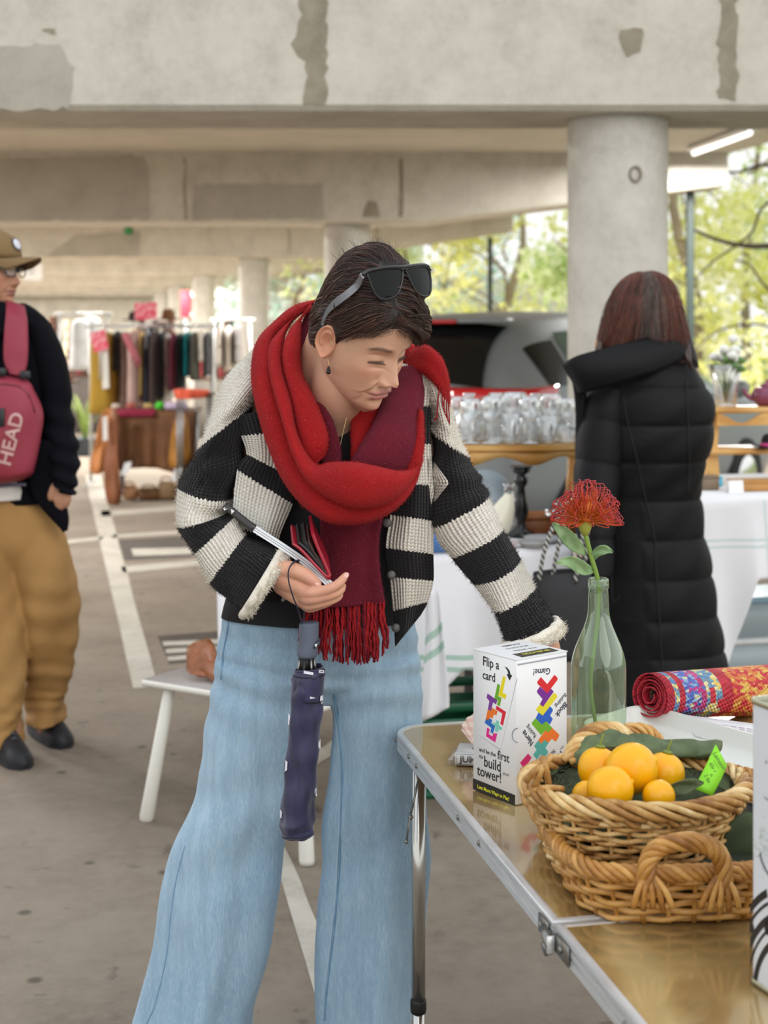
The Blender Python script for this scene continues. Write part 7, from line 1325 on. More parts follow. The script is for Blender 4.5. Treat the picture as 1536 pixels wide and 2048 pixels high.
bands = [
 ([(640, 598, 630, 606, 2.95, .03, .03), (590, 611, 606, 626, 2.93, .04, .04), (552, 640, 566, 656, 2.90, .05, .045), (517, 677, 545, 680, 2.86, .05, .045), (504, 720, 548, 716, 2.83, .05, .05), (504, 775, 560, 772, 2.80, .045, .05), (520, 845, 580, 834, 2.77, .042, .05), (541, 908, 600, 888, 2.75, .040, .05), (566, 962, 625, 930, 2.73, .040, .05), (607, 1013, 650, 960, 2.71, .038, .05), (664, 1047, 680, 985, 2.70, .038, .05), (739, 1045, 730, 985, 2.705, .038, .05), (797, 1014, 780, 965, 2.72, .036, .045), (832, 968, 805, 945, 2.75, .03, .04), (846, 915, 820, 922, 2.79, .025, .03)], m_sred, 2, .003, 'outer_fold'),
 ([(618, 618, 612, 612, 2.94, .03, .03), (572, 650, 586, 642, 2.90, .045, .04), (538, 690, 570, 674, 2.845, .05, .04), (536, 730, 568, 730, 2.805, .05, .045), (547, 782, 586, 796, 2.765, .048, .045), (564, 838, 595, 858, 2.735, .045, .045), (582, 900, 612, 902, 2.71, .042, .045), (607, 952, 634, 930, 2.69, .042, .04), (645, 988, 660, 925, 2.675, .044, .04), (692, 1012, 706, 924, 2.668, .046, .04), (744, 1016, 750, 932, 2.67, .044, .04), (790, 998, 796, 942, 2.685, .038, .035), (822, 966, 824, 938, 2.715, .03, .03), (844, 925, 836, 925, 2.76, .02, .02)], m_sred, 0, 0, 'middle_fold'),
 ([(626, 616, 622, 606, 2.93, .03, .03), (588, 650, 603, 640, 2.87, .04, .035), (567, 690, 601, 690, 2.815, .042, .035), (567, 737, 604, 744, 2.785, .042, .04), (583, 800, 631, 801, 2.755, .040, .04), (594, 858, 651, 852, 2.735, .036, .035), (608, 905, 656, 884, 2.725, .030, .03), (626, 934, 648, 912, 2.73, .02, .02)], m_sred, 0, 0, 'inner_fold'),
 ([(624, 606, 650, 604, 2.96, .02, .02), (602, 650, 650, 640, 2.91, .02, .02), (599, 690, 646, 690, 2.865, .018, .02), (604, 745, 645, 745, 2.845, .016, .02), (630, 803, 650, 800, 2.79, .015, .02), (650, 853, 668, 848, 2.77, .014, .02), (652, 892, 680, 888, 2.765, .014, .02), (640, 925, 683, 925, 2.76, .014, .02)], m_smar, 2, .002, 'lining_fold'),
 ([(700, 790, 768, 790, 2.83, .014, .012), (702, 850, 748, 845, 2.80, .014, .012), (703, 895, 725, 900, 2.775, .012, .012), (704, 935, 716, 935, 2.76, .010, .01)], m_sred, 0, 0, 'back_fold'),
 ([(785, 735, 852, 724, 2.90, .04, .04), (778, 768, 850, 776, 2.86, .042, .04), (765, 802, 845, 832, 2.81, .040, .04), (744, 850, 838, 884, 2.765, .036, .035), (714, 900, 818, 930, 2.74, .030, .03), (694, 938, 798, 958, 2.735, .022, .03)], m_smar, 2, .006, 'maroon_fold'),
 ([(836, 815, 846, 822, 2.81, .03, .03), (828, 862, 848, 868, 2.785, .03, .03), (818, 905, 847, 905, 2.765, .028, .03), (806, 940, 842, 932, 2.75, .022, .03)], m_sred, 0, 0, 'side_fold'),
 ([(820, 700, 806, 748, 2.90, .035, .04), (848, 690, 824, 745, 2.885, .042, .05), (868, 700, 842, 746, 2.875, .045, .05), (886, 722, 858, 758, 2.87, .042, .05), (897, 758, 877, 780, 2.87, .034, .045), (899, 800, 887, 808, 2.875, .026, .035), (898, 832, 893, 832, 2.88, .012, .015)], m_sred, 3, .004, 'shoulder_fold'),
 ([(640, 590, 628, 640, 2.95, .03, .03), (690, 640, 680, 700, 2.99, .03, .03), (760, 650, 755, 720, 3.0, .03, .03), (830, 690, 820, 745, 2.94, .03, .03)], m_sred, 0, 0, 'neck_fold')]
allb = []
for k, (lv_, m_, fo, am, nm) in enumerate(bands):
    R_ = sband(lv_, m_, fo, am, nm, n=90 if k < 3 else 50, ph=.6 * k); allb.append((R_, m_, nm))
sc_mb = MB().grid(allb[0][0], True); scarf = ob('scarf', sc_mb, m_sred, wo)
for R_, m_, nm in allb[1:]: ob(nm, MB().grid(R_, True), m_, scarf)
tailR = sband([(641, 1025, 768, 1020, 2.80, .022, .02), (640, 1090, 757, 1085, 2.785, .020, .02), (628, 1150, 760, 1145, 2.775, .020, .02), (606, 1212, 770, 1206, 2.768, .018, .018)], m_smar, 4, .006, n=50, seg=80); ob('tail', MB().grid(tailR, True), m_smar, scarf)
fz = MB()
thr = []
for k in range(125):
    u = rnd.random(); x0 = 606 + 164 * u; y0 = 1206 + rnd.uniform(-3, 3); ye = np.interp(u, [0, .12, .3, .45, .7, .9, 1], [1288, 1298, 1318, 1326, 1324, 1318, 1288]) + rnd.uniform(-16, 6); x1 = x0 + rnd.uniform(-5, 5) + (6 if u > .9 else 0) * 1.5 - (8 if u < .1 else 0); D = 2.768 - rnd.uniform(-.004, .016)
    thr.append([P(x0, y0, D), P(x0 + rnd.uniform(-2, 2), (2 * y0 + ye) / 3, D - .006), P(x1 + rnd.uniform(-2.5, 2.5), (y0 + 2 * ye) / 3, D - .004), P(x1, ye, D)])
m_fr = felt('fringe_yarn', '#8a0614', '#b30c18', '#d8504e')
for k, q in enumerate(thr):
    c = spl(q, 22); w_ = np.linspace(0, 24, 22); nrm = np.array([1, 0, 0]); c = c + np.stack([np.cos(w_ + k), np.sin(w_ + k), 0 * w_], 1) * .0007; ob('fringe_thread', MB().tube(c, np.linspace(.0021, .0017, 22) * rnd.uniform(.75, 1.1), 6), m_fr if k % 4 else m_smar, scarf)
for pts in [[(880, 770), (876, 800), (874, 830), (869, 842)], [(889, 790), (888, 815), (893, 838)], [(896, 800), (898, 825), (899, 850)], [(884, 780), (885, 806), (889, 825)], [(893, 800), (894, 830), (896, 846)], [(872, 752), (868, 762), (876, 768)]]: ob('fringe_thread', MB().tube(spl([P(a, b, 2.835) for a, b in pts], 18), .0014, 6), m_fr, scarf)
def fz_on(R_, k, seed, m_, L=.0035): p, nn, s = surf_pts(R_, None, k, seed); fuzz('wool_nap', scarf, p, nn, L, m_, .00016, seed)
m_nap = mat('red_nap', '#b3181c', .9, var=0); m_nap2 = mat('maroon_nap', '#7d1436', .9, var=0)
for k, (R_, m_, nm) in enumerate(allb[:8]): fz_on(R_, 5000 if k < 3 else 2200, 40 + k, m_nap2 if m_ is m_smar else m_nap)
fz_on(tailR, 2500, 60, m_nap2)
# ---------------------------------------------------------------- hair
m_hair = hairmat('dark_brown_hair', '#140b09', '#573528'); hcn = np.array([0, -.008, .012])
def hair_r(d):
    d = np.asarray(d, float); x, y, z = d[..., 0], d[..., 1], d[..., 2]; ay = np.where(y > 0, .101, .099); az = np.where(z > 0, .147, .11); r = 1 / np.sqrt((x / .081) ** 2 + (y / ay) ** 2 + (z / az) ** 2)
    def bump(v, s, a): v = np.asarray(v, float); v = v / np.linalg.norm(v); return a * np.exp(-(1 - (x * v[0] + y * v[1] + z * v[2])) / s)
    r = r + bump((-.72, .60, .30), .10, .023) + bump((.15, -.45, .88), .12, .010) - bump((.0, .35, .93), .05, .006) + bump((.6, .4, .55), .12, .006) + bump((.55, -.75, .3), .10, -.004)
    return r * (1 + .012 * np.sin(9 * x + 14 * z) * np.sin(11 * y + 3))
def proj_h(p, lift=0.0):
    v = p - hcn; l = np.linalg.norm(v, axis=-1, keepdims=True); d = v / l; return hcn + d * (hair_r(d)[..., None] + lift)
def hairline(d):
    phi = np.degrees(np.arctan2(np.abs(d[..., 0]), d[..., 1])); lf = d[..., 0] < 0
    z = np.interp(phi, [0, 22, 40, 55, 68, 80, 92, 108, 140, 180], [.062, .060, .050, .036, .014, -.012, .012, -.030, -.070, -.082]); zl = np.interp(phi, [0, 22, 40, 55, 68, 80, 92, 108, 140, 180], [.056, .040, .026, .018, .005, -.012, .012, -.030, -.070, -.082]); return np.where(lf, zl, z)
nu, nv = 150, 220; al = np.linspace(.02, PI - .02, nu); be = np.linspace(0, 2 * PI, nv, endpoint=False); A_, B_ = np.meshgrid(al, be, indexing='ij'); Dr = np.stack([np.sin(A_) * np.sin(B_), np.sin(A_) * np.cos(B_), np.cos(A_)], -1); rr = hair_r(Dr); Pz = hcn + Dr * rr[..., None]
mg = np.clip((Pz[..., 2] - hairline(Dr)) / .022, 0, 1) ** .6; Ps = hcn + Dr * (rr * (.88 + .12 * mg))[..., None]; keep = Pz[..., 2] > hairline(Dr)
fcs = [(i * nv + j, i * nv + (j + 1) % nv, (i + 1) * nv + (j + 1) % nv, (i + 1) * nv + j) for i in range(nu - 1) for j in range(nv) if keep[i, j] and keep[i + 1, (j + 1) % nv]] + [tuple(range(nv))]
used = sorted({k for f in fcs for k in f}); rem = {k: i for i, k in enumerate(used)}; Vh = Ps.reshape(-1, 3)[used] @ RM.T + HO
hair = ob('hair', MB().add(Vh, [tuple(rem[k] for k in f) for f in fcs]), m_hair, wo); o = hair.modifiers.new('thickness', 'SOLIDIFY'); o.thickness = .004; o.offset = -1
def flow(p):
    x, y, z = p[:, 0], p[:, 1], p[:, 2]; s = x - .030; right = np.array([.42, -.62, -.62]); left = np.array([-.86, .22, -.42]); back = np.array([.1, -.85, -.5])
    wf = sm(y, -.02, .05)[:, None]; ws = sm(s, -.006, .006)[:, None]; f = (right * ws + left * (1 - ws)) * wf + (back + np.stack([x * 4, 0 * x, 0 * x], 1)) * (1 - wf); return f
def trace(p0, steps, step, jit, lift0=.0, r=np.random.default_rng(5)):
    lf = .0022 * (1 + np.sin(p0[:, :1] * 210 + p0[:, 2:3] * 130 + 2 * np.sin(p0[:, 1:2] * 90))); P_ = [proj_h(p0, lift0)]; clump = np.sin(p0[:, :1] * 160 + p0[:, 1:2] * 90) * .25 + r.normal(0, jit, (len(p0), 1))
    for k in range(steps):
        p = P_[-1]; f = flow(p); f /= np.linalg.norm(f, axis=1)[:, None]; n = p - hcn; n /= np.linalg.norm(n, axis=1)[:, None]; f = f - n * np.sum(f * n, 1)[:, None]; b = np.cross(n, f); f = f + b * clump; f /= np.linalg.norm(f, axis=1)[:, None] + 1e-9
        q = p + f * step; P_.append(proj_h(q, lift0 + .0012 * math.sin(k * .5) + lf))
    return np.stack(P_, 1)
r5 = np.random.default_rng(21); d0 = r5.normal(0, 1, (26000, 3)); d0 /= np.linalg.norm(d0, axis=1)[:, None]; p0 = hcn + d0 * hair_r(d0)[:, None]; ok = p0[:, 2] > hairline(d0) + .004; p0 = p0[ok][:9500]; T_ = trace(p0, 12, .0062, .10, .0008)
Tz = T_ - hcn; dT = Tz / np.linalg.norm(Tz, axis=2, keepdims=True); below = T_[..., 2] < hairline(dT) - .006; cut = np.argmax(below, 1); cut[~below.any(1)] = 99
for i in range(len(T_)):
    if cut[i] < 13: T_[i, max(cut[i], 1):] = T_[i, max(cut[i] - 1, 0)] + (np.arange(13 - max(cut[i], 1))[:, None] + 1) * .0005 * np.array([0, 0, -1])
ear_ = ((T_[..., 0] > .064) & (np.abs(T_[..., 1] + .010) < .021) & (T_[..., 2] < .016)).any(1); T_ = T_[~ear_]
o = strands('hair_strand', hair, T_ @ RM.T + HO, m_hair, .00030); Tk = T_[cut[~ear_] > 90][::13]; Tk = Tk + (Tk - hcn) * .012; o = strands('hair_lock', hair, Tk @ RM.T + HO, m_hair, .0011)
# loose locks: fringe over her left brow, wisps at the crown and temple
lk = []
for k in range(420):
    u = rnd.random(); a = np.array([.026 - .02 * u + rnd.gauss(0, .004), .072 + .01 * u, .088 - .012 * u]); e = np.array([-.050 - .018 * u + rnd.gauss(0, .004), .078 - .02 * u, .024 - .006 * rnd.random()]); mid = (a + e) / 2 + np.array([-.012, .030, .012]); pth = spl([proj_h(a[None], .001)[0], mid * .5 + proj_h(((a + e) / 2)[None], .006)[0] * .5, proj_h((a * .25 + e * .75)[None], .009)[0], e * .4 + proj_h(e[None], .008)[0] * .6], 10); lk.append(pth)
for k in range(160): d = np.array([rnd.gauss(.05, .25), rnd.gauss(-.3, .3), 1]); d /= np.linalg.norm(d); b = proj_h((hcn + d * .1)[None])[0]; v = np.array([rnd.gauss(0, .6), -.6 + rnd.gauss(0, .4), .35 + rnd.random() * .4]); lk.append(spl([b, b + d * .004 + v * .005, b + d * .006 + v * .011, b + d * .005 + v * .017], 10))
o = strands('loose_lock', hair, np.array(lk) @ RM.T + HO, m_hair, .00024)
bvhair = bvh_of(hair)
hl = (hv - HO) @ RM; fr_ = hl[:, 1] > .05; hl = hl[fr_]; es = []
for sx in (1, -1):
    for ax in np.linspace(.018, .047, 34):
        z = -.0066 - 4 * (ax - .030) ** 2; k = np.argmin((hl[:, 0] - sx * ax) ** 2 + (hl[:, 2] - z) ** 2); b = np.array([sx * ax, hl[k, 1], z]); u = (ax - .032) / .015; es.append(spl([b, b + [sx * .0012 * u, .0028, -.0016], b + [sx * .003 * u, .0050, -.0020]], 5))
strands('eyelash', hair, np.array(es) @ RM.T + HO, m_hair, .00028)
# ---------------------------------------------------------------- earring, necklace
m_gold = NT('thin_gold').set(col=lin('#c9b07a'), rough=.25, metal=1).m; m_bead = mat('dark_bead', '#161012', .2, var=0)
ee = P(658, 722, 2.655); eh = hit(bvw, 656, 716, .003, 2.66); ob('earring', MB().tube(spl([eh, P(657, 726, eh[1] - .002), P(657, 733, eh[1] - .002)], 8), .0006, 6), m_gold, wo)
er = wo.children[-1]; 
for y, r_ in ((735, .0022), (739, .0034), (744, .0042)): ob('bead', MB().ball(P(657, y, eh[1] - .002), r_, 12, 8), m_bead, er)
ob('necklace', MB().tube(spl([hit(bvw, 626, 738, .003, 2.80), hit(bvw, 632, 775, .003, 2.80), P(668, 824, 2.79), P(697, 812, 2.80)], 6)[:1].tolist() + [P(699, 806, 2.795), P(693, 835, 2.785), P(686, 865, 2.78), P(680, 893, 2.775), P(677, 905, 2.772)], .0007, 6), m_gold, wo); nk = wo.children[-1]
ob('pendant', MB().ball(P(676, 908, 2.768), (.004, .003, .006), 10, 7), m_gold, nk)
# ================================================================ what the woman wears on her head and holds
m_frame = NT('glossy_black_frame').set(col=lin('#0f0f0f'), rough=.12, spec=.6).m; m_lens = NT('dark_mirror_lens'); m_lens.set(col=lin('#0c1010'), rough=.03, spec=.22); m_lens = m_lens.m
m_temple = NT('grey_temple').set(col=lin('#84868c'), rough=.3, metal=.35).m
gx = -RGT; gn = .80 * FWD + .60 * UPH; gn /= np.linalg.norm(gn); gy = np.cross(gn, gx); gy = gy if gy[2] > 0 else -gy
gc = hit(bvhair, 778, 590, .010, 2.66) ; gc = gc + gn * .004
sg = thing('sunglasses', gc, 'black sunglasses with grey temples pushed up on the dark hair', 'sunglasses')
GP = lambda x, y: ray_plane(x, y, gc, gn)
cv = lambda q: -gn * (1.3 * np.dot(q - gm, gx) ** 2)
L1 = [(742, 545), (760, 539), (785, 537), (803, 539), (805, 553), (801, 575), (793, 590), (778, 598), (764, 597), (754, 585), (747, 566)]; L2 = [(812, 539), (830, 535), (850, 533), (862, 538), (867, 556), (867, 578), (861, 590), (848, 592), (834, 585), (824, 570), (816, 553)]
gm = GP(808, 555)
for Lx in (L1, L2):
    q = spl([GP(x, y) for x, y in Lx], 48, True); q = np.array([a + cv(a) for a in q]); c = q.mean(0); rows = np.array([[c + (a - c) * s - gn * (-.0022 * (1 - s * s)) for a in q] for s in (1.0, .8, .55, .3, .05)])
    ob('lens', MB().grid(rows, True, cap=(False, True)), m_lens, sg); ob('rim', MB().tube(q, .0021, 8, closed=True, up=None), m_frame, sg)
for pts, r_ in [([(733, 549), (745, 541), (775, 535), (808, 534), (840, 530), (858, 531), (866, 540)], .0034), ([(803, 540), (808, 537), (813, 540)], .003), ([(804, 556), (808, 550), (814, 554)], .0018)]: q = spl([GP(x, y) for x, y in pts], 30); ob('brow_bar' if r_ > .0032 else 'bridge', MB().tube([a + cv(a) for a in q], r_, 8), m_frame, sg)
hinge = GP(733, 550); hinge = hinge + cv(hinge); tp = [hinge, hit(bvhair, 716, 569, .015), hit(bvhair, 695, 588, .016), hit(bvhair, 676, 602, .016), hit(bvhair, 660, 617, .015), hit(bvhair, 650, 633, .012), hit(bvhair, 645, 650, .007)]
c = spl(tp, 40); hgt = np.interp(np.linspace(0, 1, 40), [0, .1, .5, .62, .75, 1], [.0052, .0060, .0066, .0056, .0035, .003]); nrm = np.array([gn * .3 + np.array([-.3, -.8, .1])] * 40); rows = []
d = np.gradient(c, axis=0); d /= np.linalg.norm(d, axis=1)[:, None]
for i in range(40):
    n_ = np.array([-.25, -.95, .1]); n_ -= d[i] * np.dot(n_, d[i]); n_ /= np.linalg.norm(n_); b = np.cross(d[i], n_); rows.append([c[i] + b * hgt[i] * s + n_ * .0014 * k for s, k in ((-1, -1), (-1, 1), (1, 1), (1, -1))])
ob('temple', MB().grid(np.array(rows), True), m_temple, sg, autos=40); ob('temple_joint', MB().box(c[22], (.002, .004, .013), np.array([d[22], np.cross(d[22], UP), UP]).T), m_frame, sg)
W, Fc, _ = text_mb('SEAL', (c[7] + np.array([-.25, -.95, .1]) * .0022, d[7] * -1 if d[7][0] < 0 and False else -d[7] * (1 if d[7][0] < 0 else -1), np.cross(np.array([-.25, -.95, .1]), -d[7]) * 1.0, np.array([-.25, -.95, .1])), .0048, sx=1.0, thick=.0002); ob('printed_lettering', MB().add(W, Fc), ink('#cfd0d2'), sg, smooth=False)
ob('far_temple', MB().tube(spl([GP(866, 542) + cv(GP(866, 542)), HO + RM @ np.array([-.088, .03, .085]), HO + RM @ np.array([-.082, -.02, .03])], 14), .003, 6, flat=.5), m_temple, sg)
# magazine seen nearly edge-on, wallet standing on it
m_paper = mat('magazine_paper', '#e9ebee', .4, var=.03); away = P(560, 1078, 1.0) - np.array([0, 0, EYE]); away /= np.linalg.norm(away)
mz = thing('magazine', P(560, 1090, 2.72), 'folded white magazine with black and white cover held edge-on in the hand', 'magazine')
c = spl([P(447, 1012, 2.775), P(500, 1054, 2.745), P(560, 1093, 2.715), P(610, 1128, 2.69), P(660, 1172, 2.668)], 40); d = np.gradient(c, axis=0); d /= np.linalg.norm(d, axis=1)[:, None]
up_m = np.array([np.cross(away, q) for q in d]); up_m = np.array([q / np.linalg.norm(q) * (1 if q[2] > 0 else -1) for q in up_m])
for k, (off, th, ln) in enumerate([(.0, .0036, .062), (.0044, .0030, .06), (.0082, .0040, .061)]):
    rows = [[c[i] + up_m[i] * (off - .004 + s * th) + away * a for a, s in ((0, 0), (0, 1), (ln, 1), (ln, 0))] for i in range(40)]; ob('page_block', MB().grid(np.array(rows), True), m_paper, mz, autos=40)
rows = [[c[i] + up_m[i] * .0086 + away * a for a in (.0, .02, .04, .061)] for i in range(40)]; o = ob('cover', MB().grid(np.array(rows), False), mat('cover_pale_blue', '#c9dbe4', .3, var=.2, vscale=12), mz); o.modifiers.new('thickness', 'SOLIDIFY').thickness = .0006
rows = [[c[i] - up_m[i] * .0045 + up_m[i] * s - away * .0012 for s in (0, .0138)] for i in range(0, 12)]; o = ob('cover_band', MB().grid(np.array(rows), False), mat('cover_black', '#3a3534', .3, var=0), mz); o.modifiers.new('thickness', 'SOLIDIFY').thickness = .0006
for q, hx in [([(446, 1017), (451, 1014), (449, 1018), (456, 1017), (449, 1021)], '#f2f2f2'), ([(462, 1018), (469, 1022), (463, 1028)], '#f2f2f2')]: V = [P(x, y, 2.757) for x, y in q]; ob('printed_mark', MB().add(V + [v + [0, .0006, 0] for v in V], [tuple(range(len(V)))] + [(i, (i + 1) % len(V), len(V) + (i + 1) % len(V), len(V) + i) for i in range(len(V))]), ink(hx), mz, smooth=False)
wl = thing('wallet', P(655, 1152, 2.668), 'open dark red leather wallet with black lining held above the magazine', 'wallet'); m_wr = mat('red_leather', '#a3192f', .38, var=.12, vscale=30, bump=.15, bscale=300); m_wb = mat('black_lining', '#131112', .5, var=0); aw2 = np.array([-.10, .96, .25]); aw2 /= np.linalg.norm(aw2)
def slab(pts, th, m, name, depth=.085, D=2.668, par=wl, r=.0):
    c = spl([P(x, y, D) for x, y in pts], 16); d = np.gradient(c, axis=0); d /= np.linalg.norm(d, axis=1)[:, None]; rows = []
    for i in range(16): n_ = np.cross(d[i], aw2); n_ /= np.linalg.norm(n_); rows.append([c[i] + n_ * th * s + aw2 * a for a, s in ((0, -.6), (-.0015, 0), (0, .6), (depth, .6), (depth, -.6))])
    return ob(name, MB().grid(np.array(rows), True), m, par, autos=50)
slab([(586, 1088), (602, 1100), (630, 1130), (655, 1156)], .0042, m_wr, 'cover'); slab([(625, 1067), (634, 1092), (648, 1124), (660, 1152)], .0046, m_wr, 'cover'); slab([(597, 1086), (615, 1102), (640, 1132), (652, 1148)], .0050, m_wb, 'lining', D=2.670); slab([(618, 1086), (628, 1105), (642, 1130), (652, 1146)], .0020, mat('card_edge', '#5c4640', .4, var=0), 'card_pocket', D=2.669); slab([(608, 1084), (622, 1102), (640, 1126), (650, 1142)], .0075, m_wb, 'lining', D=2.673)
ob('spine', MB().tube([P(657, 1155, 2.667), P(657, 1155, 2.667) + aw2 * .085], .0045, 10), m_wr, wl)
ob('clear_sleeve_corner', MB().prism([(0, 0), (.008, .012), (.010, .010), (.003, -.002)], (P(663, 1172, 2.655), (1, 0, 0), (0, 0, 1), (0, -1, 0)), .0008), m_paper, mz, smooth=False)
# paper slip under the wrist
t = thing('paper_slip', P(577, 1190, 2.74), 'white paper slip with grey edge held below the wrist', 'paper'); q = [P(558, 1174, 2.745), P(580, 1172, 2.745), P(582, 1192, 2.735), P(566, 1202, 2.735)]
ob('sheet', MB().add(q + [a + [0, .002, 0] for a in q], [(0, 1, 2, 3), (7, 6, 5, 4), (0, 4, 5, 1), (1, 5, 6, 2), (2, 6, 7, 3), (3, 7, 4, 0)]), m_paper, t, smooth=False); q = [P(562, 1198, 2.733), P(582, 1188, 2.733), P(583, 1193, 2.733), P(564, 1204, 2.733)]; ob('edge', MB().add(q + [a + [0, .003, 0] for a in q], [(0, 1, 2, 3), (7, 6, 5, 4), (0, 4, 5, 1), (1, 5, 6, 2), (2, 6, 7, 3), (3, 7, 4, 0)]), mat('slip_edge', '#8d8c88', .5, var=0), t, smooth=False)
# folded umbrella hanging from the wrist
um = thing('umbrella', P(597, 1678, 2.70), 'navy folded umbrella with white spots hanging by its strap from the wrist', 'umbrella'); UD = 2.70
m_grip = mat('grey_grip', '#5b6273', .5, var=.03); m_nylon = NT('navy_nylon'); _n = m_nylon.noise(m_nylon.coord(scale=(1, 1, .35)), 55, 3); m_nylon.set(col=m_nylon.ramp(_n, [(.3, lin('#23233d')), (.7, lin('#33335a'))]), rough=.5, sheen=.2); m_nylon.bump(_n, .5, .004); m_nylon = m_nylon.m
R_, lv = sloft([(606, 1244, 634, 1243, UD, .0125, .0125), (600, 1246, 638, 1245, UD, .0172, .0172), (598, 1252, 638, 1252, UD, .0178, .0178), (597, 1285, 637, 1285, UD, .0178, .0178), (594, 1308, 634, 1309, UD, .0180, .0180), (598, 1315, 629, 1316, UD, .0145, .0145)], 40, 36); ob('grip', MB().grid(R_, True), m_grip, um)
c = P(632, 1290, UD - .0125); ob('push_button', MB().lathe([(0, .003), (.0055, .0028), (.007, .001), (.007, -.004), (0, -.004)], c, 20, rot=np.array([[.75, 0, .66], [0, 1, 0], [-.0, 0, 1]]) @ np.array([[1, 0, 0], [0, 0, -1], [0, 1, 0]])), mat('dark_button2', '#33363f', .4, var=0), um)
q = [P(x, y, UD - .0185) for x, y in ((629, 1289), (635, 1288), (632, 1295))]; ob('printed_arrow', MB().add(q + [a + [0, .003, 0] for a in q], [(0, 1, 2), (0, 3, 4, 1), (1, 4, 5, 2), (2, 5, 3, 0)]), ink('#e3e6ee'), um, smooth=False)
ob('shaft', MB().tube([P(612, 1308, UD), P(608, 1345, UD)], .011, 16), m_black, um)
for k in range(7): a = k / 7 * 2 * PI; cc = P(613, 1316, UD) + np.array([math.cos(a) * .013, math.sin(a) * .013, 0]); ob('rib_end', MB().tube([cc, cc + [math.cos(a) * .004, math.sin(a) * .004, -.03]], .0024, 8), m_black if k % 2 else steel, um)
tw = lambda u, th: .0024 * np.cos(th * 3 + u * 1.1) + .0012 * np.sin(th * 5 - u * 2.2) + .0012 * np.sin(u * 5 + th)
R_, lv = sloft([(594, 1338, 648, 1330, UD, .024, .024), (588, 1350, 648, 1345, UD, .026, .026), (583, 1368, 645, 1365, UD, .028, .027), (581, 1400, 643, 1398, UD, .028, .027), (579, 1450, 641, 1450, UD, .028, .027), (575, 1510, 638, 1510, UD, .028, .027), (569, 1570, 634, 1570, UD, .0275, .027), (561, 1630, 629, 1630, UD, .0265, .026), (559, 1655, 626, 1656, UD, .0255, .025), (564, 1670, 622, 1671, UD, .023, .023), (574, 1676, 612, 1677, UD, .016, .016)], 110, 72, fold=tw); can = ob('canopy', MB().grid(R_, True, cap=(False, True)), m_nylon, um)
R_, lv = sloft([(590, 1342, 650, 1338, UD, .0275, .026), (585, 1362, 648, 1362, UD, .0300, .028), (584, 1385, 646, 1392, UD, .0302, .028), (586, 1392, 645, 1400, UD, .0292, .028)], 24, 60, fold=lambda u, th: .0010 * np.sin(th * 5)); ob('wrap_band', MB().grid(R_, True, cap=(False, False)), m_nylon, um); ob('wrap_edge', MB().tube([R_[-1][k] for k in range(60)], .0012, 6, closed=True), mat('navy_binding', '#12121f', .6, var=0), um); ob('wrap_edge', MB().tube([R_[3][k] + [0, 0, 0] for k in range(60)], .0011, 6, closed=True), MATS['navy_binding'], um)
bvc = bvh_of(can, um.children[-3])
for pts in [[(577, 1426), (580, 1432), (579, 1448), (576, 1450)], [(641, 1392), (646, 1390), (646, 1406), (643, 1408), (640, 1400)], [(571, 1520), (575, 1524), (574, 1540), (569, 1544)], [(560, 1618), (564, 1624), (563, 1636), (560, 1636)], [(637, 1484), (641, 1478), (641, 1498), (637, 1496)], [(630, 1578), (634, 1574), (634, 1592), (631, 1592), (629, 1586)], [(608, 1341), (627, 1345), (626, 1350), (607, 1347)], [(638, 1340), (648, 1340), (648, 1346), (637, 1346)], [(620, 1393), (632, 1396), (620, 1398)]]:
    cx_, cy_ = np.mean(pts, 0); q = [hit(bvc, cx_ + (x - cx_) * s, cy_ + (y - cy_) * s, 0.0022, UD - .02) for s in (1.0,) for x, y in [(a[0] + (b[0] - a[0]) * t, a[1] + (b[1] - a[1]) * t) for a, b in zip(pts, pts[1:] + pts[:1]) for t in (0, .33, .66)]]; q = np.array(q); cc = q.mean(0); ob('white_spot', MB().grid(np.array([[cc + (a - cc) * s + np.array([0, -.0004 * (1 - s), 0]) for a in q] for s in (1, .5, .05)]), True, cap=(False, True)), ink('#e6e6f0'), um)
ob('wrist_strap', MB().tube(spl([P(604, 1248, UD - .008), P(597, 1222, 2.685), P(585, 1190, 2.660), P(577, 1160, 2.658), P(578, 1138, 2.662), P(588, 1124, 2.675), P(600, 1122, 2.70), P(612, 1132, 2.735), P(614, 1165, 2.75), P(609, 1215, 2.73), P(607, 1247, UD + .004)], 60), .0022, 8, flat=.6), mat('navy_cord', '#2b2a3c', .7, var=0), um)
# ================================================================ person in the long black quilted coat, seen from behind
CD = 4.80
raw = MB()
chain(raw, [P(1290, 640, CD - .02), P(1290, 720, CD), P(1290, 780, CD)], [.055, .055, .07], 16); raw.ball(P(1288, 625, CD), (.074, .095, .112), 20, 14)
R_, lv = sloft([(1215, 770, 1365, 770, CD, .08, .08), (1200, 850, 1395, 850, CD, .09, .10), (1210, 960, 1380, 960, CD, .085, .10), (1200, 1130, 1395, 1130, CD, .10, .11), (1205, 1260, 1390, 1260, CD, .08, .10)], 20, 24); raw.grid(R_, True)
for x0, x1 in ((1245, 1240), (1345, 1352)): chain(raw, [P(x0, 1240, CD), P(x0, 1380, CD), P(x1, 1560, CD + .02), P(x1, 1568, CD - .0)], [.075, .055, .04, .04], 14)
chain(raw, [P(1215, 800, CD), P(1195, 900, CD - .04), P(1185, 1010, CD - .10), P(1175, 1080, CD - .16), P(1168, 1110, CD - .2)], [.05, .045, .038, .028, .03], 14)
chain(raw, [P(1370, 800, CD), P(1368, 900, CD + .04), P(1345, 990, CD + .06), P(1320, 1040, CD + .06)], [.05, .045, .038, .03], 14); chain(raw, [P(1209, 690, CD + .02), P(1215, 700, CD + .03)], [.035, .035], 14)
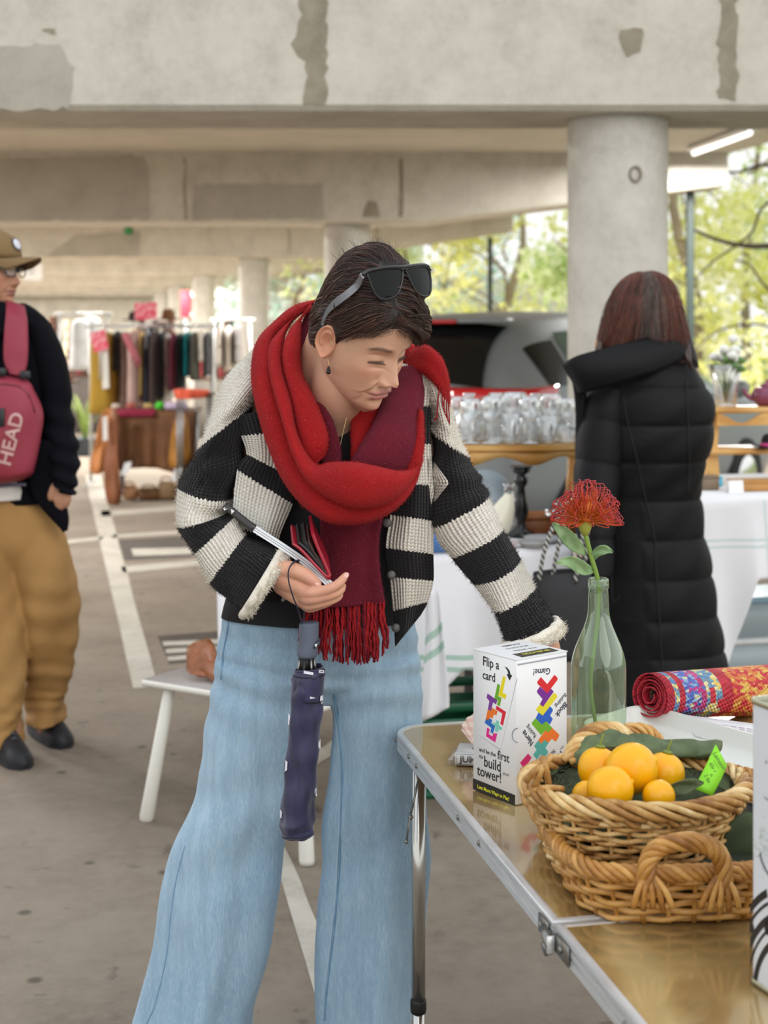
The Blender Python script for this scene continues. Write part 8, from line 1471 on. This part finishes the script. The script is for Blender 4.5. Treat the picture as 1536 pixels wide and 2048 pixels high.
cv_, cf_ = remeshed(raw, .009, 5); SK2 = (.50, .30, .21); cw = ob('person', MB().add(cv_, cf_, Col=np.tile(SK2, (len(cv_), 1))), m_skin, origin=P(1290, 1577, CD) * [1, 1, 0]); tag(cw, 'person seen from behind with brown hair and long black quilted coat', 'person')
coatm = NT('black_quilted_nylon'); _n = coatm.noise(coatm.coord(), 40, 3); coatm.set(col=lin('#0c0b0e'), rough=.6, spec=.22); coatm.bump(_n, .25, .006); coatm = coatm.m
lev = [(1222, 705, 1362, 702), (1188, 748, 1392, 748), (1170, 790, 1418, 795), (1166, 848, 1424, 848), (1168, 905, 1413, 905), (1170, 955, 1400, 955), (1168, 998, 1398, 998), (1164, 1060, 1404, 1060), (1160, 1130, 1417, 1130), (1157, 1211, 1429, 1211), (1155, 1280, 1441, 1280), (1152, 1340, 1450, 1338), (1150, 1430, 1460, 1428)]
TK = [.09, .12, .14, .145, .14, .125, .12, .125, .135, .145, .15, .155, .16]
SEAMS = [700, 775, 847, 919, 996, 1073, 1150, 1227, 1300, 1372, 1440]
ys = np.array([(a[1] + a[3]) / 2 for a in lev])
def puff(u, th):
    y = np.interp(u, range(len(ys)), ys) - 10 * np.cos(th) * 0; k = np.searchsorted(SEAMS, y.ravel()).reshape(y.shape).clip(1, len(SEAMS) - 1); s = np.asarray(SEAMS, float); f = (y - s[k - 1]) / (s[k] - s[k - 1])
    q = np.abs(np.sin(PI * np.clip(f, 0, 1))) ** .45; side = (np.cos(th) < .12) * 1.0; fine = np.where(side > 0, 0, .0016 * np.cos(th * 60)); 
    return np.where((side > 0) | (y < 990), .010 * q, .006 + fine) + .003 * np.sin(th * 7 + u * 3) * q
R_, lv = sloft([(*a, CD, t, t) for a, t in zip(lev, TK)], 190, 130, fold=puff); coat = ob('coat', MB().grid(R_, True), coatm, cw)
m_cseam = mat('coat_seam', '#0a0a0c', .8, var=0); bvcoat = bvh_of(coat)
for pts in ([(1246, 790), (1256, 850), (1274, 919), (1290, 996), (1308, 1073), (1312, 1150), (1318, 1227), (1322, 1300), (1326, 1360)], [(1372, 760), (1376, 850), (1378, 920), (1376, 985)], [(1222, 1100), (1226, 1200), (1240, 1192)]):
    ob('seam', MB().tube([hit(bvcoat, x, y, .0, CD - .14) for x, y in spl([(a, b, 0) for a, b in pts], 40)[:, :2]], .0035, 6), m_cseam, coat)
SEA2 = [765, 838, 922, 1000, 1075, 1160]
def puff2(u, th):
    y = np.interp(u, range(6), [772, 838, 920, 985, 1060, 1150]); k = np.searchsorted(SEA2, y.ravel()).reshape(y.shape).clip(1, 5); s = np.asarray(SEA2, float); f = (y - s[k - 1]) / (s[k] - s[k - 1]); return .008 * np.abs(np.sin(PI * np.clip(f, 0, 1))) ** .5
R_, lv = sloft([(1184, 768, 1252, 776, CD - .06, .06, .07), (1162, 832, 1250, 846, CD - .07, .075, .08), (1153, 915, 1242, 928, CD - .09, .075, .08), (1152, 980, 1232, 992, CD - .12, .07, .075), (1155, 1060, 1226, 1062, CD - .16, .065, .07), (1160, 1150, 1222, 1150, CD - .20, .058, .06)], 90, 60, fold=puff2); ob('sleeve', MB().grid(R_, True), coatm, coat)
# stand-up collar, open at her left with a snap
def collar_pts(s):
    a = spl([(1131, 727, 4.66), (1158, 715, 4.63), (1215, 702, 4.64), (1290, 684, 4.68), (1345, 670, 4.74), (1368, 680, 4.82), (1355, 690, 4.92), (1290, 692, 4.96)], 60); b = spl([(1170, 782, 4.68), (1176, 776, 4.64), (1235, 760, 4.63), (1300, 742, 4.65), (1360, 718, 4.72), (1384, 735, 4.82), (1365, 745, 4.93), (1290, 750, 4.97)], 60); q = a + (b - a) * s; return np.array([P(*k) for k in q])
rows = [collar_pts(s) + np.array([0, -.016 * math.sin(PI * s), 0]) for s in np.linspace(0, 1, 10)]; o = ob('collar', MB().grid(np.array(rows), False), coatm, coat); sd = o.modifiers.new('thickness', 'SOLIDIFY'); sd.thickness = .022; sd.offset = 1
R_, lv = sloft([(1131, 727, 1160, 715, 4.69, .015, .02), (1144, 765, 1172, 775, 4.70, .015, .02), (1150, 820, 1172, 830, 4.71, .015, .02), (1150, 920, 1165, 920, 4.72, .015, .02), (1150, 1020, 1165, 1020, 4.73, .012, .02)], 30, 20); ob('front_flap', MB().grid(R_, True), coatm, coat)
ob('zip', MB().tube([P(x, y, 4.655 + z) for x, y, z in ((1157, 717, -.02), (1163, 745, -.01), (1172, 778, 0))], .003, 6), mat('zip_grey', '#4a4d50', .4, .5), coat); ob('snap', MB().ball(P(1166, 727, 4.618), (.007, .003, .007), 12, 8), steel, coat)
# hair
m_bh = hairmat('chestnut_hair', '#331810', '#85472f'); m_gh = hairmat('greying_hair', '#2b2220', '#7b6a63')
lv0 = [(1284, 544, 1296, 543, 4.79, .02, .02), (1262, 552, 1318, 550, 4.79, .055, .06), (1240, 574, 1341, 570, 4.79, .09, .09), (1222, 612, 1357, 612, 4.79, .112, .105), (1209, 655, 1367, 657, 4.79, .118, .10), (1200, 690, 1374, 692, 4.79, .115, .09), (1198, 715, 1380, 724, 4.79, .11, .08)]
hb = lambda u, th: .0035 * np.sin(th * 9 + u) + .002 * np.sin(th * 23 + u * 2)
R_, lv = sloft(lv0, 60, 120, fold=hb); hr = ob('hair', MB().grid(R_, True, cap=(True, False)), m_bh, cw)
pa = []; pg = []
for k in range(5200):
    th = rnd.uniform(-.35, PI + .35); j = (th / (2 * PI) * 120) % 120; j0 = int(j) % 120; f = j - int(j); i0 = rnd.randint(1, 20); e = rnd.randint(46, 59); idx = np.linspace(i0, e, 10).astype(int); q = R_[idx, j0] * (1 - f) + R_[idx, (j0 + 1) % 120] * f; c = R_[idx].mean(1); n_ = q - c; n_[:, 2] = 0; n_ /= np.linalg.norm(n_, axis=1)[:, None] + 1e-6
    q = q + n_ * (.003 + .003 * math.sin(k)) + np.cumsum(rng.normal(0, .0014, q.shape), 0) + np.linspace(0, 1, 10)[:, None] * np.array([0, 0, -.004]); px = q[4, 0] / q[4, 1] * F + CX; (pg if abs(px - 1303) < 30 * rnd.random() + 8 and rnd.random() < .8 else pa).append(q)
strands('hair_strand', hr, np.array(pa), m_bh, .0006); strands('grey_hair_strand', hr, np.array(pg), m_gh, .0006)
for x0, y0, x1, y1 in ((1372, 690, 1384, 742), (1366, 690, 1380, 735), (1203, 690, 1197, 715)): ob('hair_lock', MB().tube(spl([P(x0, y0, 4.74), P((x0 + x1) / 2, (y0 + y1) / 2, 4.70), P(x1, y1, 4.70)], 12), np.linspace(.013, .003, 12), 10), m_bh, hr)

# ================================================================ man in the cap at the left edge
MD = 5.25
fw = np.array([.93, -.36, -.06]); fw /= np.linalg.norm(fw); um_ = np.array([.05, 0, 1.0]); um_ -= fw * np.dot(um_, fw); um_ /= np.linalg.norm(um_); rg_ = np.cross(fw, um_); RMm = np.array([rg_, fw, um_]).T; HM = P(-14, 540, MD); hm = lambda v: RMm @ np.asarray(v, float) + HM
SKM = (.46, .235, .145)
hv, hf, hc = head_mesh(RMm, HM, SKM, (.33, .14, .11), (.12, .09, .07), nose=1.25, age=1.3, n=110, m=150, seed=5); man = MB().add(hv, hf, Col=hc)
for sd in (1, -1): ev_, ef_, ec_ = ear_mesh(RMm, HM, SKM, sd, 1.1); man.add(ev_, ef_, Col=ec_)
raw = MB(); chain(raw, [hm([0, -.03, -.06]), P(-18, 610, MD + .0), P(-20, 650, MD + .02)], [.058, .060, .075], 18)
R_, lv = sloft([(-80, 645, 45, 640, MD + .02, .08, .09), (-100, 700, 75, 700, MD + .02, .10, .11), (-90, 850, 70, 850, MD + .02, .10, .11), (-80, 1000, 60, 1000, MD + .02, .10, .11)], 20, 24); raw.grid(R_, True)
chain(raw, [P(50, 680, MD + .02), P(95, 760, MD), P(118, 860, MD), P(128, 930, MD - .06), P(122, 985, MD - .11)], [.055, .045, .04, .032, .027], 14); chain(raw, [P(-80, 690, MD + .02), P(-122, 770, MD), P(-140, 880, MD - .02), P(-126, 985, MD - .07)], [.045, .042, .036, .03], 14)
for q in ([P(70, 1060, MD), P(105, 1200, MD + .02), P(95, 1400, MD + .1), P(96, 1450, MD + .1)], [P(-30, 1060, MD), P(-15, 1200, MD - .05), P(15, 1440, MD - .08), P(15, 1490, MD - .08)]): chain(raw, q, [.07, .06, .045, .042], 14)
hd = P(125, 972, MD - .12)
for k in range(4): chain(raw, [hd + [-.012 + .012 * k, -.01, -.01], hd + [-.016 + .013 * k, -.012, -.05], hd + [-.020 + .012 * k, -.004, -.08 + .006 * abs(k - 1)]], [.011, .0095, .007], 10)
chain(raw, [hd + [-.02, -.01, .01], hd + [-.036, -.016, -.02], hd + [-.040, -.012, -.045]], [.013, .011, .008], 10)
mv, mf = remeshed(raw, .007, 5); man.add(mv, mf, Col=np.tile(SKM, (len(mv), 1))); mo = ob('person', man, m_skin, origin=P(30, 1500, MD) * [1, 1, 0]); mo['org'] = [float(P(30, 0, MD)[0]), MD, 0.0]; tag(mo, 'man in tan cap, dark jacket and khaki trousers at the left edge', 'person')
for ch in (mo,): ch.location = mo['org']; ch.data.transform(Matrix.Translation(Vector(P(30, 1500, MD) * [1, 1, 0]) - Vector(mo['org'])))
m_navy = mat('navy_jacket', '#07070f', .9, var=.25, vscale=7, bump=.2, bscale=60, spec=.15); m_khaki = mat('khaki_cotton', '#a37b47', .85, var=.14, vscale=7, bump=.3, bscale=25); m_shirt = mat('white_shirt', '#ddd6cf', .85, var=.05)
jf = lambda u, th: .007 * np.sin(th * 4 + u * 2.1) + .004 * np.sin(u * 6 + th * 2)
R_, lv = sloft([(-62, 618, 44, 606, MD + .02, .075, .09), (-92, 650, 92, 640, MD + .02, .10, .12), (-112, 720, 112, 705, MD + .02, .125, .13), (-110, 850, 116, 850, MD + .02, .13, .13), (-104, 950, 122, 950, MD + .02, .13, .13), (-102, 1010, 128, 1000, MD + .02, .128, .13)], 60, 60, fold=jf); jk = ob('jacket', MB().grid(R_, True), m_navy, mo)
R_, lv = sloft([(44, 640, 100, 646, MD, .08, .08), (62, 700, 126, 702, MD - .01, .075, .08), (78, 766, 141, 766, MD - .02, .07, .075), (84, 831, 145, 831, MD - .03, .068, .07), (92, 885, 155, 885, MD - .06, .066, .066), (98, 929, 158, 929, MD - .09, .062, .062), (106, 962, 152, 972, MD - .11, .052, .052), (118, 982, 149, 990, MD - .12, .04, .045)], 60, 40, fold=lambda u, th: .006 * np.sin(u * 7 + 2 * np.cos(th)) * np.clip(u - 2, 0, 1)); ob('sleeve', MB().grid(R_, True, cap=(True, False)), m_navy, jk)
R_, lv = sloft([(-122, 655, -50, 640, MD + .01, .08, .085), (-148, 730, -80, 725, MD + .01, .075, .08), (-165, 800, -98, 795, MD, .068, .07), (-174, 880, -108, 878, MD - .02, .062, .064), (-158, 968, -98, 968, MD - .06, .055, .058)], 30, 30); ob('sleeve', MB().grid(R_, True), m_navy, jk)
R_, lv = sloft([(52, 880, 122, 880, MD - .10, .02, .03), (58, 950, 126, 950, MD - .11, .02, .03), (74, 1000, 132, 1000, MD - .11, .02, .03), (104, 1040, 136, 1035, MD - .11, .02, .03), (126, 1064, 133, 1062, MD - .11, .012, .02)], 30, 30, fold=lambda u, th: .004 * np.sin(th * 3 + u)); ob('front_panel', MB().grid(R_, True), m_navy, jk)
R_, lv = sloft([(-16, 600, 10, 604, MD - .06, .02, .02), (-14, 630, 16, 622, MD - .09, .02, .02), (-8, 680, 16, 660, MD - .11, .015, .02)], 12, 16); ob('collar', MB().grid(R_, True), m_navy, jk)
R_, lv = sloft([(-80, 940, 58, 935, MD - .02, .11, .1), (-82, 975, 66, 965, MD - .02, .115, .1), (-82, 998, 72, 994, MD - .02, .118, .1)], 14, 40, fold=lambda u, th: .003 * np.sin(th * 7)); ob('shirt', MB().grid(R_, True), m_shirt, mo)
ob('shirt_stripe', MB().tube([P(x, 972 - 3 * math.sin(x * .04), MD - .142 + abs(x) * .0006) for x in np.linspace(-50, 52, 20)], .006, 6), mat('shirt_stripe', '#6a6478', .85, var=0), mo)
def tf(sd): return lambda u, th: .008 * np.sin(th * 3 + u * 1.3 + sd) + .004 * np.sin(u * 7 + 3 * np.cos(th + sd) + 2 * th) * np.clip(u - 1, 0, 1) + .003 * np.sin(u * 13 + 4 * np.sin(th)) * np.clip(u - 3, 0, 1)
tr = MB(); R_, lv = sloft([(-84, 985, 74, 985, MD, .11, .12), (-86, 1040, 108, 1020, MD, .115, .13), (-88, 1090, 132, 1075, MD, .11, .13), (-80, 1130, 146, 1126, MD, .07, .10)], 20, 50); tr.grid(R_, True)
R_, lv = sloft([(20, 1060, 130, 1062, MD, .10, .12), (26, 1124, 147, 1126, MD, .11, .12), (30, 1189, 157, 1189, MD + .01, .115, .11), (46, 1254, 153, 1254, MD + .03, .11, .10), (54, 1324, 145, 1324, MD + .06, .095, .09), (52, 1380, 136, 1380, MD + .09, .085, .085), (52, 1400, 130, 1396, MD + .10, .085, .085), (54, 1448, 130, 1442, MD + .09, .095, .085)], 70, 54, fold=tf(0)); tr.grid(R_, True)
R_, lv = sloft([(-86, 1070, 24, 1075, MD - .02, .10, .12), (-84, 1150, 34, 1150, MD - .03, .11, .11), (-78, 1243, 44, 1243, MD - .05, .105, .10), (-62, 1352, 52, 1352, MD - .07, .09, .09), (-48, 1420, 46, 1420, MD - .08, .085, .085), (-42, 1456, 44, 1452, MD - .08, .085, .085), (-42, 1488, 46, 1486, MD - .09, .10, .085)], 70, 54, fold=tf(2)); tr.grid(R_, True)
tv, tfc = remeshed(tr, .009, 3); ob('trousers', MB().add(tv, tfc), m_khaki, mo)
m_shoe2 = mat('black_shoe', '#14141a', .6, var=.2); m_sole = mat('dark_sole', '#1e1e24', .7)
for c, y in ((96, 1472), (14, 1512)):
    D = F * EYE / (y + 4 - HY); c0_ = P(c, y, D); c0_[2] = 0; dv = np.array([.55, -.83, 0]); rows = []
    for s, w_, h in ((-.12, .030, .075), (-.10, .040, .10), (-.04, .044, .11), (.03, .046, .085), (.09, .047, .06), (.14, .040, .045), (.165, .026, .03), (.174, .004, .006)): b = np.cross(UP, dv); rows.append([c0_ + dv * s + b * w_ * math.cos(a) + UP * (.012 + h * max(0, math.sin(a)) ** .7) for a in np.linspace(0, PI, 15)] )
    ob('shoe', MB().grid(np.array(rows), False).add([r[0] for r in rows] + [r[-1] for r in rows], [(i, i + 1, 9 + i, 8 + i) for i in range(7)]), m_shoe2, mo); sp_ = [c0_ + dv * s + np.cross(UP, dv) * w_ for s, w_ in ((-.125, .03), (-.04, .047), (.05, .05), (.13, .045), (.17, .02), (.17, -.02), (.13, -.045), (.05, -.05), (-.04, -.047), (-.125, -.03))]
    ob('sole', MB().add([q + UP * .0 for q in sp_] + [q + UP * .022 for q in sp_], [tuple(range(9, -1, -1)), tuple(range(10, 20))] + [(i, (i + 1) % 10, 10 + (i + 1) % 10, 10 + i) for i in range(10)]), m_sole, mo, smooth=False)
    for k in range(4): ob('lace', MB().tube([c0_ + dv * (.0 + .022 * k) + np.cross(UP, dv) * .022 + UP * (.105 - .011 * k), c0_ + dv * (.0 + .022 * k) + UP * (.118 - .012 * k), c0_ + dv * (.0 + .022 * k) - np.cross(UP, dv) * .022 + UP * (.105 - .011 * k)], .0035, 6), mat('grey_lace', '#55565c', .8, var=0), mo)
# hair fringe below the cap, cap, glasses
m_cap = mat('tan_cap_cotton', '#7d6440', .85, var=.1, bump=.2, bscale=200); rows = []
for z, rx, rf, rb in ((.048, .083, .103, .112), (.065, .083, .103, .111), (.088, .080, .098, .106), (.114, .066, .080, .090), (.132, .044, .052, .062), (.146, .018, .02, .03), (.148, .002, .002, .004)): rows.append([hm([rx * math.sin(a), -.004 + (rf if math.cos(a) > 0 else rb) * math.cos(a), z + .006 * math.cos(a) * -1]) for a in np.linspace(0, 2 * PI, 48, endpoint=False)])
cap = ob('cap', MB().grid(np.array(rows), True, cap=(False, True)), m_cap, mo); cap.modifiers.new('thickness', 'SOLIDIFY').thickness = .003
rows = []
for u in np.linspace(0, 1, 9): rows.append([hm([.078 * math.sin(a) * (1 - .06 * u), -.004 + .103 * math.cos(a) + .088 * u * max(0, math.cos(a * 1.18)) ** .7, .050 + .002 * u - .050 * abs(math.sin(a)) ** 2 * u - .012 * abs(math.sin(a))]) for a in np.linspace(-1.25, 1.25, 30)])
o = ob('brim', MB().grid(np.array(rows), False), m_cap, cap); o.modifiers.new('thickness', 'SOLIDIFY').thickness = .004; ob('badge', MB().ball(hm([0, .090, .092]), (.020, .006, .020), 20, 8, rot=RMm @ np.array(Euler((.45, 0, 0)).to_matrix())), mat('white_badge', '#d4d4dc', .7, var=0), cap); ob('badge_rim', MB().tube([hm([0, .090, .092]) + RMm @ (np.array(Euler((.45, 0, 0)).to_matrix()) @ np.array([.021 * math.cos(a), 0, .021 * math.sin(a)])) for a in np.linspace(0, 6.28, 24, endpoint=False)], .002, 6, closed=True), mat('badge_blue', '#23263a', .7, var=0), cap); ob('top_button', MB().ball(hm([0, -.004, .149]), .007, 10, 6), m_cap, cap)
R_ = np.array([[hm([.0765 * math.sin(a), -.012 + .088 * math.cos(a) * (1.12 if math.cos(a) < 0 else 1), z]) for a in np.linspace(1.65, 2 * PI - 1.65, 40)] for z in np.linspace(-.045, .035, 8)]); o = ob('hair', MB().grid(R_, False), hairmat('short_grey_hair', '#3a3430', '#6a625c'), mo); o.modifiers.new('thickness', 'SOLIDIFY').thickness = .006
eg = thing('eyeglasses', hm([0, .1, .0]), 'dark framed eyeglasses worn by the man in the cap', 'eyeglasses'); m_eg = mat('dark_eyeglass_frame', '#1d2030', .35, var=0)
for sx in (1, -1):
    q = [hm([sx * (.033 + .025 * math.copysign(abs(math.cos(a)) ** .7, math.cos(a))), .099 - 2.2 * (.033 + .025 * math.cos(a)) ** 2, .0 + .018 * math.copysign(abs(math.sin(a)) ** .7, math.sin(a))]) for a in np.linspace(0, 2 * PI, 32, endpoint=False)]; ob('rim', MB().tube(q, .0022, 6, closed=True), m_eg, eg); c = np.mean(q, 0); ob('lens', MB().grid(np.array([[c + (np.array(a) - c) * s for a in q] for s in (1, .5, .05)]), True, cap=(False, True)), m_film, eg)
    ob('temple', MB().tube(spl([hm([sx * .060, .090, .008]), hm([sx * .076, .05, .008]), hm([sx * .080, -.012, .004])], 10), .0026, 6), m_eg, eg)
ob('bridge', MB().tube(spl([hm([-.009, .101, .004]), hm([0, .106, .007]), hm([.009, .101, .004])], 8), .002, 6), m_eg, eg)
# red sling bag on his chest
sb = thing('sling_bag', P(20, 960, MD - .2), 'dark red sling bag lettered HEAD worn across the chest of the man in the cap', 'bag'); m_rb = mat('brick_red_nylon', '#8f2c3e', .6, var=.1, vscale=8, bump=.15, bscale=90); BD = MD - .17
R_, lv = sloft([(-50, 752, 30, 752, BD + .03, .03, .05), (-62, 764, 56, 764, BD, .055, .06), (-70, 785, 70, 785, BD, .07, .07), (-74, 826, 84, 826, BD, .078, .07), (-74, 880, 78, 880, BD, .08, .07), (-72, 935, 70, 935, BD, .075, .07), (-66, 962, 62, 950, BD, .055, .06), (-50, 972, 40, 962, BD + .02, .03, .04)], 60, 56, power=.75, fold=lambda u, th: .003 * np.sin(th * 4 + u * 2)); bgo = ob('body', MB().grid(R_, True), m_rb, sb); bvb = bvh_of(bgo)
R_, lv = sloft([(14, 600, 48, 612, MD - .03, .03, .03), (12, 630, 54, 640, MD - .11, .02, .02), (8, 680, 56, 690, MD - .145, .015, .02), (8, 720, 54, 728, MD - .155, .014, .02), (18, 748, 46, 752, MD - .165, .012, .02)], 40, 24, power=.6); ob('strap', MB().grid(R_, True), m_rb, sb)
for x, y in ((2, 744), (50, 750)): ob('buckle', MB().box(P(x, y, BD - .02), (.035, .02, .028), bev=.005), m_plast, sb)
ob('zip', MB().tube([hit(bvb, x, y, .001, BD - .08) for x, y in [(-30, 770), (10, 768), (38, 772), (58, 790), (70, 825)]], .0035, 6), mat('dark_red_zip', '#6e1a28', .5, var=0), sb); ob('zip_pull', MB().box(hit(bvb, 3, 835, .004, BD - .08), (.02, .008, .06), bev=.003), m_plast, sb)
d = P(40, 815, BD) - P(6, 942, BD); d[1] = 0; d /= np.linalg.norm(d); nrm = np.array([0, -1.0, 0]); up2 = np.cross(nrm, d); cc = hit(bvb, 23, 878, .004, BD - .08); W, Fc, _ = text_mb('HEAD', (cc, d, up2, nrm), .062, sx=1.08, bold=.02, thick=.0); q = []
for v in W: px, py = v[0] / v[1] * F + CX, HY - (v[2] - EYE) / v[1] * F; q.append(hit(bvb, px, py, .0022, BD - .08))
ob('printed_lettering', MB().add(q, Fc), ink('#c9a09c'), sb, smooth=False)
